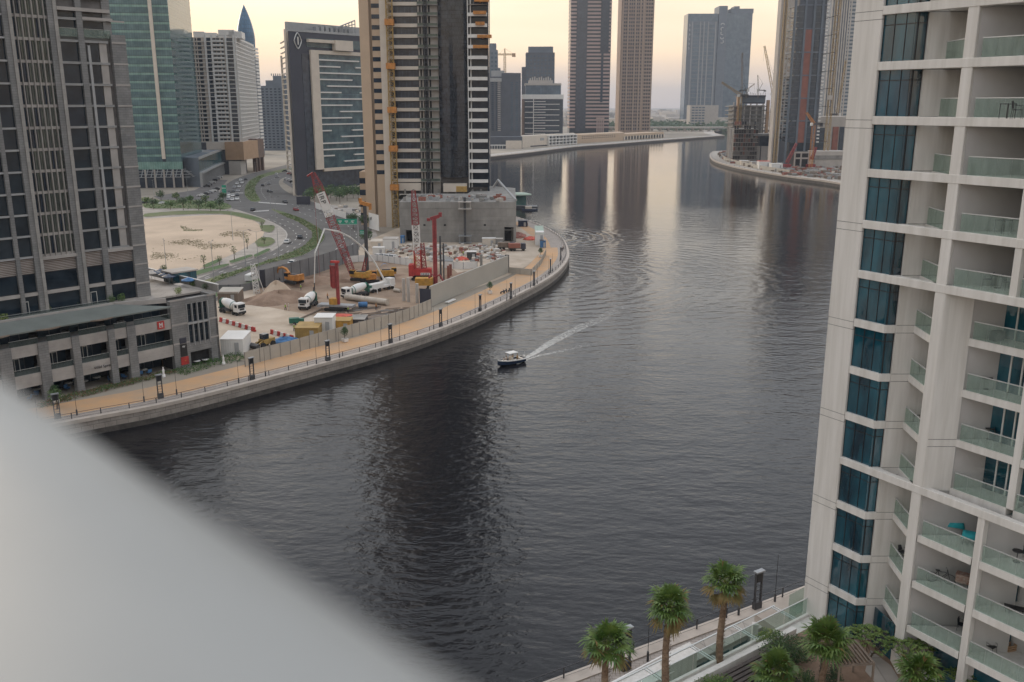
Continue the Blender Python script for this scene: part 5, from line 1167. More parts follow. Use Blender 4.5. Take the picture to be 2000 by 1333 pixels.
# beams and slabs
UN = Vector((WF.n.x, WF.n.y))
def slab(poly, z, th=.5, name='slab', mt='render'):
    q = MB(); q.prism([tuple(p_) for p_ in poly], z - th, z); o = q.build(name, mt, wt); bv = o.modifiers.new('b', 'BEVEL'); bv.width = .02; bv.segments = 1; return o
def balustrade(a, b_, z, h=1.05, off=.06, n=3):
    f_ = F(tuple(a), tuple(b_)); q = MB(); L_ = f_.len
    for j in range(n): q.fb(f_, L_ * j / n + .01, L_ * (j + 1) / n - .01, -off - .02, -off, z - .02, z + h - .03)
    o = q.build('balustrade', 'gl_rail', wt); q = MB(); q.fb(f_, 0, L_, -off - .04, -off + .02, z + h - .03, z + h + .02); q.build('handrail', 'silver', o); return o
full = {k for k in range(-5, 5)} | {8}
for k in range(-5, 12):
    z = ZF(k)
    if k in full:
        q = MB(); q.fb(WF, 1.64, 18, -.45, .03, z - .5, z); o = q.build('long_beam', 'render', wt); bv = o.modifiers.new('b', 'BEVEL'); bv.width = .02; bv.segments = 1
        slab([P2(1.7, -.46), P2(3.5, -.46), E2 + Vector((0, -.02)), E2 + Vector((0, -.3)), P2(5.2, -.46), P2(5.2, -.2), P2(1.7, -.2)][:5], z, .48, 'bay_sill')
    else:
        slab([P2(1.66, -.02), E1, E2 + Vector((0, 0)), E2 + Vector((0, .3)), P2(3.4, -.9), P2(1.66, -.9)], z, .5, 'bay_sill')
    # small balcony between wall and pillar
    a, b_ = E3 + Vector((0, -.003)), P2(7.12, -.02)
    slab([a, b_, b_ + Vector((2.3, 0)), Vector((K0.x + .88, a.y))], z - (0 if k in full else .0), .45, 'balcony_slab')
    balustrade(a + Vector((0, -.05)), b_ + Vector((0, .1)), z, n=2)
    # big balconies
    if k in (5, 6, 7, 8):
        a = K1 + Vector((-.05, -.01)); b_ = K1 + UU * 3.55
        slab([a, b_, b_ + Vector((4.0, 2.2)), DW + Vector((.2, -.02))], z - .01, .46, 'balcony_slab'); balustrade(a + UU * .2, b_ - UU * .02, z, n=4)
        a2 = b_ + UU * .42; b2 = a2 + UU * 6
        slab([a2, b2, b2 + Vector((3, 2)), a2 + Vector((3, 2))], z - .01, .46, 'balcony_slab'); balustrade(a2 + UU * .05, b2, z, n=6)
    else:
        a, b_ = P2(7.8, -.1 if k in full else 0), P2(11.45, -.1 if k in full else 0)
        slab([a + Vector((.05, 0)), b_, b_ + Vector((2.6, 2.4)), DW + Vector((.25, -.25)), K0 + Vector((.2, -.01))], z - .006, .46, 'balcony_slab'); balustrade(a + UU * .25, b_ - UU * .02, z, n=4, off=.12)
        a2, b2 = P2(11.95, -.1 if k in full else 0), P2(18, -.1)
        slab([a2, b2, b2 + Vector((2.6, 2.4)), a2 + Vector((2.6, 2.4))], z - .006, .46, 'balcony_slab'); balustrade(a2 + UU * .05, b2, z, n=6, off=.12)
    # glass doors of the big balconies
    f_ = DF; zt_ = ZF(k - 1) - .5
    q = MB(); q.fb(f_, .04, 3.1, -.1, -.05, z, zt_); q.fb(f_, 4.3, 12, -.1, -.05, z, zt_); o = q.build('balcony_window', 'gl_deep', wt)
    q = MB()
    for a in (.75, 1.45, 2.15): q.fb(f_, a, a + .09, -.05, .02, z + .02, z + 2.35)
    q.fb(f_, .75, 2.24, -.05, .02, z + 2.35, z + 2.44); q.build('door_frame', 'white', o)
for s0, s1, z0, z1 in ((11.5, 11.9, ZF(4) - .5, ZT), (11.5, 11.92, TZ, ZF(8) - .5)):
    o = post('pillar', s0, s1, -.5, -.02, z0, z1)
q = MB(); c_ = K1 + UU * 3.76; f_ = F(tuple(K1 + UU * 3.55), tuple(K1 + UU * 3.97)); q.fb(f_, 0, .42, -.5, .02, ZF(8), ZF(4) - .5); q.build('pillar', 'render', wt)
sf = F(tuple(P2(11.7, -.5)), tuple(P2(11.7, -.5) + Vector((2.5, 0))))
for a, b_ in ((TZ, ZF(8) - .5), (ZF(4) - .5, ZT)): q = MB(); q.fb(sf, 0, 2.5, -.2, 0, a, b_); q.build('side_wall', 'render_in', wt)
q = MB(); q.fb(WF, 7.77, 9.2, -1.1, -.9, TZ, ZF(11) - .45); q.build('blank_wall', 'render', wt)
f_ = F(tuple(E3 + Vector((-.6, -.1))), tuple(P2(7.0, -.15)))
for g_, a, b_, c_, d_ in ((WF, 9.3, 11.4, -1.1, -1.0), (WF, 12, 17, -1.1, -1.0), (f_, .1, f_.len - .1, -.05, 0)): q = MB(); q.fb(g_, a, b_, c_, d_, TZ, ZF(11) - .5); q.build('window', 'gl_deep', wt)
# small flank building edge with white glass boxes at the very right
for k, (x0, x1) in {9: (0, 1)}.items(): pass

# ---------------------------------------------- furniture on the balconies
def table(name, label, loc, r=.36, h=.72, top='black', az=0, square=False, group=None):
    t_ = T(name, label, 'table', loc, az, group); q = MB()
    if square: q.box((0, 0, h), (r * 2.2, r * 1.7, .04))
    else: q.lathe([(0, h - .02), (r, h - .02), (r, h + .02), (0, h + .02)], n=14)
    q.build('table_top', top, t_); q = MB()
    if square:
        for x in (-1, 1):
            for y in (-1, 1): q = MB(); q.tube((x * r, y * r * .75, 0), (x * r, y * r * .75, h - .02), .02, n=5); q.build('leg', 'black', t_)
    else:
        q.tube((0, 0, .02), (0, 0, h), .025, n=6); q.lathe([(.2, 0), (.2, .03), (.03, .05)], n=10); q.build('pedestal', 'black', t_)
    return t_
def chair(name, label, loc, az=0, mt='black', group=None):
    t_ = T(name, label, 'chair', loc, az, group); q = MB(); q.box((0, 0, .44), (.44, .44, .035)); q.build('seat', mt, t_)
    q = MB(); q.box((0, .23, .68), (.42, .03, .36), tilt=('X', -.15)); q.build('backrest', mt, t_)
    for x in (-1, 1):
        for y in (-1, 1): q = MB(); q.tube((x * .2, y * .2, .43), (x * .23, y * .24, 0), .014, n=4); q.build('leg', 'black', t_)
        q = MB(); q.path([(x * .22, .2, .44), (x * .24, .22, .66), (x * .25, -.18, .64), (x * .23, -.2, .44)], .013, 4); q.build('armrest', 'black', t_)
    return t_
def onb(x, y, k): p_ = G(x, y, ZF(k)); return p_
table('balcony_table', 'small square folding table on the second balcony from the top right', onb(1966, 232, 1), .3, .72, square=True, az=.5)
chair('balcony_chair', 'black folding chair beside the square folding table on the upper right balcony', onb(1985, 233, 1), .9)
o = table('drying_rack_table', 'small table with a crumpled pale cloth on the topmost right balcony', onb(1980, 117, 0), .35, .8, square=True, az=.4); q = MB(); q.lathe([(0, .98), (.2, .95), (.33, .84), (.36, .7)], n=9, sm=False); q.build('cloth', 'cloth', o)
table('balcony_table', 'square black table on the fourth right balcony from the top', onb(1958, 455, 3), .34, .72, square=True, az=.3)
chair('balcony_chair', 'black armchair just left of a round table on the fifth right balcony', onb(1928, 560, 4), -2.2)
table('balcony_table', 'round black table between two armchairs on the fifth right balcony', onb(1948, 563, 4))
chair('balcony_chair', 'black armchair at the right edge of the fifth right balcony', onb(1966, 566, 4), 1.6)
table('balcony_table', 'round pedestal table beside a tall folded chair on a lower recessed balcony', onb(1925, 760, 6), .33)
chair('balcony_chair', 'tall thin chair against the grey wall by the round pedestal table', onb(1940, 757, 6), .6, 'dark')
q_ = T('storage_box', 'black storage box on the recessed balcony with a white framed door', 'box', onb(1946, 665, 5), .5); q = MB(); q.box((0, 0, .25), (.8, .45, .5)); q.build('body', 'dark', q_); q = MB(); q.box((0, 0, .53), (.84, .5, .05)); q.build('lid', 'black', q_)
chair('balcony_chair', 'black armchair left of a round table on the lowest recessed balcony', onb(1915, 850, 7), -2.4)
table('balcony_table', 'round black table on the lowest recessed balcony', onb(1932, 858, 7), .33)
chair('balcony_chair', 'black armchair right of the round table on the lowest recessed balcony', onb(1948, 862, 7), 1.2)
chair('balcony_chair', 'white backed chair on the small inner balcony below the bend', onb(1796, 730, 6), .3, 'cloth')
chair('balcony_chair', 'black chair on the small inner balcony one floor under the white backed chair', onb(1786, 822, 7), .2)
chair('balcony_chair', 'wire backed chair on the small inner balcony beside the turquoise tables', onb(1762, 1090, 10), .4, 'dark')
def cloth_table(label, loc, az):
    t_ = T('draped_table', label, 'table', loc, az); q = MB(); random.seed(hash(label) % 99)
    q.box((0, 0, .72), (.95, .62, .04)); q.build('table_top', 'dark', t_)
    for x in (-1, 1):
        for y in (-1, 1): q = MB(); q.tube((x * .42, y * .26, 0), (x * .42, y * .26, .7), .02, n=4); q.build('leg', 'black', t_)
    q = MB(); n = 22; vs = []
    for ring, (sx, sy, z) in enumerate(((.3, .2, .765), (.5, .34, .76), (.52, .37, .6), (.55, .40, .45))):
        for i in range(n):
            a = 2 * pi * i / n; m_ = 1 + (.05 * sin(a * 5 + ring)) * (ring > 1); e = .35
            vs.append((sx * m_ * math.copysign(abs(cos(a)) ** e, cos(a)), sy * m_ * math.copysign(abs(sin(a)) ** e, sin(a)), z + (.06 * sin(a * 3 + 1) if ring == 3 else 0)))
    q.add(vs, [(r_ * n + i, r_ * n + (i + 1) % n, (r_ + 1) * n + (i + 1) % n, (r_ + 1) * n + i) for r_ in range(3) for i in range(n)], sm=True); q.add(vs[:n], [tuple(range(n))])
    q.build('cloth', 'cyan', t_); return t_
cloth_table('table under a turquoise cloth at the back of the lower balcony', onb(1862, 1040, 9), -.2)
cloth_table('table under a turquoise cloth nearest the right pillar of the lower balcony', onb(1895, 1064, 9), -.5)
chair('balcony_chair', 'dark slatted chair behind the turquoise covered table', onb(1858, 1032, 9), 0)
chair('balcony_chair', 'dark slatted chair against the grey wall right of the turquoise table', onb(1872, 1032, 9), -.3)
# bicycle
bk = T('bicycle', 'black bicycle leaning on the wall of the balcony below the turquoise tables', 'bicycle', onb(1836, 1139, 10) + Vector((0, 0, 0)), -.35)
for x in (-.52, .52):
    q = MB(); n = 20
    ps = [(x + .33 * cos(2 * pi * i / n), 0, .34 + .33 * sin(2 * pi * i / n)) for i in range(n + 1)]
    q.path(ps, .018, 5); w_ = q.build('wheel', 'rubber', bk); q = MB()
    for i in range(8): q.tube((x, 0, .34), (x + .32 * cos(pi * i / 4), 0, .34 + .32 * sin(pi * i / 4)), .004, n=3)
    q.build('spokes', 'steel', w_)
q = MB(); A_ = {'bb': (-.05, 0, .3), 'seat': (-.2, 0, .8), 'head': (.36, 0, .78), 'r': (-.52, 0, .34), 'f': (.52, 0, .34), 'stem': (.33, 0, .98)}
for a, b_ in (('bb', 'seat'), ('bb', 'head'), ('seat', 'head'), ('bb', 'r'), ('seat', 'r'), ('stem', 'f')): q.tube(A_[a], A_[b_], .02, n=5)
q.build('frame', 'black', bk); q = MB(); q.tube((.3, -.28, 1.0), (.3, .28, 1.0), .016, n=5); q.build('handlebar', 'black', bk)
q = MB(); q.box((-.22, 0, .86), (.26, .13, .05)); q.build('saddle', 'black', bk)
q = MB(); q.lathe([(.09, -.01), (.09, .01)], (-.05, 0, .3), 10, R=Matrix.Rotation(pi / 2, 3, 'X')); q.tube((-.05, .06, .3), (.08, .06, .2), .012, n=4); q.build('crank', 'steel', bk)
rk = T('clothes_rack', 'drying rack hung with a checked blanket beside the bicycle', 'rack', onb(1882, 1150, 10), -.6); q = MB()
for x in (-.5, .5): q.tube((x, -.3, 0), (x, .25, .95), .015, n=4); q.tube((x, .3, 0), (x, -.25, .95), .015, n=4)
q.tube((-.55, -.2, .95), (.55, -.2, .95), .012, n=4); q.tube((-.55, .25, .95), (.55, .25, .95), .012, n=4); q.build('frame', 'black', rk)
q = MB(); q.box((0, 0, .97), (1.05, .56, .05)); q.box((0, -.29, .72), (1.0, .04, .5)); q.box((.1, .3, .8), (.7, .04, .34)); q.build('blanket', 'plaid', rk)
cl = T('hanging_clothes', 'dark clothes hanging in the corner of the lowest long balcony', 'clothes', onb(1885, 1225, 11) + Vector((0, 0, .9)), .2); q = MB(); q.box((0, 0, .55), (.34, .12, .75)); q.box((.3, .05, .4), (.28, .1, .9), .3); q.tube((-.2, 0, 1.0), (.45, .05, 1.0), .012, n=4); q.build('garments', 'clothd', cl)
chair('balcony_chair', 'light folding chair under the hanging dark clothes', onb(1877, 1232, 11), .9, 'clothd')
table('balcony_table', 'round table on the right balcony beside the turquoise tables', onb(1985, 1098, 9), .3)
lg = T('sun_lounger', 'black reclining lounger on the right balcony next to the bicycle', 'lounger', onb(1980, 1196, 10), -.5); q = MB(); q.box((0, 0, .3), (1.1, .5, .06)); q.build('seat', 'black', lg)
q = MB(); q.box((.75, 0, .52), (.7, .5, .06), tilt=('Y', -.7)); q.build('backrest', 'black', lg); q = MB()
for x in (-.45, .45): q.tube((x, -.2, .3), (x, -.25, 0), .02, n=4); q.tube((x, .2, .3), (x, .25, 0), .02, n=4)
q.build('frame', 'black', lg)
chair('balcony_chair', 'black folding chair low on the right balcony under the lounger', onb(1935, 1275, 11), .5)
q_ = T('wooden_crate', 'brown wooden crate on the lowest right balcony', 'crate', onb(1972, 1270, 11), .3); q = MB()
for z_ in (.08, .22, .36): q.box((0, -.2, z_), (.6, .02, .1)); q.box((0, .2, z_), (.6, .02, .1)); q.box((-.3, 0, z_), (.02, .4, .1)); q.box((.3, 0, z_), (.02, .4, .1))
q.build('slats', 'tan', q_); q = MB(); q.box((0, 0, .02), (.6, .4, .03)); q.build('base', 'tan', q_)

# ================================================ THE ROOF TERRACE AND NEAR PROMENADE
TA, TB = G(1600, 1189, TZ), G(1315, 1333, TZ); tu = (Vector(TA[:2]) - Vector(TB[:2])).normalized(); tn = Vector((-tu.y, tu.x))       # tn points to the water
T0 = Vector(TB[:2]) - tu * 26; T1 = Vector(TA[:2]) + tu * .6
te = [tuple(T0), tuple(T1), (26, 58.5), (40, 50), (40, 10), (4, 10)]
ter = T('terrace_building', 'low podium building whose planted roof terrace lies under the white tower', 'building', (18, 45, 3), w=True)
q = MB(); q.prism([(x - .0, y) for x, y in te], 3.0, TZ - .02); q.build('wall', 'render', ter)
def bed(poly, z, mt, name, h=.0):
    q = MB(); q.prism(poly, z - .02, z + h); return q.build(name, mt, ter)
bed([tuple(T0 - tn * 1.2), tuple(T1 - tn * 1.2), (26.2, 56), (28, 40), (10, 30)], TZ, 'dirt2', 'planting_soil', .05)
f_ = F(tuple(T0), tuple(T1)); Lt = f_.len     # outward normal of f_ is -tn side: keep d negative towards water
q = MB(); q.fb(f_, 0, Lt, 0, .2, TZ - .4, TZ + .18); o = q.build('terrace_kerb', 'render', ter)
glz = []
nb_ = 9
for i in range(nb_):
    a, b_ = Lt * i / nb_, Lt * (i + 1) / nb_; q = MB(); q.fb(f_, a + .03, b_ - .03, -.06, -.04, TZ + .1, TZ + 1.35); o = q.build('glass_screen', 'gl_clear', ter)
    q = MB(); q.fb(f_, a, b_, -.08, -.02, TZ + 1.33, TZ + 1.38); q.build('handrail', 'silver', o)
# outer steel frame rails carried on struts beyond the edge
q = MB(); q.fb(f_, 0, Lt - 3, -2.2, -2.1, TZ + .0, TZ + .08)
for i in range(6): s_ = Lt - 3.4 - i * 4.3; q.fb(f_, s_, s_ + .07, -2.2, 0, TZ + .0, TZ + .07); q.fb(f_, s_ + .22, s_ + .29, -2.2, 0, TZ + .0, TZ + .07)
q.build('steel_frame', 'silver', ter)
# dark slatted deck, a planter wall
dk = MB()
for i in range(16):
    o_ = 1.6 + i * .36; dk.fb(f_, Lt - 19 - i * .1, Lt - 8.2 - i * .15, o_, o_ + .24, TZ + .3, TZ + .42)
dk.build('slatted_deck', 'wooddk', ter)
q = MB(); q.fb(f_, Lt - 20, Lt - 5, .9, 1.3, TZ, TZ + .6); q.build('planter_wall', 'render', ter)
pts = [G(x, y, TZ + .1) for x, y in ((1700, 1270), (1740, 1300), (1760, 1333), (1800, 1345), (1720, 1345), (1690, 1310))]
q = MB(); q.prism([p_[:2] for p_ in pts], TZ + .05, TZ + .1); q.build('paved_path', 'walk', ter)
q = MB(); f2 = F(G(1733, 1280, TZ)[:2], G(1752, 1318, TZ)[:2]); q.fb(f2, 0, f2.len, -.7, 0, TZ, TZ + .9); q.build('planter_box', 'white', ter)
# pergola
pg = T('garden_pergola', 'weathered timber slatted pergola on the planted terrace', 'pergola', (*G(1660, 1300, TZ)[:2], TZ), w=True); zp = TZ + 2.3
c4 = [G(x, y, zp) for x, y in ((1608, 1256), (1672, 1253), (1707, 1296), (1640, 1301))]
q = MB()
for a, b_ in ((0, 1), (2, 3)): q.tube(c4[a], c4[b_], .09, n=4, sm=False)
q.tube(c4[1], c4[2], .09, n=4); q.tube(c4[3], c4[0], .09, n=4); q.build('roof_frame', 'wood', pg)
for i in range(9):
    s_ = (i + .5) / 9; q = MB(); q.tube(c4[0].lerp(c4[1], s_) + Vector((0, 0, .1)), c4[3].lerp(c4[2], s_) + Vector((0, 0, .1)), .075, n=4, sm=False); q.build('slat', 'wood', pg)
for p_ in c4: q = MB(); q.tube((p_.x, p_.y, TZ), p_, .08, n=4); q.build('post', 'wood', pg)
q = MB(); q.box(((c4[2].x + c4[3].x) / 2, (c4[2].y + c4[3].y) / 2 + .5, TZ + .45), (1.6, .5, .1)); q.build('bench', 'wood', pg)
# lower structures between terrace and promenade
mz = 9.0
cp = [G(x, y, mz) for x, y in ((1474, 1200), (1560, 1152), (1650, 1150), (1650, 1215), (1535, 1240))]
lb = T('concrete_canopy', 'pale concrete canopy slab with a round stain between tower foot and promenade', 'canopy', (*cp[0][:2], 3), w=True)
q = MB(); q.prism([p_[:2] for p_ in cp], mz - .7, mz); q.build('slab', mat('stained_pale_concrete', (.50, .44, .38), .85, scale=.35, col2=(.40, .33, .28), detail=6), lb)
q = MB()
for p_ in cp: q = MB(); q.box((p_.x, p_.y - .4 if p_ is not cp[4] else p_.y, (3 + mz - .7) / 2), (.5, .5, mz - 3.7)); q.build('column', 'render', lb)
gl_ = T('glass_balustrade', 'green glass balustrade on the pale canopy by the tower foot', 'balustrade', (*G(1560, 1200, mz)[:2], mz), w=True)
for a, b_ in (((1540, 1185), (1576, 1166)), ((1540, 1210), (1582, 1186))):
    f3 = F(G(*a, mz)[:2], G(*b_, mz)[:2]); q = MB(); q.fb(f3, 0, f3.len, 0, .03, mz, mz + 1.2); q.build('glass_pane', 'gl_clear', gl_)
ld = T('promenade_ledge', 'long grey ledge wall with windows between promenade and roof terrace', 'wall', (*G(1400, 1235, 5.2)[:2], 3), w=True)
l0, l1 = G(1488, 1197, 5.2), G(1215, 1333, 5.2); fl_ = F(tuple(l1[:2]), tuple(l0[:2]))
q = MB(); q.fb(fl_, -12, fl_.len, -.1, 1.7, 4.9, 5.2)
for i in range(18): q.fb(fl_, -12 + i * 2, -12 + i * 2 + .05, -.1, 1.7, 5.2, 5.215, 1)
q.build('ledge_slab', ['walk', 'conc'], ld); q = MB(); q.fb(fl_, -12, fl_.len, 1.2, 1.55, 3.0, 4.9); q.build('wall', 'render_in', ld)
for i in range(9): q = MB(); s_ = fl_.len - 2.5 - i * 2.6; q.fb(fl_, s_ - 1, s_ + 1, 1.56, 1.62, 3.1, 4.5); q.build('window', 'gl_deep', ld)
for i in range(5): q = MB(); s_ = fl_.len - 4 - i * 5.4; q.fb(fl_, s_, s_ + .2, 1.5, 5.2, 3.0, 5.0); q.build('cross_wall', 'render_in', ld)
q = MB(); q.fb(fl_, -12, fl_.len, 1.7, 14, 3.0, 3.06); q.build('dark_floor', 'concd', ld)  # flat dark sheet added at ground level to darken the gap beyond the terrace
wb = T('white_pavilion', 'white stepped pavilion roof beside the middle palm', 'pavilion', (*G(1310, 1290, 6.5)[:2], 3), w=True)
c_ = [G(x, y, 7.2) for x, y in ((1290, 1282), (1347, 1254), (1362, 1272), (1305, 1301))]; q = MB(); q.prism([p_[:2] for p_ in c_], 3, 7.2)
c_ = [G(x, y, 6.4) for x, y in ((1180, 1345), (1290, 1283), (1318, 1312), (1225, 1360))]; q.prism([p_[:2] for p_ in c_], 3, 6.4); q.build('roof_block', 'render', wb)
q = MB(); c_ = [G(x, y, 6.5) for x, y in ((1185, 1340), (1300, 1279))]; q.tube(c_[0], c_[1], .12, n=4); q.build('edge_trim', 'white', wb)

# ---------------------------------------------- railings along the water
def railing(name, label, pts, step, h=1.1, z=3.16, mt='dark', off=-.35, every=1):
    P_ = offset(pts, off); r = T(name, label, 'railing', (*P_[len(P_) // 2], z), w=True); q = MB(); acc = 0; posts = [Vector(P_[0])]
    for i in range(len(P_) - 1):
        a = Vector(P_[i]); b_ = Vector(P_[i + 1]); L_ = (b_ - a).length; x = step - acc
        q.tube((*a, z + h), (*b_, z + h), .045, n=4, m=0); q.tube((*a, z + h * .55), (*b_, z + h * .55), .02, n=3); q.tube((*a, z + .15), (*b_, z + .15), .02, n=3)
        while x < L_: posts.append(a + (b_ - a) * x / L_); x += step
        acc = (acc + L_) % step
    q.build('handrail', mt, r)
    b_ = MB(); b_.box((0, 0, h / 2), (.14, .1, h)); me = b_.mesh('post', [mt]); posts.sort(key=lambda p_: p_.length)
    for p_ in posts[:95]: link('post', me, r, loc=(*p_, z))
    return r
nbx = [NB_[0], NB_[1], tuple(Vector(NB_[1]) + NBD * 18)]
railing('quay_railing', 'dark metal railing along the near promenade behind the palms', nbx, 4.0, 1.1, 3.17, off=-.3)
railing('quay_railing', 'dark railing with thin posts along the orange promenade', QUAY[4:NQ], 4.6, 1.0, 3.17, off=-.9)
railing('quay_railing', 'thin railing around the right bank promenade', RB[10:30], 14, 1.1, 3.17, off=-.8)
railing('quay_railing', 'thin railing on the far left bank quay', FARL[3:22], 16, 1.1, 3.2, off=-1)
# lantern frames flanked by slim poles
def lantern():
    r = T('lantern_frame', 'tmp', 'lamp', (0, 0, 0)); q = MB()
    for x in (-.42, .42): q = MB(); q.box((x, 0, 2.2), (.14, .22, 4.4)); q.build('upright', 'dark', r)
    q = MB(); q.box((0, 0, 4.35), (1.2, .55, .16)); q.build('cap', 'steel', r)
    q = MB(); q.box((0, 0, 3.7), (.66, .3, 1.0)); q.build('lamp_box', 'black', r)
    q = MB(); [q.box((0, 0, z_), (.7, .05, .06)) for z_ in (1.2, 1.7, 2.2, 2.7)]; q.build('cross_bars', 'dark', r)
    q = MB(); q.box((0, 0, .45), (1.0, .45, .9)); q.build('base_box', 'dark', r); return r
LN = lantern()
POLE = T('slim_pole', 'tmp', 'pole', (0, 0, 0)); q = MB(); q.tube((0, 0, .9), (0, 0, 5.6), .035, .02, n=5); q.build('shaft', 'black', POLE); q = MB(); q.box((0, 0, .5), (.2, .2, 1.0)); q.build('base', 'dark', POLE)
lan = [(1478, 1190, 'nearest lantern frame, right of the tallest palm', 0), (1222, 1308, 'lantern frame half hidden behind the leftmost palm', 0),
       (113, 818, 'lantern frame at the far left end of the orange promenade', 1), (314, 778, 'lantern frame between the podium and the water', 1), (493, 742, 'lantern frame by the corner of the hoarding fence', 1), (641, 706, 'lantern frame right of the round clipped tree', 1),
       (763, 671, 'lantern frame on the promenade before the mixer trucks', 1), (861, 639, 'lantern frame left of the low end of the billboard', 1), (938, 609, 'lantern frame below the round tree by the billboard', 1), (998, 584, 'lantern frame beside the parked scooters', 1), (1043, 559, 'lantern frame right of the hoarding corner', 1),
       (1075, 533, 'lantern frame on the outer bend of the promenade', 1), (1095, 508, 'lantern frame past the outer bend', 1)]
first = True
for x, y, lb_, far in lan:
    p_ = G(x, y, 3.05); i = min(range(len(QUAY) - 1), key=lambda j: (Vector(QUAY[j]) - Vector(p_[:2])).length); t_ = (Vector(QUAY[i + 1]) - Vector(QUAY[i])) if far else -NBD; az = atan2(t_.y, t_.x)
    if first: LN.location = p_; LN.rotation_euler.z = az; LN['label'] = lb_; LN['group'] = 'lantern frames along the quays'; o = LN
    else: o = dup(LN, p_, az, lb_)
    tt = Vector((cos(az), sin(az), 0))
    for s_, w_ in ((-1, 'left'), (1, 'right')):
        pp = p_ + tt * (3.0 if far else 2.6) * s_; l2 = 'slim black pole on the %s of the %s' % (w_, lb_.replace('nearest ', 'nearest '))
        l2 = ' '.join(l2.split()[:16])
        if first and s_ < 0: POLE.location = pp; POLE['label'] = l2; POLE['group'] = 'slim poles beside the lantern frames'
        else: dup(POLE, pp, 0, l2)
    first = False

# ---------------------------------------------- palms and terrace planting
def palm(label, loc, h, r=1.5, n=46, seed=1, dry=7, trunk_r=.2, cat='palm tree', up=.0, name='fan_palm', trunkmat='trunk', boots=0):
    random.seed(seed); root = T(name, label, cat, loc); q = MB(); ps = []; 
    for i in range(9): ps.append((.08 * sin(i * .7 + seed), .06 * cos(i * .9), h * i / 8))
    q.path(ps, [trunk_r * (1.25 - .35 * i / 8) for i in range(9)], 9)
    nr = int(h * 7)
    for i in range(nr):                                      # old leaf bases round the trunk
        z = h * (i + .5) / nr
        for j in range(5):
            a = j * 1.257 + i * .6 + random.random() * .3; rr_ = trunk_r * .98; c = Vector((cos(a) * rr_, sin(a) * rr_, z)); l = random.uniform(.07, .13) * (1 + boots)
            d = Vector((cos(a), sin(a), .9)); s = Vector((-sin(a), cos(a), 0)) * .05
            q.add([c - s, c + s, c + d * l], [(0, 1, 2)], 1)
    q.build('trunk', [trunkmat, 'wood'], root)
    q = MB(); top = Vector((.05, .05, h + .05))
    for i in range(n):
        el = (1.35 - 2.15 * (i / n) ** .9) + random.uniform(-.12, .12) + up; a = i * 2.39996 + random.uniform(-.2, .2)
        d = Vector((cos(a) * cos(el), sin(a) * cos(el), sin(el))); pl = r * random.uniform(.34, .66); c = top + d * pl
        isdry = i >= n - dry; m_ = 1 if isdry else 0
        q.tube(top, c, .018, .012, n=3, m=2 if not isdry else 1, cap=False)
        sd_ = d.cross(Vector((0, 0, 1))).normalized() if abs(d.z) < .98 else Vector((1, 0, 0)); nn = sd_.cross(d).normalized(); k = 15
        for j in range(k):
            t_ = (j / (k - 1) - .5) * radians(250 if not isdry else 110); L_ = r * random.uniform(.46, .66) * (1 - .2 * abs(t_) / 2)
            f1 = d * cos(t_) + sd_ * sin(t_) + nn * random.uniform(-.12, .12); f1.normalize(); w = nn.cross(f1).normalized() * r * .042
            m1 = c + f1 * L_ * .55; tip = c + f1 * L_ + Vector((0, 0, -.20 * L_ - .12 * L_ * random.random()))
            q.add([c, m1 - w, tip, m1 + w], [(0, 1, 2, 3)], m_ if random.random() > .04 else 1)
    q.build('crown', ['palm', 'palmdry', 'leafy'], root); return root
palm('leftmost of the three tall fan palms, its trunk cut by the frame', (5.45, 46.4, TZ), 6.0, 1.62, 36, 1, 6)
palm('middle of the three tall fan palms along the terrace edge', (9.55, 49.9, TZ), 6.3, 1.55, 38, 2, 7)
palm('tallest and rightmost of the three fan palms above the terrace edge', (13.8, 53.6, TZ), 5.9, 1.55, 34, 3, 9)
palm('broad low fan palm with a shaggy red brown trunk beside the pergola', (*G(1604, 1350, TZ)[:2], TZ), 3.4, 1.75, 38, 4, 1, .17, up=.25, boots=.8)
palm('bushy low fan palm in front of the dark shrub on the terrace', (*G(1512, 1345, TZ)[:2], TZ), 1.1, 1.65, 32, 5, 0, .16, up=.3)
palm('fan palm crown cut by the bottom edge near the white planter', (*G(1790, 1372, TZ)[:2], TZ), 1.9, 1.6, 34, 6, 0, .16, up=.25)
def shrub(name, label, loc, r, n, size, mt, cat='shrub', stems=5, seed=1, group=None, trunk=None, ms2=None):
    random.seed(seed); root = T(name, label, cat, loc, group=group); q = MB(); zc_ = trunk or r[2] * .9
    for i in range(stems): a = i * 2.4; q.tube((0, 0, 0), (cos(a) * r[0] * .5, sin(a) * r[1] * .5, zc_ + random.uniform(-.2, .5) * r[2]), .035 if not trunk else .05 + trunk * .012, .012, n=4)
    q.build('stems' if not trunk else 'trunk', 'bark', root); q = MB(); clumps(q, (0, 0, zc_ + (r[2] * .25 if trunk else 0)), r, n, size, ms=(0, 0, 0, 1)); q.build('foliage' if not trunk else 'crown', [mt, ms2 or mt], root); return root
shrub('olive_shrub', 'wide dark olive shrub at the terrace corner behind the bushy palm', (*G(1540, 1290, TZ)[:2], TZ), (1.7, 1.5, .9), 4200, .06, 'leafd', seed=2, ms2='leaf')
shrub('garden_shrub', 'yellowish green shrub creeping over the terrace kerb', (*G(1505, 1258, TZ)[:2], TZ), (.9, .8, .55), 1500, .06, 'leafy', seed=3, ms2='leaf')
shrub('garden_shrub', 'narrow blue green shrub right of the shaggy palm trunk', (*G(1625, 1345, TZ)[:2], TZ), (.6, .6, 1.0), 1500, .05, 'leafd', seed=4)
shrub('garden_shrub', 'dark shrub left of the shaggy palm trunk', (*G(1575, 1345, TZ)[:2], TZ), (.6, .6, .7), 1300, .05, 'leafd', seed=5, ms2='leaf')
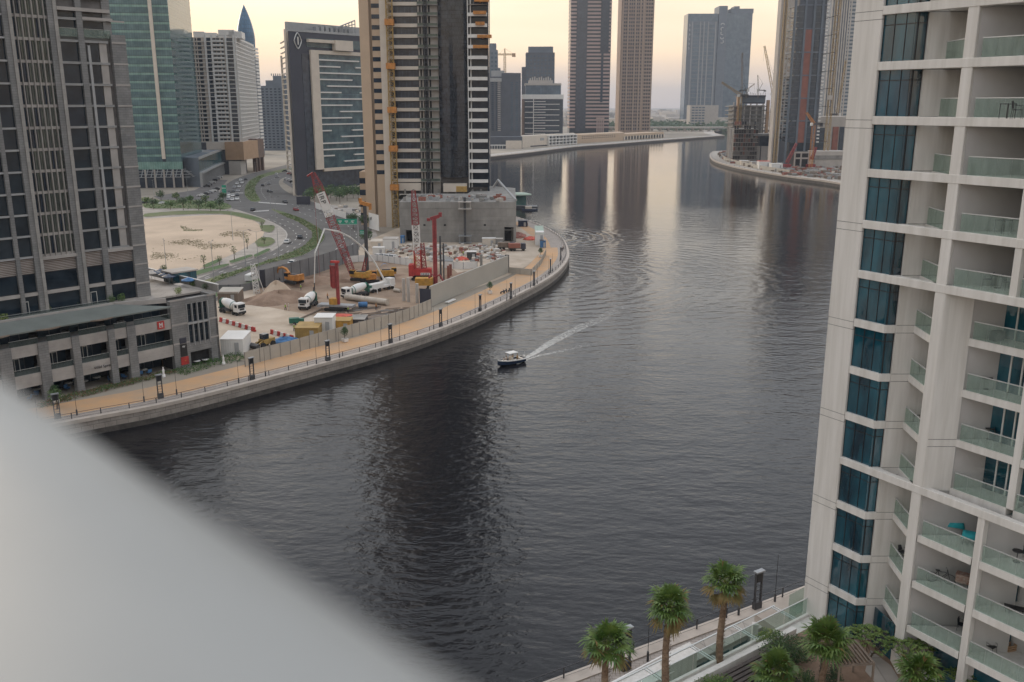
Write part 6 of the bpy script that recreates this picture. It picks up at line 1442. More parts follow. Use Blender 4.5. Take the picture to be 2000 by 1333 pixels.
shrub('garden_shrub', 'small green tuft at the bottom edge before the slatted deck', (*G(1400, 1350, TZ)[:2], TZ), (1.3, .5, .6), 1500, .06, 'leaf', seed=6, ms2='leafy')
def frangipani(label, loc, h, w, n, seed):
    random.seed(seed); root = T('frangipani_tree', label, 'tree', loc); q = MB(); tips = []
    def br(p_, d, L_, r_, lvl):
        e = p_ + d * L_; q.tube(p_, e, r_, r_ * .7, n=5)
        if lvl == 0: tips.append((e, d)); return
        for i in range(3):
            a = i * 2.1 + random.random(); nd_ = (d + Vector((cos(a), sin(a), .25)) * .8).normalized(); br(e, nd_, L_ * .72, r_ * .7, lvl - 1)
    for i in range(n): a = i * 6.28 / n; br(Vector((0, 0, 0)), Vector((cos(a) * w, sin(a) * w, 1)).normalized(), h * .36, .045, 3)
    q.build('trunk', 'bark', root); q = MB()
    for e, d in tips:
        for j in range(11):
            a = j * 2.4; f1 = (d * .35 + Vector((cos(a), sin(a), random.uniform(-.1, .5)))).normalized(); L_ = random.uniform(.14, .26); s = f1.cross(Vector((0, 0, 1))).normalized() * .04
            q.add([e, e + f1 * L_ * .55 - s, e + f1 * L_ + Vector((0, 0, -.03)), e + f1 * L_ * .55 + s], [(0, 1, 2, 3)], j % 2)
    q.build('crown', ['leafy', 'leaf'], root)
frangipani('sparse yellow green tree right of the pergola by the glass corner', (*G(1695, 1292, TZ)[:2], TZ), 2.6, .55, 4, 3)
frangipani('sparse leafy tree growing out of the white planter', (*G(1778, 1318, TZ)[:2], TZ), 2.7, .45, 4, 5)
frangipani('bright leafy tree at the bottom edge before the dark shopfront', (*G(1890, 1352, TZ)[:2], TZ), 1.9, .8, 5, 8)
# ---------------------------------------------- the blurred balcony parapet of the viewpoint
zr = H - .26; r0_, r1_ = G(-40, 650, zr), G(1155, 1345, zr); ru = (r1_ - r0_).normalized(); rn = Vector((-ru.y, ru.x, 0))
if rn.dot(Vector((0, 1, 0))) > 0: rn = -rn
q = MB(); st = []; r0_ = r0_ - ru * .8; r1_ = r1_ + ru * 1.2
prof_ = [(0.0, -.5), (0.0, -.075), (.01, -.045), (.035, -.018), (.09, 0.0), (.16, .006), (.28, .0), (.5, -.03), (.9, -.12), (.95, -.2), (.95, -.5)]
for e in (r0_, r1_):
    for a, b_ in prof_: st.append(e + rn * a * .75 + Vector((0, 0, b_)))
n = len(prof_); q.add(st, [(i, i + 1, n + i + 1, n + i) for i in range(n - 1)], sm=True)
q.build('balcony_parapet', 'rail', label='blurred white balcony parapet sloping across the lower left corner', cat='parapet')
cd.dof.aperture_fstop = 32.2 / 24
# ---------------------------------------------- boat, wake
bt_ = T('motor_boat', 'small dark hulled motor boat with white canopy and passengers heading left', 'boat', (*G(996, 706, 0)[:2], 0)); stern, bow = G(1021, 702, .5), G(973, 712, .5); vb = bow - stern; bt_.rotation_euler.z = atan2(vb.y, vb.x)
bt_.location = tuple((stern + bow) / 2)[:2] + (0,); BL = 7.0
st_ = [(-3.5, 1.1, .25, .95), (-2, 1.2, .2, .98), (0, 1.22, .2, 1.05), (1.5, 1.05, .25, 1.15), (2.7, .6, .35, 1.28), (3.5, .04, .7, 1.42)]
vs = []
for x, w, k_, h in st_: vs += [(x, -w, h), (x, -w * .82, k_), (x, 0, k_ - .35), (x, w * .82, k_), (x, w, h)]
q = MB(); q.add(vs, [(5 * i + j, 5 * i + j + 1, 5 * i + j + 6, 5 * i + j + 5) for i in range(5) for j in range(4)] + [(0, 4, 3, 2, 1)], sm=False); q.build('hull', 'navy', bt_)
q = MB(); vs = []
for x, w, k_, h in st_: vs += [(x, -w - .03, h + .02), (x, -w + .16 if w > .2 else 0, h + .04), (x, w - .16 if w > .2 else 0, h + .04), (x, w + .03, h + .02), (x, -w - .02, h - .16), (x, w + .02, h - .16)]
q.add(vs, [(6 * i + a, 6 * i + b_, 6 * i + 6 + b_, 6 * i + 6 + a) for i in range(5) for a, b_ in ((0, 1), (2, 3), (4, 0), (3, 5))]); q.build('gunwale', 'white', bt_)
q = MB(); q.add([(-3.4, -1.0, .62), (2.6, -.6, .62), (2.6, .6, .62), (-3.4, 1.0, .62)], [(0, 1, 2, 3)]); q.box((1.9, 0, .9), (1.4, 1.1, .35)); q.box((-.1, 0, 1.1), (.7, .8, .95)); q.box((-2.6, 0, .85), (.6, 1.6, .35)); q.build('deck', 'cream', bt_)
q = MB(); q.box((-.3, 0, 2.55), (2.3, 1.7, .08)); q.build('canopy', 'white', bt_)
for x in (-1.3, .7):
    for y in (-.75, .75): q = MB(); q.tube((x, y, .7), (x, y * .95, 2.52), .035, n=5); q.build('canopy_post', 'yellow', bt_)
q = MB(); q.box((-3.75, 0, .9), (.4, .5, .9)); q.build('outboard_motor', 'white', bt_)
q = MB(); q.tube((-3.2, .6, .9), (-3.4, .6, 2.4), .02, n=4); q.build('flag_pole', 'white', bt_)
fm = bpy.data.materials.new('foam'); fm.use_nodes = True; t = fm.node_tree; b = t.nodes['Principled BSDF']; b.inputs['Base Color'].default_value = (.62, .60, .56, 1); b.inputs['Roughness'].default_value = .6
g = t.nodes.new('ShaderNodeNewGeometry'); n1 = t.nodes.new('ShaderNodeTexNoise'); n1.inputs['Scale'].default_value = 1.1; n1.inputs['Detail'].default_value = 7; n1.inputs['Roughness'].default_value = .75; t.links.new(g.outputs['Position'], n1.inputs['Vector'])
uvn = t.nodes.new('ShaderNodeAttribute'); uvn.attribute_name = 'dens'; sb = t.nodes.new('ShaderNodeMath'); sb.operation = 'ADD'; t.links.new(n1.outputs[0], sb.inputs[0]); t.links.new(uvn.outputs['Fac'], sb.inputs[1])
mr2 = t.nodes.new('ShaderNodeMapRange'); t.links.new(sb.outputs[0], mr2.inputs[0]); mr2.inputs[1].default_value = .86; mr2.inputs[2].default_value = 1.16; mr2.inputs[4].default_value = .8; t.links.new(mr2.outputs[0], b.inputs['Alpha'])
def foam_strip(name, pts, w0, w1, d0, d1):
    n = len(pts); vs = []; dens = []; fs = []
    for i, p_ in enumerate(pts):
        t_ = i / (n - 1); e = (Vector(pts[min(i + 1, n - 1)]) - Vector(pts[max(i - 1, 0)])).normalized(); s_ = Vector((-e.y, e.x)); w = w0 + (w1 - w0) * t_
        for j, k in enumerate((-1, -.4, .4, 1)):
            q_ = Vector(p_) + s_ * w * k; vs.append((q_.x, q_.y, .03)); dens.append((d0 + (d1 - d0) * t_) * (1 if abs(k) < .9 else .0))
    for i in range(n - 1):
        for j in range(3): fs.append((4 * i + j, 4 * i + j + 1, 4 * i + j + 5, 4 * i + j + 4))
    me = bpy.data.meshes.new(name); me.from_pydata(vs, [], fs); me.materials.append(fm); at = me.attributes.new('dens', 'FLOAT', 'POINT'); at.data.foreach_set('value', dens); return link(name, me, kind='stuff')
wk = smooth([tuple(G(x, y, 0)[:2]) for x, y in ((1020, 703), (1045, 690), (1080, 668), (1130, 642), (1180, 620), (1230, 590))], 8)
foam_strip('wake_foam', wk, .7, 4.8, .70, .34)
wk2 = smooth([tuple(G(x, y, 0)[:2]) for x, y in ((1010, 712), (1040, 699), (1080, 690), (1140, 676), (1220, 655))], 8)
foam_strip('wake_foam', wk2, .4, 2.2, .66, .30)
# ================================================ CONSTRUCTION SITE AND STREET
GZ = 3.10
def gp(x, y, z=GZ): return G(x, y, z)
def hd(a, b_, z=GZ): p_, q_ = gp(*a, z), gp(*b_, z); return atan2(q_.y - p_.y, q_.x - p_.x)
def fence(name, label, pts, h, step, mt, mpost='steel', cat='fence', z=GZ, posts=True):
    P_ = [gp(*p_, z) for p_ in pts]; r = T(name, label, cat, tuple(P_[0]), w=True); q = MB(); pb = MB(); n_ = 0; pb.box((0, 0, h / 2), (.12, .16, h + .1)); me = pb.mesh('post', [mpost])
    for a, b_ in zip(P_, P_[1:]):
        f_ = F(tuple(a[:2]), tuple(b_[:2])); k = max(1, int(f_.len / step))
        for i in range(k): q.fb(f_, f_.len * i / k + .03, f_.len * (i + 1) / k - .03, -.03, .03, z + .02, z + h)
        for i in range(k + 1):
            if posts and n_ < 95: link('post', me, r, loc=f_.p(f_.len * i / k, .03, z), az=f_.az); n_ += 1
    q.build('panels', mt, r); return r
fence('tall_screen_fence', 'tall grey screen fence between the road and the dug site', [(519, 563), (570, 548), (620, 534), (669, 517), (700, 505)], 5.4, 3.4, 'gfence', 'dark')
q = T('dark_gate_panel', 'narrow near black panel ending the tall grey fence', 'panel', tuple(gp(514, 562))); b_ = MB(); b_.box((0, 0, 2.6), (1.5, .2, 5.2), .3); b_.build('panel', 'slate', q)
fence('low_screen_fence', 'low grey green fence along the hedge behind the site shed', [(424, 572), (470, 571), (511, 562)], 2.2, 3.0, 'gfence', 'dark')
HP = [(479, 716), (508, 707), (568, 692), (640, 671), (688, 658), (745, 642), (800, 625), (842, 606)]
fence('promenade_hoarding', 'pale hoarding fence along the orange promenade with dark joints', HP, 2.9, 2.3, 'hoard', 'conc', 'fence')
fence('white_panel_fence', 'white panel fence left of the red lattice crane', [(660, 515), (700, 512), (737, 510), (805, 520)], 2.2, 2.6, 'white', 'steel')
fence('white_panel_fence', 'white panel fence behind the billboard by the red drill mast', [(868, 524), (905, 526), (932, 524)], 2.2, 2.4, 'white', 'steel')
fence('low_white_fence', 'low pale fence around the sandy corner right of the billboard', [(994, 534), (1038, 538), (1056, 518), (1066, 498)], 1.9, 3, 'hoard', 'conc')
bb = T('billboard_wall', 'huge blank grey billboard wall seen from behind along the promenade', 'billboard', tuple(gp(842, 600)), w=True); f = F(gp(842, 600)[:2], gp(993, 533)[:2])
q = MB(); q.fb(f, 0, f.len, -.5, 0, GZ, GZ + 5.4); q.build('panel', 'billb', bb)
q = MB(); q.fb(f, -.12, -.01, -3.2, .05, GZ, GZ + 4.7); q.build('end_panel', 'slate', bb)
q = MB(); q.fb(f, f.len, f.len + .4, -1.2, .1, GZ, GZ + 5.6); q.build('end_post', 'dark', bb)
q = T('white_bench_slab', 'white flat slab lying at the foot of the blank billboard', 'slab', tuple(gp(880, 590)), hd((868, 594), (890, 585))); b_ = MB(); b_.box((0, 0, .25), (4.6, .9, .3)); b_.build('top', 'white', q); b_ = MB(); b_.box((0, 0, .05), (4.2, .6, .1)); b_.build('base', 'conc', q)
# earth mounds
def mound(label, x, y, rx, ry, h, mt, seed, az=.3):
    random.seed(seed); c_ = gp(x, y, 3.0); q = MB(); n, m_ = 26, 9; vs = []
    for j in range(m_ + 1):
        t_ = j / m_
        for i in range(n):
            a = 2 * pi * i / n; w = 1 + .13 * sin(3 * a + seed) + .08 * sin(7 * a + seed * 2); r_ = 1 - t_
            z = h * (sin(t_ * pi / 2) ** 1.25) * (1 + .18 * sin(a * 2 + seed)) + random.uniform(-.12, .12) * h * .35 * (t_ > 0)
            ca, sa = cos(a) * r_ * rx * w, sin(a) * r_ * ry * w; vs.append((c_.x + ca * cos(az) - sa * sin(az), c_.y + ca * sin(az) + sa * cos(az), 3.0 + z))
    q.add(vs, [(j * n + i, j * n + (i + 1) % n, (j + 1) * n + (i + 1) % n, (j + 1) * n + i) for j in range(m_) for i in range(n)], sm=True); return q.build('earth_mound', mt, label=label, cat='mound')
mound('broad brown earth mound with a pale top left of the mixer trucks', 545, 588, 10.5, 6.5, 2.6, 'dirt2', 1)
mound('pale sand heap sitting on the brown mound', 540, 575, 4.6, 3.4, 3.3, 'sand', 2)
mound('reddish earth ridge under the tall grey fence', 610, 555, 15, 4.5, 1.9, 'dirt2', 3, .45)
mound('dug earth bank beneath the yellow piling machines', 700, 538, 16, 7, 1.6, 'dirt2', 4, .1)
mound('small rubble heap beside the concrete podium', 862, 508, 5, 3, 1.6, 'conc', 5)
mound('dark earth patch behind the blank billboard', 905, 540, 9, 5, 1.2, 'dirt2', 6)
# --- mixer trucks (local: front = +x)
def wheels(r, xs, y, rad=.52, w=.32):
    me = None
    for x in xs:
        for s in (-1, 1):
            q = MB(); q.tube((0, -w / 2, 0), (0, w / 2, 0), rad, n=14)
            if me is None: me = q.mesh('wheel', ['rubber'])
            link('wheel', me, r, loc=(x, s * y, rad))
def mixer(label, loc, az):
    r = T('mixer_truck', label, 'truck', loc, az, 'concrete mixer trucks on the site')
    q = MB(); q.box((-.6, 0, 1.0), (8.0, 1.0, .3)); q.box((-1, 0, .85), (3, 2.2, .35)); q.build('chassis', 'dark', r)
    q = MB(); q.box((3.3, 0, 1.9), (1.9, 2.35, 2.1)); q.box((4.3, 0, 1.0), (.2, 2.4, .7)); q.box((3.2, 0, 3.0), (1.6, 2.1, .15)); cb = q.build('cab', 'white', r)
    bv = cb.modifiers.new('b', 'BEVEL'); bv.width = .1; bv.segments = 2
    q = MB(); q.box((4.27, 0, 2.3), (.06, 2.1, .9)); q.box((3.5, 1.19, 2.35), (.9, .05, .7)); q.box((3.5, -1.19, 2.35), (.9, .05, .7)); q.build('windscreen', 'gl_black', cb)
    q = MB(); q.box((4.42, 0, .75), (.1, 2.3, .5)); q.box((4.4, 0, 1.55), (.06, 1.3, .4)); q.build('grille', 'black', cb)
    R = Matrix.Rotation(radians(102), 3, 'Y') @ Matrix.Identity(3)
    q = MB(); R = Matrix.Rotation(radians(-78), 3, 'Y')
    q.lathe([(.3, -2.6), (.85, -2.5), (1.08, -1.9), (1.22, -.9), (1.2, .2), (.95, 1.5), (.6, 2.4), (.62, 2.6), (.3, 2.62)], (-.75, 0, 2.45), 18, R=R); dr = q.build('drum', 'white', r)
    q = MB(); q.lathe([(1.09, -1.95), (1.11, -1.75)], (-.75, 0, 2.45), 18, R=R); q.lathe([(.72, 2.06), (.66, 2.35), (.68, 2.6), (.2, 2.64)], (-.75, 0, 2.45), 18, R=R); q.box((2.05, 0, 2.0), (.35, 1.7, 1.5)); q.build('drum_band', 'tgreen', dr)
    q = MB(); q.box((-3.5, 0, 2.0), (.3, 1.6, 2.2)); q.add([(-3.5, -.5, 3.4), (-3.5, .5, 3.4), (-4.3, .3, 2.2), (-4.3, -.3, 2.2)], [(0, 1, 2, 3)]); q.box((-4.0, 0, 1.6), (.5, .6, .12)); q.build('chute', 'tgreen', r)
    wheels(r, (3.5, 2.1, -1.6, -2.9), 1.0); return r
mixer('white mixer truck half hidden by the stone podium corner', gp(452, 612), hd((430, 607), (478, 617)))
mixer('white mixer truck facing the camera on the pale site ground', gp(604, 600), hd((618, 592), (590, 607)))
mixer('white mixer truck behind the small red piling rig', gp(697, 580), hd((715, 577), (680, 583)) )
# --- concrete pump with a long folded boom
pp = gp(742, 568); pt_ = T('concrete_pump_truck', 'white concrete pump truck raising a long bent white boom', 'truck', tuple(pp), hd((718, 572), (766, 562)))
q = MB(); q.box((0, 0, 1.2), (9.5, 2.2, .6)); q.box((-1.5, 0, 1.9), (4.5, 2.0, .8)); q.box((2, .4, 1.9), (2, 1.4, 1)); q.build('body', 'white', pt_)
q = MB(); q.box((4.0, 0, 2.1), (1.9, 2.3, 2.0)); q.build('cab', 'white', pt_); q = MB(); q.box((-4.6, 0, 1.5), (1.3, 2.0, 1.2)); q.build('hopper', 'tgreen', pt_); wheels(pt_, (4, 2.6, -1, -2.3, -3.6), 1.0)
for x, y in ((3, -2.8), (3, 2.8), (-3.4, -2.6), (-3.4, 2.6)): q = MB(); q.tube((x, 0, 1.2), (x, y, 1.2), .14, n=5); q.tube((x, y, 1.2), (x, y, 0), .1, n=5); q.build('outrigger', 'white', pt_)
Yp = pp.y; bp_ = [(750, 546), (733, 515), (712, 486), (686, 465), (662, 453), (634, 448)]
B3 = [Q(x, y, Yp + 2 - i * 1.0) for i, (x, y) in enumerate(bp_)] + [Q(615, 495, Yp - 8), Q(614, 553, Yp - 8)]
pb_ = T('pump_boom', 'long white articulated boom arching over the site from the pump truck', 'boom', tuple(B3[0]), w=True)
for i in range(len(B3) - 1):
    q = MB(); w = .30 - .025 * i; q.tube(B3[i], B3[i + 1], w, w * .9, n=6)
    if i < 6: q.tube(B3[i] + Vector((0, -.4, .35)), B3[i + 1] + Vector((0, -.4, .25)), .08, n=4)
    q.build('boom_section', 'white', pb_)
q = MB(); q.tube(B3[-1], B3[-1] - Vector((0, 0, 2.2)), .12, n=6); q.build('end_hose', 'rubber', pb_); q = MB(); q.tube((B3[0].x, B3[0].y, GZ + 2.2), B3[0], .4, n=8); q.build('turret', 'white', pb_)
# --- tracked machines
def tracks(r, L_=4.6, w=2.9, z=0, mt='rubber'):
    for s in (-1, 1):
        q = MB(); ps = []
        for i in range(16):
            a = pi * 2 * i / 16; ps.append((cos(a) * .42 + (L_ / 2 - .45) * (1 if cos(a) > 0 else -1), sin(a) * .42 + .45))
        v0 = [(x, s * w / 2 - .28, z_) for x, z_ in ps]; v1 = [(x, s * w / 2 + .28, z_) for x, z_ in ps]
        q.add(v0 + v1, [(i, (i + 1) % 16, 16 + (i + 1) % 16, 16 + i) for i in range(16)] + [tuple(range(16))[::-1], tuple(range(16, 32))]); q.build('track', mt, r)
def machine_body(r, mt, L_=4.4, w=2.7, h=1.5, cab=True, z=1.0, off=-.6):
    q = MB(); q.box((off, 0, z + h / 2), (L_, w, h)); q.box((off - L_ / 2 + .4, 0, z + h / 2 + .2), (.9, w + .1, h + .2)); o = q.build('upper_body', mt, r); bv = o.modifiers.new('b', 'BEVEL'); bv.width = .08; bv.segments = 1
    q = MB(); q.box((off + .2, .2, z + h + .1), (L_ * .5, w * .4, .25)); q.build('engine_cover', 'dark', o)
    if cab:
        q = MB(); q.box((off + L_ / 2 + .1, w / 2 - .5, z + h / 2 + .45), (1.4, 1.0, 1.9)); c_ = q.build('cab', mt, r); q = MB(); q.box((off + L_ / 2 + .15, w / 2 - .5, z + h / 2 + .7), (1.5, 1.06, 1.0)); q.build('cab_glass', 'gl_black', c_)
ex = T('excavator', 'yellow excavator with arched boom reaching left beside the tall fence', 'excavator', tuple(gp(575, 560) + Vector((0, 0, 1.0))), hd((590, 556), (560, 552)) ); tracks(ex); machine_body(ex, 'orange')
q = MB(); q.path([(1.2, 0, 2.0), (2.8, 0, 3.9), (4.4, 0, 4.3), (6.0, 0, 3.6)], [.42, .40, .34, .26], 4); q.build('boom', 'orange', ex)
q = MB(); q.path([(5.6, 0, 4.2), (6.2, 0, 3.4), (6.9, 0, 1.2)], [.24, .28, .18], 4); q.build('stick', 'orange', ex)
q = MB(); q.add([(6.5, -.5, 1.3), (7.3, -.5, 1.2), (6.9, -.5, 0), (6.0, -.5, .3), (6.5, .5, 1.3), (7.3, .5, 1.2), (6.9, .5, 0), (6.0, .5, .3)], [(0, 1, 2, 3), (7, 6, 5, 4), (0, 4, 5, 1), (1, 5, 6, 2), (2, 6, 7, 3)]); q.build('bucket', 'dark', ex)
# red lattice crawler crane with banner
c0 = gp(704, 553) + Vector((0, 0, .8)); cr_ = T('crawler_crane', 'crawler crane with long red and white lattice boom leaning left, white lettered banner', 'crane', tuple(c0), hd((730, 553), (690, 551))); tracks(cr_, 5, 3.2); machine_body(cr_, 'yellow', 5, 3, 1.6)
Yc = c0.y; t0, t1 = Q(693, 545, Yc), Q(611, 338, Yc); cb_ = T('lattice_boom', 'tmp', 'x', tuple(t0), w=True)
for k_ in ('label', 'category'): del cb_[k_]
cb_.parent = cr_; cb_.matrix_parent_inverse = (Matrix.Translation(c0) @ Matrix.Rotation(cr_.rotation_euler.z, 4, 'Z')).inverted()
for a, b_, mt in ((0, .42, 'red'), (.42, .6, 'red'), (.6, .7, 'white'), (.7, .88, 'red'), (.88, 1, 'red')):
    q = MB(); q.truss(t0.lerp(t1, a), t0.lerp(t1, b_), 2.1 if a > .1 else 1.4, 2.1 if b_ < .9 else 1.0, max(3, int(26 * (b_ - a))), .11); q.build('boom_section', mt, cb_)
u_ = (t1 - t0).normalized(); side = Vector((u_.z, 0, -u_.x)); ba = t0.lerp(t1, .66); bb2 = t0.lerp(t1, .82)
q = MB(); q.add([ba - side * 1.0 + Vector((0, -1.4, 0)), ba + side * 1.5 + Vector((0, -1.4, 0)), bb2 + side * 1.5 + Vector((0, -1.4, 0)), bb2 - side * 1.0 + Vector((0, -1.4, 0))], [(0, 1, 2, 3)]); q.build('banner', 'white', cb_)
cu = bpy.data.curves.new('t', 'FONT'); cu.body = 'IRP'; cu.size = 2.0; cu.extrude = .02; cu.space_character = 1.15; to = bpy.data.objects.new('t', cu); C.objects.link(to)
me = bpy.data.meshes.new_from_object(to.evaluated_get(bpy.context.evaluated_depsgraph_get())); bpy.data.objects.remove(to); me.materials.clear(); me.materials.append(M['black'])
Rm = Matrix(((-u_.x, side.x, 0), (0, 0, -1), (-u_.z, side.z, 0))).to_4x4(); me.transform(Matrix.Translation(bb2 - u_ * .3 - side * .55 + Vector((0, -1.45, 0))) @ Rm); link('banner_lettering', me, cb_)
q = MB(); q.tube(t1, Q(600, 345, Yc), .3, n=5); q.tube(t1, t1 + Vector((.6, 0, -40)), .05, n=3); q.build('jib_head', 'red', cb_)
# dark leader rig with orange head
c0 = gp(722, 552); lr = T('piling_rig', 'tall dark leader mast with an orange head beside the white boom', 'piling rig', tuple(c0), hd((700, 552), (740, 548))); tracks(lr, 5, 3.2); machine_body(lr, 'orange', 4.5, 3, 1.6)
zt = ZA(402, c0.y); X_ = XA(715, 470, c0.y) - c0.x
o = T('leader_mast', 'x', 'x', tuple(c0), w=True); [o.__delitem__(k_) for k_ in ('label', 'category')]; o.parent = lr; o.matrix_parent_inverse = (Matrix.Translation(c0) @ Matrix.Rotation(lr.rotation_euler.z, 4, 'Z')).inverted()
q = MB(); q.box((c0.x + X_, c0.y, (3 + zt) / 2), (.95, .9, zt - 3)); q.build('mast', 'dark', o); q = MB(); q.box((c0.x + X_ + .2, c0.y, zt + .5), (3.0, 1.2, 1.0), 0, tilt=('Y', .25)); q.box((c0.x + X_ - 1.2, c0.y, zt + 1.4), (.8, 1, 1.5)); q.box((c0.x + X_ + 1.6, c0.y, zt - .3), (.7, 1, 1.8)); q.build('sheave_head', 'orange', o)
q = MB(); q.truss((c0.x + X_ - 1.6, c0.y, 4.2), (c0.x + X_ + .2, c0.y, 12), 1.2, .6, 6, .14); q.build('back_stay', 'red', o)
c0 = gp(757, 545); lr = T('piling_machine', 'yellow piling machine with dark hose reel right of the dark leader mast', 'piling rig', tuple(c0), .2); tracks(lr, 4.5, 3); machine_body(lr, 'yellow', 5, 2.8, 1.7); q = MB(); q.lathe([(1.1, -.4), (1.1, .4)], (-.8, 0, 3.6), 14, R=Matrix.Rotation(pi / 2, 3, 'X')); q.build('hose_reel', 'blue', lr)
# small red rig
c0 = gp(658, 606); rg_ = T('piling_rig', 'short crimson piling mast on a flat dark carrier in front of the mixer trucks', 'piling rig', tuple(c0), hd((640, 606), (680, 608))); tracks(rg_, 5.5, 3.2)
q = MB(); q.box((0, 0, 1.3), (9.4, 2.7, .5)); q.box((-4.2, 0, 1.0), (1.3, 3, .3)); q.build('carrier_deck', 'steel', rg_); q = MB(); q.box((-.6, 0, 2.3), (2, 2, 1.6)); q.build('upper_body', 'yellow', rg_)
q = MB(); q.tube((.5, 0, 1.4), (.5, 0, 12.2), .5, n=8); q.build('mast', 'red', rg_); q = MB(); q.box((-.35, 0, 8.6), (1.0, .9, 5.8)); q.tube((-1.2, 0, 6), (-1.2, 0, 11.6), .22, n=6); q.build('kelly_box', 'red', rg_)
q = MB(); q.box((.1, 0, 12.5), (2.2, .8, .5)); q.build('mast_head', 'brred', rg_)
# red lattice crane 2
c0 = gp(824, 546); r2 = T('lattice_crane', 'bright red crawler crane with vertical pale red lattice boom and lettered counterweight', 'crane', tuple(c0), 0); tracks(r2, 6, 4); 
q = MB(); q.box((.3, 0, 2.4), (5.4, 3, 1.9)); q.box((-3.0, 0, 2.9), (1.5, 3.4, 3.4)); q.build('upper_body', 'brred', r2); q = MB(); q.box((1.2, -1.52, 1.9), (2.8, .06, .7)); q.build('lettered_plate', 'white', r2)
for i in range(5): q = MB(); q.box((.2 + i * .48, -1.58, 1.9), (.24, .04, .42)); q.build('plate_letter', 'dark', r2)
zt = ZA(372, c0.y) - GZ
for i, (a, b_, mt) in enumerate(((2.5, 9, 'brred'), (9, zt * .62, 'white'), (zt * .62, zt * .75, 'red'), (zt * .75, zt, 'red'))): q = MB(); x0, x1 = -.9 - a * .035, -.9 - b_ * .035; q.truss((x0, 0, a), (x1, 0, b_), 1.9, 1.9 if i < 3 else .9, max(3, int((b_ - a) / 1.6)), .14); q.build('boom_section', mt, r2)
q = MB(); q.truss((.8, 0, 3.2), (.4, 0, 11), 1.3, .9, 7, .14); q.build('gantry', 'red', r2)
# red rotary rig 3 behind the billboard
c0 = gp(851, 566); r3 = T('rotary_drill_rig', 'dark red rotary drill rig with a thick mast and forked head at the billboard corner', 'piling rig', tuple(c0), 0); tracks(r3, 5.4, 3.4); q = MB(); q.box((-3.2, 0, 2.4), (5, 2.8, 2.0)); q.build('upper_body', 'yellow', r3)
zt = ZA(428, c0.y) - GZ; q = MB(); q.tube((0, 0, 1), (0, 0, zt), .62, n=10); q.box((.3, -.3, zt * .55), (.5, .5, zt * .8)); q.build('mast', 'red', r3)
q = MB(); q.box((.2, 0, zt + .4), (2.6, .9, .9), tilt=('Y', -.3)); q.box((-1.6, 0, zt - .2), (.9, .8, .8)); q.box((1.7, 0, zt + 1.2), (.9, .8, 1.2)); q.build('sheave_head', 'red', r3); q = MB(); q.tube((2.4, 0, 2), (2.4, 0, zt * .66), .22, n=6); q.build('kelly_bar', 'dark', r3)
q = MB(); q.path([(-2.6, -.8, 2.2), (-1.0, -.6, 4.6), (0, -.4, 3.6)], .3, 5); q.path([(2.4, -.6, 2.4), (1.2, -.5, 4.4), (0, -.4, 3.6)], .3, 5); q.build('support_arm', 'red', r3)
# white lattice leader
c0 = gp(506, 572); wl = T('white_lattice_tower', 'small white tapering lattice tower at the left end of the tall fence', 'tower', tuple(c0), .3); q = MB(); q.truss((-.6, 0, 0), (-1.2, 0, 8.2), 1.6, 1.1, 8, .12); q.build('lattice', 'white', wl); q = MB(); q.tube((1.4, -.8, 0), (-.7, -.4, 8.2), .11, n=4); q.tube((1.4, .8, 0), (-.7, .4, 8.2), .11, n=4); q.tube((.3, -.6, 4.2), (.3, .6, 4.2), .08, n=4); q.build('brace', 'white', wl)
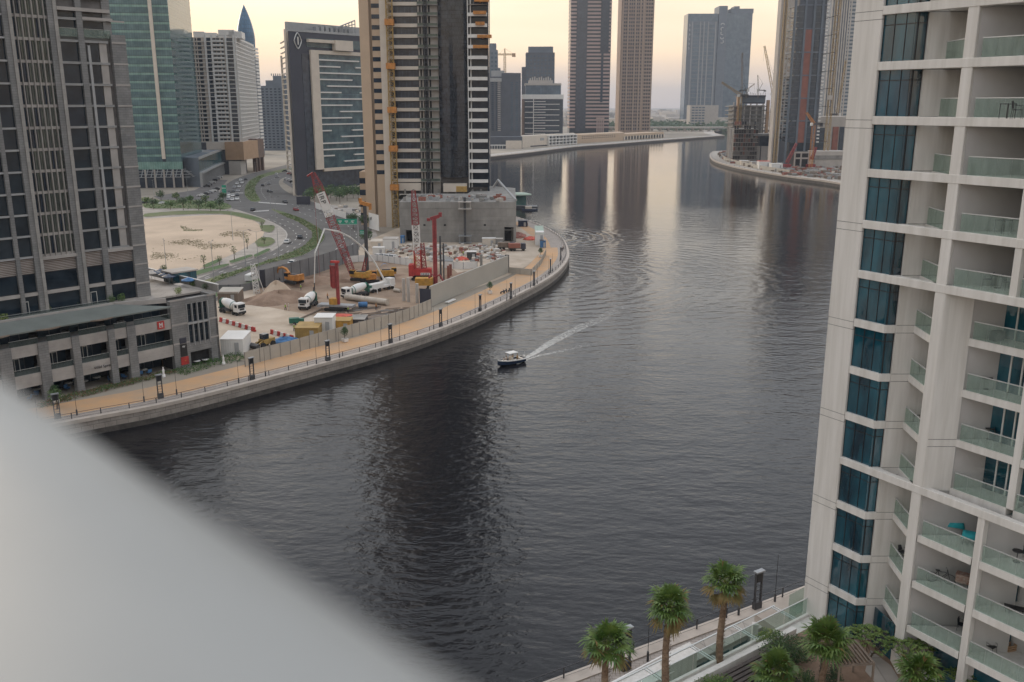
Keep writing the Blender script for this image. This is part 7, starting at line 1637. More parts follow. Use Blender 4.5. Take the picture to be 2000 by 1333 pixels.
# containers and sheds: (px left, px right, py base, height, depth, mat, roof, label)
def box_at(name, label, x0, x1, y, h, dep, mt, roof=None, cat='container', slope=0, az=None):
    a, b_ = gp(x0, y), gp(x1, y); L_ = (b_ - a).length; r = T(name, label, cat, tuple(a.lerp(b_, .5)), az if az is not None else 0); q = MB(); q.box((0, dep / 2, h / 2), (L_, dep, h))
    for i in range(int(L_ / .5)): q.box((-L_ / 2 + .3 + i * .5, -.02, h / 2), (.12, .05, h * .88))
    q.build('body', mt, r); q = MB(); q.box((0, dep / 2, h + .1 + slope * .2), (L_ + .25, dep + .25, .12), tilt=('X', slope)); q.build('roof', roof or mt, r); q = MB(); q.box((L_ * .22, -.07, h * .4), (min(.9, L_ * .3), .06, h * .76)); q.build('door', 'band', r); return r
for a in (('site_shed', 'site shed with brown roof and dark open front behind the left mixer truck', 426, 466, 592, 2.8, 5, 'wood', 'hoard', 'shed', .12),
          ('site_container', 'large white container cabin beside the podium corner', 432, 476, 695, 3.6, 6, 'white', 'white', 'container', .06),
          ('site_container', 'brown yellow container behind the hoarding fence', 577, 622, 664, 2.7, 5, 'ochre', 'ochre', 'container', .05),
          ('site_container', 'tall white container next to the brown yellow one', 615, 650, 655, 4.0, 4.5, 'white', 'white', 'container', 0),
          ('site_container', 'short bright yellow container right of the tall white one', 652, 684, 647, 2.3, 4, 'yellow', 'ochre', 'container', 0),
          ('flat_rack', 'dark flat rack with a grey cover right of the yellow container', 684, 712, 638, 1.6, 5, 'dark', 'conc', 'container', 0),
          ('site_cabin', 'cabin with an orange cream roof near the base of the beige tower', 724, 748, 487, 2.8, 5, 'cream', 'cream', 'cabin', .05),
          ('site_cabin', 'tall white cabin right of the orange cream roofed cabin', 748, 776, 487, 3.6, 6, 'white', 'concl', 'cabin', 0),
          ('site_cabin', 'low white cabin in front of the orange cream roofed cabin', 728, 750, 497, 2.2, 3, 'white', 'white', 'cabin', 0),
          ('site_container', 'blue container at the left foot of the concrete podium', 782, 789, 476, 2.6, 3, 'blue', 'blue', 'container', 0),
          ('site_container', 'long pale pink container by the right podium opening', 942, 968, 481, 2.7, 3, 'cream', 'white', 'container', 0),
          ('site_container', 'short grey container right of the long pale pink one', 968, 982, 482, 2.7, 3, 'conc', 'concl', 'container', 0),
          ('site_container', 'white and dark green canopied unit behind the billboard', 912, 930, 508, 2.6, 3, 'dark', 'white', 'container', 0),
          ('site_container', 'dark container corner under the red drill rig fence', 869, 884, 524, 2.2, 3, 'tgreen', 'steel', 'container', 0),
          ('promenade_kiosk', 'white kiosk with a pale green roof at the bend of the promenade', 1046, 1062, 480, 5.0, 12, 'white', 'tealroof', 'kiosk', .12),
          ('site_container', 'blue container beside the white kiosk on the promenade', 1055, 1066, 484, 2.4, 3, 'blue', 'navy', 'container', 0),
          ('site_container', 'dark blue boxes behind the concrete podium corner', 1012, 1030, 443, 2.4, 4, 'navy', 'slate', 'container', 0)):
    if a[8] == 'tealroof': M.setdefault('tealroof', mat('pale_green_roof', (.38, .46, .38), .7))
    box_at(*a)
def heap(name, label, x, y, sx, sy, h, mt, cat, seed=1, az=0):
    random.seed(seed); r_ = T(name, label, cat, tuple(gp(x, y)), az); q = MB(); n, m_ = 20, 6; vs = []
    for j in range(m_ + 1):
        for i in range(n):
            a = 2 * pi * i / n; k = 1 - j / m_; w = 1 + random.uniform(-.12, .12); vs.append((cos(a) * sx * k ** .7 * w, sin(a) * sy * k ** .7 * w, h * (j / m_) ** .6 + random.uniform(-.1, .1) * h * (j > 0)))
    q.add(vs, [(j * n + i, j * n + (i + 1) % n, (j + 1) * n + (i + 1) % n, (j + 1) * n + i) for j in range(m_) for i in range(n)]); q.build('cover', mt, r_); q = MB(); q.box((0, 0, .1), (sx * 1.5, sy * 1.5, .2)); q.build('pallet', 'wood', r_); return r_
heap('blue_tarpaulin', 'blue tarpaulin covered stack behind the hoarding fence', 556, 668, 3.4, 1.7, 1.2, 'blue', 'tarpaulin', 2, .3)
heap('red_tarpaulin', 'long red tarpaulin covered heap behind the tall white container', 655, 620, 4.6, 1.6, .8, 'redtarp', 'tarpaulin', 3, .4)
heap('red_tarpaulin', 'smaller red tarpaulin heap left of the tall white container', 628, 633, 2.4, 1.2, .6, 'redtarp', 'tarpaulin', 4, .2)
heap('red_tarpaulin', 'small red cover on the site behind the billboard', 902, 508, 2.4, 1.3, 1.2, 'redtarp', 'tarpaulin', 5)
heap('rebar_pile', 'long dark pile of steel bars beside the hoarding', 745, 628, 8.0, 1.3, .6, 'dark', 'pile', 6, .48)
heap('rebar_pile', 'brown pile of bars above the long dark steel pile', 712, 622, 7.5, 1.6, .4, 'wood', 'pile', 7, .45)
heap('rubble_pile', 'reddish rubble pile left of the white kiosk', 1010, 462, 4, 6, 1.6, 'rust', 'pile', 8)
heap('red_netting', 'pale red netting heap in front of the white kiosk', 1036, 468, 3, 3, 1.2, 'redtarp', 'netting', 9)
for i, (x0, y0, x1, y1, rr_, mt, lb) in enumerate(((676, 586, 757, 597, .85, 'pipe', 'long pale steel casing pipe lying below the pump truck'), (574, 630, 624, 607, .22, 'wood', 'thin grey pipe lying left of the front mixer truck'), (770, 570, 782, 572, .5, 'pipe', 'short casing section lying right of the pump truck'))):
    a, b_ = gp(x0, y0) + Vector((0, 0, rr_)), gp(x1, y1) + Vector((0, 0, rr_)); q = MB(); q.tube(a, b_, rr_, n=12); q.build('steel_pipe', mt, label=lb, cat='pipe')
for i, (x, y, h, mt, lb) in enumerate(((789, 588, 6, 'concl', 'leftmost pale bare pile standing upright before the billboard'), (798, 590, 6.5, 'concl', 'second pale upright pile before the billboard'), (815, 592, 5.2, 'concl', 'third pale upright pile nearest the billboard'), (861, 545, 13, 'dark', 'thin dark upright casing right of the dark red drill rig'), (811, 528, 4.5, 'ochre', 'ochre upright casing beside the lattice crane'), (940, 524, 4.4, 'conc', 'grey upright pile rising behind the billboard'), (876, 545, 4, 'rust', 'rusty upright pile behind the billboard left'), (880, 542, 4, 'rust', 'second rusty upright pile behind the billboard'))):
    p_ = gp(x, y); q = MB(); q.tube(p_, p_ + Vector((0, 0, h)), .45 if h < 10 else .3, n=9); q.build('upright_pile', mt, label=lb, cat='pile')
# wheel loader
c0 = gp(518, 678); wl = T('wheel_loader', 'black and yellow wheel loader behind the hoarding corner', 'loader', tuple(c0), hd((530, 676), (508, 682))); q = MB(); q.box((-.6, 0, 1.3), (3.2, 1.7, 1.1)); q.build('body', 'ochre', wl); q = MB(); q.box((.1, 0, 2.3), (1.4, 1.4, 1.4)); q.build('cab', 'gl_black', wl); wheels(wl, (1.3, -1.4), .95, .65, .4)
q = MB(); q.box((2.9, 0, .8), (.9, 2.4, .9), tilt=('Y', .4)); q.build('bucket', 'dark', wl); q = MB(); q.tube((.9, -.5, 1.6), (2.6, -.5, .9), .15, n=4); q.tube((.9, .5, 1.6), (2.6, .5, .9), .15, n=4); q.build('lift_arm', 'ochre', wl)
gn = T('generator_set', 'dark green compressor on wheels at the end of the thin grey pipe', 'compressor', tuple(gp(575, 634)), .3); q = MB(); q.box((0, 0, 1.0), (2.4, 1.5, 1.2)); q.build('body', 'tgreen', gn); q = MB(); q.box((1.7, 0, .9), (1.2, 1.0, .9)); q.build('tank', 'tgreen', gn); wheels(gn, (0,), .8, .35, .25)
gn = T('water_bowser', 'teal tank unit on the ground right of the red piling carrier', 'tank', tuple(gp(709, 602)), .2); q = MB(); q.lathe([(.3, -1.2), (.75, -1.1), (.75, 1.1), (.3, 1.2)], (0, 0, .9), 12, R=Matrix.Rotation(pi / 2, 3, 'Y')); q.build('tank', 'blue', gn); q = MB(); q.box((0, 0, .2), (2.2, 1.2, .3)); q.build('skid', 'dark', gn)
# red and white water barriers
bm_ = MB(); bm_.prism([(-.75, -.3), (.75, -.3), (.75, .3), (-.75, .3)], 0, .3); bm_.prism([(-.75, -.15), (.75, -.15), (.75, .15), (-.75, .15)], .3, 1.0); mr0, mw0 = bm_.mesh('barrier_red', ['brred']), bm_.mesh('barrier_white', ['white'])
ORD = ('first', 'second', 'third', 'fourth', 'fifth', 'sixth', 'seventh', 'eighth', 'ninth', 'tenth', 'eleventh')
def barriers(a, b_, n, s0, where):
    for i in range(n):
        t_ = (i + .5) / n; p_ = gp(a[0] + (b_[0] - a[0]) * t_, a[1] + (b_[1] - a[1]) * t_); rd = (i + s0) % 2 == 0
        link('plastic_barrier', mr0 if rd else mw0, loc=p_, az=hd(a, b_), label=ORD[i] + ' barrier from the left, ' + ('red' if rd else 'white') + ' plastic, ' + where, cat='barrier', group=('red' if rd else 'white') + ' barriers ' + where)
barriers((430, 628), (498, 648), 11, 0, 'in the row before the left mixer truck'); barriers((530, 652), (572, 664), 7, 0, 'in the row left of the brown container')
# masts on the beige tower
r = T('hoist_mast', 'full height ochre rack hoist mast on the front of the beige tower', 'hoist', tuple(bf.p(sx(771.5), 2.6, 3)), w=True); q = MB(); q.truss(bf.p(sx(771.5), 2.8, 3), bf.p(sx(771.5), 2.8, TOPZ), 2.5, 2.5, 90, .16); q.build('mast', 'ochre', r)
for i, y_ in enumerate((45, 130, 215, 290, 365)): q = MB(); q.box(bf.p(sx(771.5), 2.8, bf.z(771, y_)), (3.6, 3.2, 2.4)); q.build('tie_collar', 'orange', r)
r = T('hoist_mast', 'dark narrow hoist mast running up the open balconies', 'hoist', tuple(bf.p(sx(838), 2.2, 17)), w=True); q = MB(); q.truss(bf.p(sx(838), 2.0, 17), bf.p(sx(838), 2.0, TOPZ), 1.3, 1.3, 90, .14); q.build('mast', 'dark', r)
r = T('placing_mast', 'dark mast with two caged platforms against the concrete podium wall', 'mast', tuple(cf.p(cs(909), 3, 3)), w=True); q = MB(); q.box(cf.p(cs(909), 3, (3 + ct + 2) / 2), (.9, .9, ct - 1)); q.build('mast', 'dark', r)
for zz, nm in ((3.4, 'base_cage'), (ct - 2.2, 'top_cage')):
    q = MB()
    for s in (-2.1, 2.1):
        for d_ in (1.5, 4.5): q.tube(cf.p(cs(909) + s, d_, zz), cf.p(cs(909) + s, d_, zz + 2.6), .1, n=4)
    for z_ in (zz, zz + 2.6): q.box(cf.p(cs(909), 3, z_), (4.8, 3.6, .22))
    q.build(nm, 'steel' if nm == 'base_cage' else 'concl', r)
q = MB(); q.box(cf.p(cs(903), 1.5, ct + 5), (4, 2, 2)); q.build('orange_platform', 'ochre', r)
# water taxi station
wp = G(1010, 405, .3); ws = T('water_station', 'water taxi stop with an oval pale green canopy on a pontoon', 'station', tuple(wp), w=True); q = MB(); q.box((wp.x + 2, wp.y, .5), (18, 9, 1.0)); q.build('pontoon', 'dark', ws)
q = MB(); cz = Q(1011, 380, wp.y); q.lathe([(0, 1.1), (4.5, .9), (7.4, .2), (7.6, -.3), (7.2, -.5), (0, .2)], (0, 0, 0), 24); q.v = [(cz.x + x * 1.0, wp.y + y * .6, cz.z + z) for x, y, z in q.v]; q.build('canopy', M['tealroof'], ws)
q = MB(); q.box((cz.x, wp.y, (cz.z + 1) / 2), (9, 3.5, cz.z - 2)); q.build('glass_cabin', 'gl_teal', ws)
for x in (-5.5, 5.5): q = MB(); q.tube((cz.x + x, wp.y, .8), (cz.x + x * .8, wp.y, cz.z - .2), .2, n=6); q.build('column', 'steel', ws)
mb2 = T('moored_boat', 'small dark boat moored at the water taxi stop', 'boat', tuple(G(1034, 412, 0)), .1); q = MB(); q.prism([(-4, -1.1), (3, -1.1), (4.4, 0), (3, 1.1), (-4, 1.1)], 0, 1.0); q.build('hull', 'navy', mb2); q = MB(); q.box((-.5, 0, 1.7), (3.4, 1.7, 1.2)); q.build('cabin', 'cream', mb2)
# --- people
def person(label, loc, az, top, legs, stride=.12, helmet=None, scale=1.0):
    r = T('person', label, 'person', loc, az); r.scale = (scale,) * 3
    V = [(0, 0, .95), (0, 0, 1.22), (0, 0, 1.42), (0, 0, 1.52), (0, .01, 1.66), (.0, -.11, .9), (stride, -.12, .5), (stride * .6, -.12, .06), (stride * .6 + .14, -.12, .03), (0, .11, .9), (-stride, .12, .5), (-stride * 1.4, .12, .06), (-stride * 1.4 + .14, .12, .03), (0, -.2, 1.4), (-.04, -.27, 1.12), (.08, -.26, .9), (0, .2, 1.4), (.04, .27, 1.12), (.14, .26, .92)]
    Ed = [(0, 1), (1, 2), (2, 3), (3, 4), (0, 5), (5, 6), (6, 7), (7, 8), (0, 9), (9, 10), (10, 11), (11, 12), (2, 13), (13, 14), (14, 15), (2, 16), (16, 17), (17, 18)]
    Rd = [.15, .15, .15, .06, .11, .1, .07, .045, .045, .1, .07, .045, .045, .07, .045, .035, .07, .045, .035]
    me = bpy.data.meshes.new('person_body'); me.from_pydata(V, Ed, []); o = link('body', me, r); sk = o.modifiers.new('s', 'SKIN'); 
    for i, rd in enumerate(Rd): me.skin_vertices[0].data[i].radius = (rd, rd * .8 if i < 3 else rd)
    me.skin_vertices[0].data[0].use_root = True; sb_ = o.modifiers.new('u', 'SUBSURF'); sb_.levels = sb_.render_levels = 1
    me.materials.append(M['skin']); q = MB(); q.lathe([(.17, .93), (.19, 1.1), (.2, 1.3), (.15, 1.46), (.06, 1.5)], n=10); q.build('shirt', top, r)
    q = MB(); q.tube((0, -.1, .97), (stride, -.12, .52), .105, .085, n=8); q.tube((stride, -.12, .52), (stride * .6, -.12, .1), .085, .07, n=8); q.tube((0, .1, .97), (-stride, .12, .52), .105, .085, n=8); q.tube((-stride, .12, .52), (-stride * 1.4, .12, .1), .085, .07, n=8); q.build('trousers', legs, r)
    q = MB(); q.lathe([(.125, 1.68), (.12, 1.74), (.07, 1.8), (0, 1.82)], n=10); q.build('helmet' if helmet else 'hair', helmet or 'hair', r); return r
person('worker in a green vest standing on the pale site ground', gp(558, 607), 1, 'hivis', 'clothd', helmet='white')
person('worker in a pale coverall right of the green vested worker', gp(564, 607), 2.5, 'cloth', 'cloth', helmet='white')
person('worker in a white helmet standing on the earth ridge', gp(588, 572) + Vector((0, 0, .6)), 2.5, 'hivis', 'clothd', helmet='white')
person('worker in dark clothes left of the earth ridge end', gp(613, 573) + Vector((0, 0, .3)), 0, 'clothd', 'clothd', helmet='yellow')
for i, (x, y) in enumerate(((680, 612), (735, 606), (790, 560), (640, 585), (905, 500), (960, 495), (575, 648))): person('worker in hi vis %s on the building site' % ('by the dark bar piles', 'at the casing pipe end', 'before the upright piles', 'left of the piling carrier', 'near the concrete podium', 'beside the pale pink container', 'behind the brown yellow container')[i], gp(x, y), i * 1.1, ('hivis', 'orange')[i % 2], 'clothd', helmet=('white', 'yellow')[i % 2])
person('pedestrian in dark clothes walking on the bend of the promenade', gp(1098, 492), 1.5, 'clothd', 'clothd'); person('pedestrian in a pale shirt on the bend of the promenade', gp(1101, 488), 1.5, 'cloth', 'clothd')
person('pedestrian near the quay railing before the kiosk', gp(1050, 449), 1.2, 'cloth', 'clothd'); person('lone pedestrian in dark clothes beyond the kiosk', gp(1030, 443), 1, 'clothd', 'clothd')
bpos = bt_.location; bz = bt_.rotation_euler.z
for i, (x, y, tp, lb) in enumerate(((1.9, .1, 'cloth', 'passenger in a pale shirt sitting at the bow of the boat'), (.9, -.3, 'cream', 'passenger in cream sitting before the boat console'), (-.5, 0, 'yellow', 'person in a yellow jacket steering the motor boat'), (-1.7, .2, 'ochre', 'passenger in ochre at the stern of the boat'))):
    v_ = Matrix.Rotation(bz, 3, 'Z') @ Vector((x, y, 0)); person(lb, (bpos[0] + v_.x, bpos[1] + v_.y, .25 if i != 2 else .45), bz, tp, 'clothd', .05, scale=.92)
# --- clipped trees in white planters
def topiary():
    r = T('clipped_tree', 'tmp', 'tree', (0, 0, 0), group='clipped trees in white planters'); q = MB(); q.lathe([(.6, 0), (.75, .1), (.8, .75), (.7, .8), (.6, .72)], n=4, sm=False); q.build('planter', 'white', r)
    q = MB(); q.tube((0, 0, .7), (0, 0, 1.7), .07, n=5); q.build('trunk', 'bark', r); q = MB(); clumps(q, (0, 0, 2.35), (.95, .95, .85), 900, .09, ms=(0, 1)); clumps(q, (0, 0, 3.0), (.5, .5, .45), 300, .09, ms=(0, 1)); q.build('crown', ['leafd', 'hedge'], r); return r
tp_ = topiary()
for i, (x, y, lb) in enumerate(((674, 668, 'round clipped tree in a white planter beside the hoarding'), (957, 574, 'round clipped tree in a white planter in front of the billboard'), (1056, 503, 'dark clipped tree by the low pale fence corner'), (109, 788, 'round clipped tree by the far left lantern frame'))):
    if i == 0: tp_.location = gp(x, y); tp_['label'] = lb
    else: dup(tp_, gp(x, y), i, lb)
for i, (x, y, mt) in enumerate(((981, 574, 'clothd'), (987, 572, 'slate'), (994, 571, 'dark'))):
    s_ = T('parked_scooter', ('leftmost', 'middle', 'rightmost')[i] + ' of three scooters parked before the billboard', 'scooter', tuple(gp(x, y)), .6 + i * .3, 'scooters parked before the billboard'); q = MB(); q.box((0, 0, .55), (.9, .3, .3)); q.box((.45, 0, .75), (.12, .35, .6), tilt=('Y', -.3)); q.build('body', mt, s_); q = MB(); q.tube((.4, -.3, 1.05), (.4, .3, 1.05), .02, n=4); q.build('handlebar', 'black', s_)
    for xx in (-.5, .6): q = MB(); q.tube((xx, -.05, .25), (xx, .05, .25), .25, n=10); q.build('wheel', 'rubber', s_)
# --- cars
def car(loc, az, mt, label, group=None, van=False):
    r = T('parked_car' if group and 'parked' in group else 'car', label, 'car', loc, az, group); L_, w = (4.6, 1.85) if not van else (5.2, 1.95)
    P_ = [(-2.3, .35), (-2.3, .95), (-1.9, 1.05), (-1.35, 1.5), (.3, 1.52), (1.05, 1.05), (2.15, .88), (2.3, .6), (2.3, .35)] if not van else [(-2.6, .35), (-2.6, 1.9), (-2.4, 2.15), (1.5, 2.15), (2.15, 1.25), (2.6, 1.1), (2.6, .35)]
    if CARM.get((mt, van)) is None:
        q = MB(); n = len(P_)
        vs = [(x, s * w / 2 * (1 if z < 1.1 else .86), z) for s in (-1, 1) for x, z in P_]; q.add(vs, [tuple(range(n)), tuple(range(n, 2 * n))[::-1]] + [(i, n + i, n + (i + 1) % n, (i + 1) % n) for i in range(n)]); CARM[(mt, van)] = q.mesh('body', [mt])
        q = MB()
        if not van: q.box((-.5, 0, 1.28), (1.9, w * .94, .3)); q.add([(.32, -.75, 1.5), (.32, .75, 1.5), (1.06, .8, 1.08), (1.06, -.8, 1.08)], [(0, 1, 2, 3)]); q.add([(-1.37, -.72, 1.5), (-1.93, -.8, 1.08), (-1.93, .8, 1.08), (-1.37, .72, 1.5)], [(0, 1, 2, 3)])
        else: q.box((-.4, 0, 1.65), (3.8, w * .95, .5)); q.add([(1.53, -.8, 2.12), (1.53, .8, 2.12), (2.18, .85, 1.3), (2.18, -.85, 1.3)], [(0, 1, 2, 3)])
        CARM[('g', van)] = q.mesh('glass', ['gl_black']); q = MB(); q.tube((0, -.12, 0), (0, .12, 0), .34, n=10); CARM['w'] = q.mesh('wheel', ['rubber'])
    link('body', CARM[(mt, van)], r); link('window', CARM[('g', van)], r)
    for x in (-1.45, 1.45):
        for s in (-1, 1): link('wheel', CARM['w'], r, loc=(x, s * w * .46, .34))
    return r
CARM = {}; M['cwhite'] = mat('white_car_paint', (.68, .67, .65), .3, var=.03); M['cgrey'] = mat('silver_car_paint', (.33, .33, .34), .3, .3, .05); M['cdark'] = mat('dark_car_paint', (.03, .032, .038), .3, var=.1); M['cred'] = mat('dark_red_car_paint', (.25, .03, .03), .3, var=.1)
cz_ = lambda x, y: G(x, y, 3.085)
cc = [(586, 466, 'cdark', (586, 470), (592, 458), 'dark car on the curving carriageway beside the sand lot'), (562, 475, 'cwhite', (555, 478), (570, 470), 'white car ahead of the dark car on the curve'), (557, 397, 'cdark', (548, 394), (566, 401), 'black pickup just past the junction'), (578, 412, 'cred', (568, 408), (586, 415), 'dark red car on the right carriageway'),
      (513, 364, 'cdark', (512, 368), (516, 358), 'dark car right of the median island'), (525, 361, 'cgrey', (522, 366), (528, 355), 'silver car beside the dark car past the median'), (527, 376, 'cdark', (520, 375), (536, 378), 'dark car near the stop line right of the island'), (540, 342, 'cwhite', (538, 346), (545, 338), 'white car far up the right carriageway'), (541, 347, 'cgrey', (538, 351), (546, 343), 'grey car behind the far white car')]
for x, y, mt, a, b_, lb in cc: car(cz_(x, y), hd(a, b_), mt, lb)
car(G(491, 548, 3.085), hd((480, 552), (500, 543)), 'cwhite', 'white minibus on the lower carriageway beside the white lattice tower', van=True)
car(G(572, 517, 3.2), hd((565, 520), (582, 512)), 'cwhite', 'white car by the green median above the fence'); car(cz_(494, 412), hd((490, 415), (498, 409)), 'cdark', 'dark car at the junction corner of the sand lot')
n = 0; lanes = [[(463, 391), (464, 378), (468, 364), (480, 352)], [(454, 392), (455, 379), (459, 365), (470, 354)], [(446, 392), (447, 380), (451, 368)]]
LB = ('left', 'middle', 'right'); random.seed(12)
for li, ln in enumerate(lanes):
    for k in range(6 if li < 2 else 4):
        t_ = k / 5.0 * (len(ln) - 1); i = min(int(t_), len(ln) - 2); a, b_ = ln[i], ln[i + 1]; x = a[0] + (b_[0] - a[0]) * (t_ - i); y = a[1] + (b_[1] - a[1]) * (t_ - i); mt = ('cwhite', 'cwhite', 'cgrey', 'cdark')[(k * 3 + li) % 4]
        car(cz_(x, y), hd(b_, a), mt, 'car number %s of the %s lane queueing at the junction island' % (('one', 'two', 'three', 'four', 'five', 'six')[k], ('inner', 'centre', 'outer')[li]) if 0 else '%s car %s in the %s queue lane left of the median island' % ({'cwhite': 'white', 'cgrey': 'silver', 'cdark': 'dark'}[mt], ('first', 'second', 'third', 'fourth', 'fifth', 'sixth')[k], ('inner', 'centre', 'outer')[li]), 'cars queueing at the junction')
def rowcars(pts, mts, where):
    for i, (x, y) in enumerate(pts):
        mt = mts[i % len(mts)]; car(cz_(x, y) if y < 490 else gp(x, y), (hd(pts[0], pts[-1]) + 1.57), mt, '%s car parked %s, %s in its row' % ({'cwhite': 'white', 'cgrey': 'silver', 'cdark': 'dark', 'cred': 'red'}[mt], where, ('first', 'second', 'third', 'fourth', 'fifth', 'sixth', 'seventh', 'eighth', 'ninth', 'tenth', 'eleventh', 'twelfth')[i]), 'parked cars ' + where)
rowcars([(404, 366), (409, 362), (414, 358), (419, 354), (424, 351), (429, 348)], ['cdark', 'cgrey', 'cwhite'], 'below the low curved building')
rowcars([(393, 384), (401, 381), (409, 378), (416, 375), (423, 371)], ['cwhite', 'cdark', 'cgrey'], 'near the green tower')
rowcars([(560, 352), (566, 354), (572, 357), (577, 360)], ['cwhite', 'cwhite', 'cdark'], 'left of the dark hotel')
rowcars([(566, 341), (572, 343), (577, 346)], ['cred', 'cdark', 'cgrey'], 'further left of the dark hotel')
rowcars([(556, 336), (562, 333), (568, 330)], ['cdark', 'cgrey', 'cwhite'], 'at the far end of the road')
rowcars([(740, 504), (745, 504), (750, 504), (759, 505), (764, 505), (769, 506)], ['cwhite', 'cgrey', 'cwhite'], 'behind the white panel fence')
rowcars([(283, 398), (300, 398), (318, 399)], ['cdark', 'cgrey', 'cwhite'], 'beyond the planted verge')
for i, (x, y, mt, lb) in enumerate(((1010, 490, 'rust', 'rusty red tipper truck on the sandy corner behind the billboard'), (989, 488, 'wood', 'brown tipper truck left of the rusty red one'))):
    r = T('tipper_truck', lb, 'truck', tuple(gp(x, y)), .1); q = MB(); q.box((-1, 0, 1.9), (4.2, 2.4, 1.6)); q.build('tipper_bed', mt, r); q = MB(); q.box((2.2, 0, 1.7), (1.6, 2.3, 2.0)); q.build('cab', 'slate', r); q = MB(); q.box((0, 0, .9), (6.4, 1.2, .3)); q.build('chassis', 'dark', r); wheels(r, (2.2, -1, -2.3), 1.0, .5)
# --- street trees, shrubs, lamps and signs
def street_tree(label, x, y, h, rr_, n, mt, ms2='leaf', sd=1, group=None, z=3.05, size=.3):
    random.seed(sd); r = T('street_tree', label, 'tree', tuple(G(x, y, z)), group=group); q = MB(); q.path([(0, 0, 0), (.05, .1, h * .3), (0, 0, h * .62)], [.16, .12, .08], 5)
    for i in range(4): a = i * 1.6; q.tube((0, 0, h * .45), (cos(a) * rr_ * .6, sin(a) * rr_ * .6, h * .8), .06, .02, n=4)
    q.build('trunk', 'bark', r); q = MB(); clumps(q, (0, 0, h * .72), (rr_, rr_, h * .30), n, size, ms=(0, 0, 1)); q.build('crown', [mt, ms2], r); return r
for i, (x, y) in enumerate(((612, 392), (624, 389), (636, 393), (646, 388), (657, 393), (668, 388), (678, 393), (690, 388), (700, 393), (606, 400), (632, 397), (664, 398), (712, 388))):
    street_tree('grove tree %s in the belt before the dark hotel' % ('leftmost', 'second from left', 'third from left', 'fourth from left', 'fifth from left', 'in the middle', 'seventh from left', 'fourth from right', 'third from right', 'beside the black sign', 'in the front row left', 'in the front row right', 'rightmost by the beige tower')[i], x, y, 7.5, 4.0, 420, 'leafd', 'leaf', i, 'trees before the dark hotel', size=.5)
for i, (x, y, lb) in enumerate(((690, 447, 'round dark tree left of the orange mast head'), (712, 450, 'dark tree behind the dark leader mast'), (716, 483, 'small dark tree at the foot of the leader mast'))): street_tree(lb, x, y, 6.5, 2.6, 500, 'leafd', 'hedge', 20 + i, size=.35)
random.seed(31)
for i, x in enumerate((286, 300, 315, 333, 345, 358, 372, 388, 402, 412, 436, 430)):
    y = (402, 409, 396, 410, 397, 411, 399, 411, 405, 414, 396, 412)[i]; street_tree('young tree %s in the planted verge by the sand lot' % ('leftmost', 'second', 'third', 'fourth', 'fifth', 'sixth', 'seventh', 'eighth', 'ninth', 'tenth', 'nearest the green sign', 'by the junction corner')[i], x, y, 4.5 + (i % 3), 2.2 + .5 * (i % 2), 260, 'leafd' if i % 3 else 'leaf', 'leafy' if i % 4 == 0 else 'hedge', 40 + i, 'young trees beyond the sand lot', size=.4)
for i, (x, y, h) in enumerate(((399, 527, 5), (458, 511, 5.5), (483, 487, 4.8), (516, 478, 3.2), (512, 447, 3), (429, 521, 3.6), (335, 548, 3))): street_tree('thin young street tree %s along the lot pavement' % ('with a windblown crown left', 'with a small dark crown', 'near the round verge', 'on the round verge', 'on the square verge', 'leafless and short', 'beside the podium roof')[i], x, y, h, 1.1, 90, 'leafd', 'leafy', 60 + i, 'thin street trees by the lot', size=.22)
def leafmass(name, label, poly, z, h, n, size, ms, kind='stuff', cat=None, k=3, seed=1):
    random.seed(seed); p_ = [Vector(G(x, y, z)[:2]) for x, y in poly]; q = MB(); xs_ = [v.x for v in p_]; ys_ = [v.y for v in p_]
    def inside(pt):
        c = False
        for i in range(len(p_)):
            a, b2 = p_[i], p_[i - 1]
            if (a.y > pt.y) != (b2.y > pt.y) and pt.x < (b2.x - a.x) * (pt.y - a.y) / (b2.y - a.y) + a.x: c = not c
        return c
    m_ = 0
    while m_ < n:
        pt = Vector((random.uniform(min(xs_), max(xs_)), random.uniform(min(ys_), max(ys_))))
        if name == 'lot_weeds' and sin(pt.x * .3 + 1) * cos(pt.y * .16) + sin(pt.x * .12 + pt.y * .21) + random.gauss(0, .35) < .55: m_ += .25; continue
        if inside(pt): hh = h * (.6 + .4 * sin(pt.x * .9) * cos(pt.y * .7)); clumps(q, (pt.x, pt.y, z + hh * .5), (size * 2.2, size * 2.2, hh * .5), k, size, ms=tuple(range(len(ms)))); m_ += 1
    o = q.build(name, list(ms)); o['kind'] = kind
    if cat: o['category'] = cat; o['label'] = label
    return o
leafmass('ground_cover', '', [(400, 563), (425, 551), (470, 534), (520, 516), (590, 500), (622, 480), (634, 463), (624, 447), (592, 429), (560, 417), (545, 418), (585, 436), (608, 452), (610, 464), (594, 481), (562, 496), (510, 514), (460, 530), (420, 542)], 3.18, .7, 1900, .22, ('grassleaf', 'leaf', 'drygrass') if 'grassleaf' in M else ('leaf', 'hedge', 'drygrass'), k=3)
leafmass('ground_cover', '', [(478, 371), (479, 383), (491, 394), (507, 393), (500, 378), (498, 366), (508, 352), (519, 340), (491, 352)], 3.18, .7, 500, .3, ('leaf', 'hedge', 'drygrass'), seed=2)
leafmass('lot_weeds', '', [(290, 520), (300, 480), (350, 468), (420, 460), (480, 440), (500, 455), (470, 470), (430, 490), (380, 505)], 3.06, .22, 2600, .15, ('dryleaf', 'drygrass'), k=4, seed=3)
leafmass('lot_weeds', '', [(350, 440), (372, 436), (400, 441), (394, 452), (360, 452)], 3.06, .25, 500, .16, ('dryleaf', 'leaf'), k=4, seed=4)
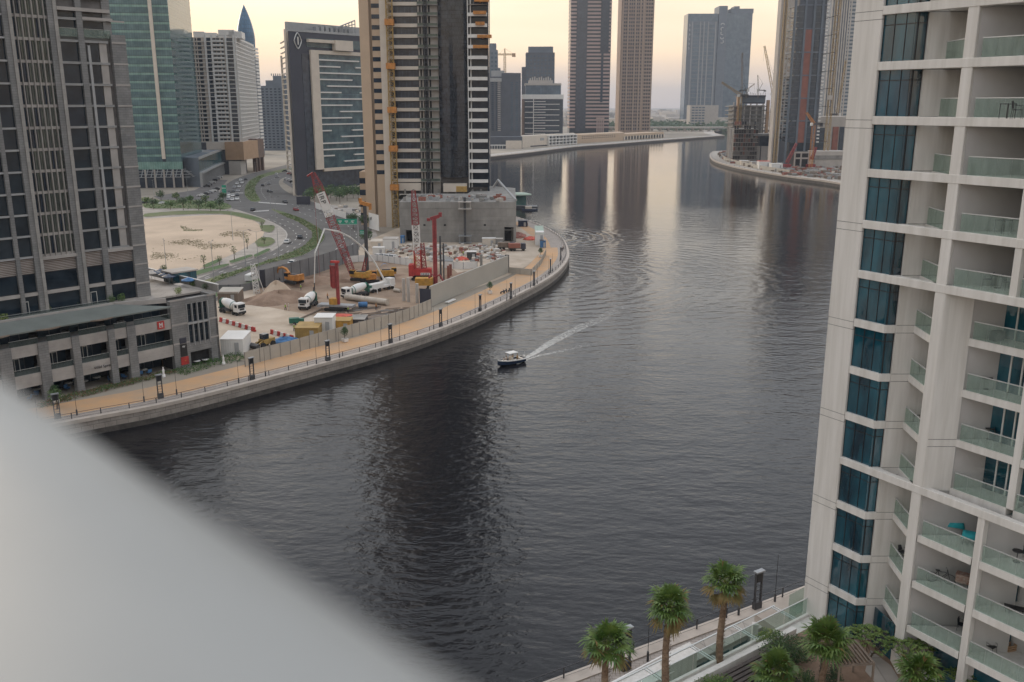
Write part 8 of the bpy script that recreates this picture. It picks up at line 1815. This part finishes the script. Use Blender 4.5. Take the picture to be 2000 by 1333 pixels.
leafmass('ground_cover', '', [(283, 392), (350, 392), (420, 394), (448, 402), (440, 410), (360, 408), (283, 407)], 3.2, .9, 420, .4, ('leaf', 'hedge'), seed=5)
leafmass('promenade_hedge', 'long flowering hedge bed between the restaurant terrace and the track', [(70, 795), (120, 776), (200, 757), (290, 736), (340, 724), (345, 729), (290, 744), (200, 767), (130, 785), (80, 800)], 3.05, .9, 1500, .12, ('hedge', 'leaf', 'rust'), kind='thing', cat='hedge', k=4, seed=6)
leafmass('green_hedge', 'dense green hedge at the foot of the podium corner', [(338, 727), (345, 713), (440, 690), (478, 692), (478, 706), (420, 716), (360, 735)], 3.05, 1.2, 900, .14, ('hedge', 'leaf'), kind='thing', cat='hedge', k=4, seed=7)
for i, (x, y, lb) in enumerate(((112, 800, 'leafy tree before the podium at the far left lantern'), (228, 742, 'small leafy tree before the podium terrace'), (345, 716, 'shrubby tree below the red square sign'), (318, 720, 'pale leafless tree beside a white statue'))): street_tree(lb, x, y, 3.6, 1.3, 420 if i < 3 else 60, 'leafy' if i % 2 else 'leaf', 'leafd', 80 + i, size=.14)
def street_lamp():
    r = T('street_lamp', 'tmp', 'lamp', (0, 0, 0), group='tall street lamps along the road'); q = MB(); q.tube((0, 0, 0), (0, 0, 11.5), .11, .06, n=6); q.tube((0, 0, 11.4), (1.6, 0, 11.8), .05, n=4); q.tube((0, 0, 11.4), (-1.6, 0, 11.8), .05, n=4); q.build('pole', 'steel', r)
    for s in (-1, 1): q = MB(); q.box((s * 1.9, 0, 11.8), (.8, .25, .12)); q.build('lamp_head', 'dark', r)
    return r
SL = street_lamp()
for i, (x, y, lb) in enumerate(((505, 522, 'above the lower green median'), (545, 509, 'on the median right of the first'), (540, 437, 'in the upper bend of the median'), (529, 408, 'at the tip of the median'), (418, 548, 'near the low grey fence'), (327, 545, 'left beside the podium roof'), (478, 392, 'at the junction queue'), (622, 470, 'on the right edge of the median'), (500, 350, 'on the far median island'), (480, 520, 'between the two carriageways'), (686, 500, 'behind the tall fence end'), (455, 470, 'on the lot edge'), (302, 395, 'left in front of the green tower'), (368, 392, 'before the canopy of the green tower'))):
    if i == 0: SL.location = G(x, y, 3.2); SL['label'] = 'tall double street lamp ' + lb
    else: dup(SL, G(x, y, 3.2), i * .4, 'tall double street lamp ' + lb)
def gantry(label, x0, x1, y_top, y_bot, ybase, txt=True):
    a, b_ = gp(x0, ybase), gp(x1, ybase); Yg = a.y; r = T('gantry_sign', label, 'sign', (a.x, Yg, 3), w=True); f_ = F((XA(x0, y_top, Yg), Yg), (XA(x1, y_top, Yg), Yg)); z0, z1 = ZA(y_bot, Yg), ZA(y_top, Yg)
    q = MB(); q.fb(f_, 0, f_.len, 0, .2, z0, z1); q.build('sign_board', 'sgreen', r); q = MB()
    for i in range(3): s_ = f_.len * (.12 + .3 * i); q.fb(f_, s_, s_ + f_.len * .16, .2, .26, z0 + (z1 - z0) * .55, z0 + (z1 - z0) * .7); q.fb(f_, s_ + .3, s_ + f_.len * .12, .2, .26, z0 + (z1 - z0) * .3, z0 + (z1 - z0) * .4)
    q.fb(f_, 0, f_.len, .2, .25, z0 + .1, z0 + .2); q.build('lettering', 'white', r)
    q = MB(); q.tube(f_.p(f_.len + .3, 0, 3), f_.p(f_.len + .3, 0, z1 + .5), .2, n=6); q.build('post', 'steel', r)
gantry('wide green gantry road sign right of the red lattice boom', 656, 697, 428, 439, 488); gantry('small green road sign among the queueing cars', 433, 441, 362, 378, 392); gantry('small blue green sign left of the dark leader mast', 703, 711, 450, 458, 500)
q = T('advert_panel', 'dark blue advert panel at the corner of the hotel grove', 'sign', tuple(gp(593, 403)), w=True); b_ = MB(); b_.box((gp(593, 403).x, gp(593, 403).y, 6), (7, .5, 4.2)); b_.build('panel', 'slate', q); b_ = MB(); b_.box((gp(593, 403).x - 2, gp(593, 403).y + .1, 3.9), (.3, .3, 1.8)); b_.box((gp(593, 403).x + 2, gp(593, 403).y + .1, 3.9), (.3, .3, 1.8)); b_.build('post', 'steel', q)
fence('white_boundary_wall', 'white boundary wall beyond the right carriageway below the hotel grove', [(616, 407), (640, 416), (676, 428)], 3, 6, 'white', 'white', 'wall', posts=False)
# white sign wall at the beige tower base
q = T('site_sign_board', 'tilted white board with a dark mark at the foot of the beige tower', 'sign', tuple(gp(728, 452)), w=True); f_ = F(gp(722, 450)[:2], gp(741, 456)[:2]); b_ = MB(); b_.fb(f_, 0, f_.len, 0, .2, 4, 10.5); b_.build('board', 'white', q); b_ = MB(); b_.tube(f_.p(2, .25, 8.8), f_.p(2.6, .25, 7.6), .18, n=4); b_.tube(f_.p(2.6, .25, 7.6), f_.p(3.4, .25, 9), .18, n=4); b_.build('mark', 'dark', q)
# --- terrace cafe furniture
def parasol(label, loc, mt, h=2.6, r_=1.5, group=None): 
    r = T('parasol', label, 'parasol', loc, group=group); q = MB(); q.lathe([(0, h), (r_, h - .55)], n=8, sm=False); q.lathe([(r_, h - .55), (r_, h - .72)], n=8, sm=False); q.build('canopy', mt, r); q = MB(); q.tube((0, 0, 0), (0, 0, h), .03, n=5); q.build('pole', 'steel', r); return r
for i, (x, y) in enumerate(((303, 549), (315, 545), (324, 552), (333, 546), (331, 556))): parasol('navy parasol %s on the podium roof behind the stone wall' % ('far left', 'at the back', 'in front', 'at the right', 'right in front')[i], G(x, y, 17.0), 'navy', 2.3, 1.5, 'navy parasols on the podium roof')
parasol('white parasol at the left end of the podium roof', G(297, 549, 17.0), 'cloth', 2.4, 1.9); parasol('blue parasol before the glass pavilion on the podium roof', G(369, 560, 17.0), 'blue', 2.0, 1.5)
pv = T('roof_pavilion', 'glass pavilion with a grey roof on the podium terrace', 'pavilion', tuple(G(360, 545, 17)), w=True); pf = F(G(338, 555, 17)[:2], G(385, 548, 17)[:2]); q = MB(); q.fb(pf, 0, pf.len, -4, 0, 17, 19.2); q.build('glazing', 'gl_deep', pv); q = MB(); q.fb(pf, -.3, pf.len + .3, -4.3, .3, 19.2, 19.5); q.build('roof', 'concl', pv)
fw = T('roof_parapet_wall', 'long white topped parapet wall at the back of the podium roof', 'wall', tuple(G(360, 525, 17)), w=True); f_ = F(G(288, 524, 18.6)[:2], G(424, 556, 18.6)[:2]); q = MB(); q.fb(f_, 0, f_.len, -.3, 0, 17, 18.5); q.build('wall', 'conc', fw); q = MB(); q.fb(f_, 0, f_.len, -.35, .05, 18.5, 18.65); q.build('coping', 'white', fw)
for i, (x, y, m_) in enumerate(((274, 572, 'leafd'), (349, 574, 'leafy'), (378, 560, 'leaf'), (238, 588, 'leaf'), (10, 628, 'leafy'), (93, 608, 'leafy'), (150, 598, 'leafy'), (402, 566, 'leafd'), (320, 530, 'hedge'), (218, 590, 'leaf'))):
    shrub('potted_shrub', ('dark round shrub at the foot of the stone end wall', 'yellow leaved tree beside the roof pavilion', 'small tree right of the roof pavilion', 'green shrub left of the end wall opening', 'lime shrub at the left end of the tower terrace', 'lime shrub beside the first pale pier', 'lime shrub beside the second pale pier', 'dark shrub at the podium roof corner', 'clipped hedge block on the podium roof', 'green shrub at the round column foot')[i], G(x, y, 17.0), (.85, .85, .8), 350, .11, m_, 'plant', 4, 90 + i, 'plants on the podium roof')
names = ('first', 'second', 'third', 'fourth', 'fifth', 'sixth', 'seventh', 'eighth', 'ninth', 'tenth')
for i, (x, y) in enumerate(((70, 775), (98, 768), (132, 762), (215, 745), (243, 740), (275, 734), (291, 731), (58, 782))):
    t_ = T('cafe_chair', 'blue cafe chair %s from the left along the promenade hedge' % names[(1, 2, 3, 4, 5, 6, 7, 0)[i]], 'chair', tuple(G(x, y, 3.05)), i * .7, 'blue cafe chairs before the podium'); q = MB(); q.box((0, 0, .45), (.9, .7, .12)); q.build('seat', 'blue', t_); q = MB(); q.box((0, .32, .75), (.9, .1, .55)); q.build('backrest', 'blue', t_); q = MB(); q.box((0, 0, .2), (.7, .5, .38)); q.build('base', 'dark', t_)
for i, (x, y) in enumerate(((72, 768), (135, 755), (165, 752), (190, 744), (225, 738), (255, 735), (281, 729), (385, 712), (402, 709), (392, 703), (415, 704), (365, 716))):
    t_ = T('cafe_table', 'pale cafe table %s from the left in front of the podium arcade' % (names + ('eleventh', 'twelfth'))[(0, 1, 2, 3, 4, 5, 6, 8, 10, 9, 11, 7)[i]], 'table', tuple(G(x, y, 3.05)), 0, 'pale cafe tables before the podium'); q = MB(); q.lathe([(0, .78), (.75, .78), (.75, .72)], n=12); q.build('table_top', 'white', t_); q = MB(); q.tube((0, 0, 0), (0, 0, .75), .05, n=5); q.build('pedestal', 'dark', t_)
for i, (x, y, lb) in enumerate(((437, 712, 'white standing statue at the green hedge by the podium corner'), (320, 737, 'white statue on a plinth before the dark arcade'))):
    r = T('garden_statue', lb, 'statue', tuple(G(x, y, 3.05))); q = MB(); q.lathe([(.35, 0), (.35, .5), (.2, .55)], n=8); q.build('plinth', 'white', r); q = MB(); q.lathe([(.24, .55), (.2, 1.0), (.26, 1.4), (.12, 1.65), (.08, 1.72), (.14, 1.85), (.1, 2.0), (0, 2.05)], n=10); q.build('figure', 'white', r)
# loose material on the far part of the site
random.seed(17); q = MB()
for k in range(420):
    x = random.uniform(735, 985); y = random.uniform(480, 512); 
    if 800 < x < 835 and y > 500: continue
    p_ = gp(x, y); s_ = random.uniform(.3, 1.1); q.box(p_ + Vector((0, 0, s_ * .4)), (s_ * random.uniform(.8, 2.4), s_, s_ * random.uniform(.5, 1.4)), random.random() * 3, random.choice((0, 0, 1, 2, 3, 4, 5)))
for k in range(120):
    x = random.uniform(640, 800); y = random.uniform(600, 636); p_ = gp(x, y)
    if y > 612 + (800 - x) * .33: continue
    L_ = random.uniform(1, 7); q.box(p_ + Vector((0, 0, .12)), (L_, .14, .14), .45 + random.uniform(-.15, .15), random.choice((2, 2, 3, 6)))
for k in range(130):
    p_ = gp(random.uniform(560, 770), random.uniform(395, 450)) if k % 2 else gp(random.uniform(620, 740), random.uniform(402, 430))
    if p_.x < -75: q.box(p_ + Vector((0, 0, .5)), (random.uniform(.6, 3), 1, 1), random.random() * 3, random.choice((0, 1, 2, 3))) if G(0, 0, 3) is not None and (p_.x * .9 + 330 > 250 and k % 2 == 0) else None
o = q.build('site_clutter', ['concl', 'cream', 'wood', 'steel', 'white', 'rust', 'dark']); o['kind'] = 'stuff'
hz = bpy.data.materials.new('haze_air'); hz.use_nodes = True; t = hz.node_tree; t.nodes.remove(t.nodes['Principled BSDF'])
v = t.nodes.new('ShaderNodeVolumePrincipled'); v.inputs['Color'].default_value = (.74, .80, .92, 1); v.inputs['Density'].default_value = HAZE
v.inputs['Anisotropy'].default_value = .3
t.links.new(v.outputs[0], t.nodes['Material Output'].inputs['Volume'])
q = MB(); q.prism([(-15000, -1500), (15000, -1500), (15000, 16500), (-15000, 16500)], -3, 330)
o = q.build('haze', [hz]); o['kind'] = 'stuff'
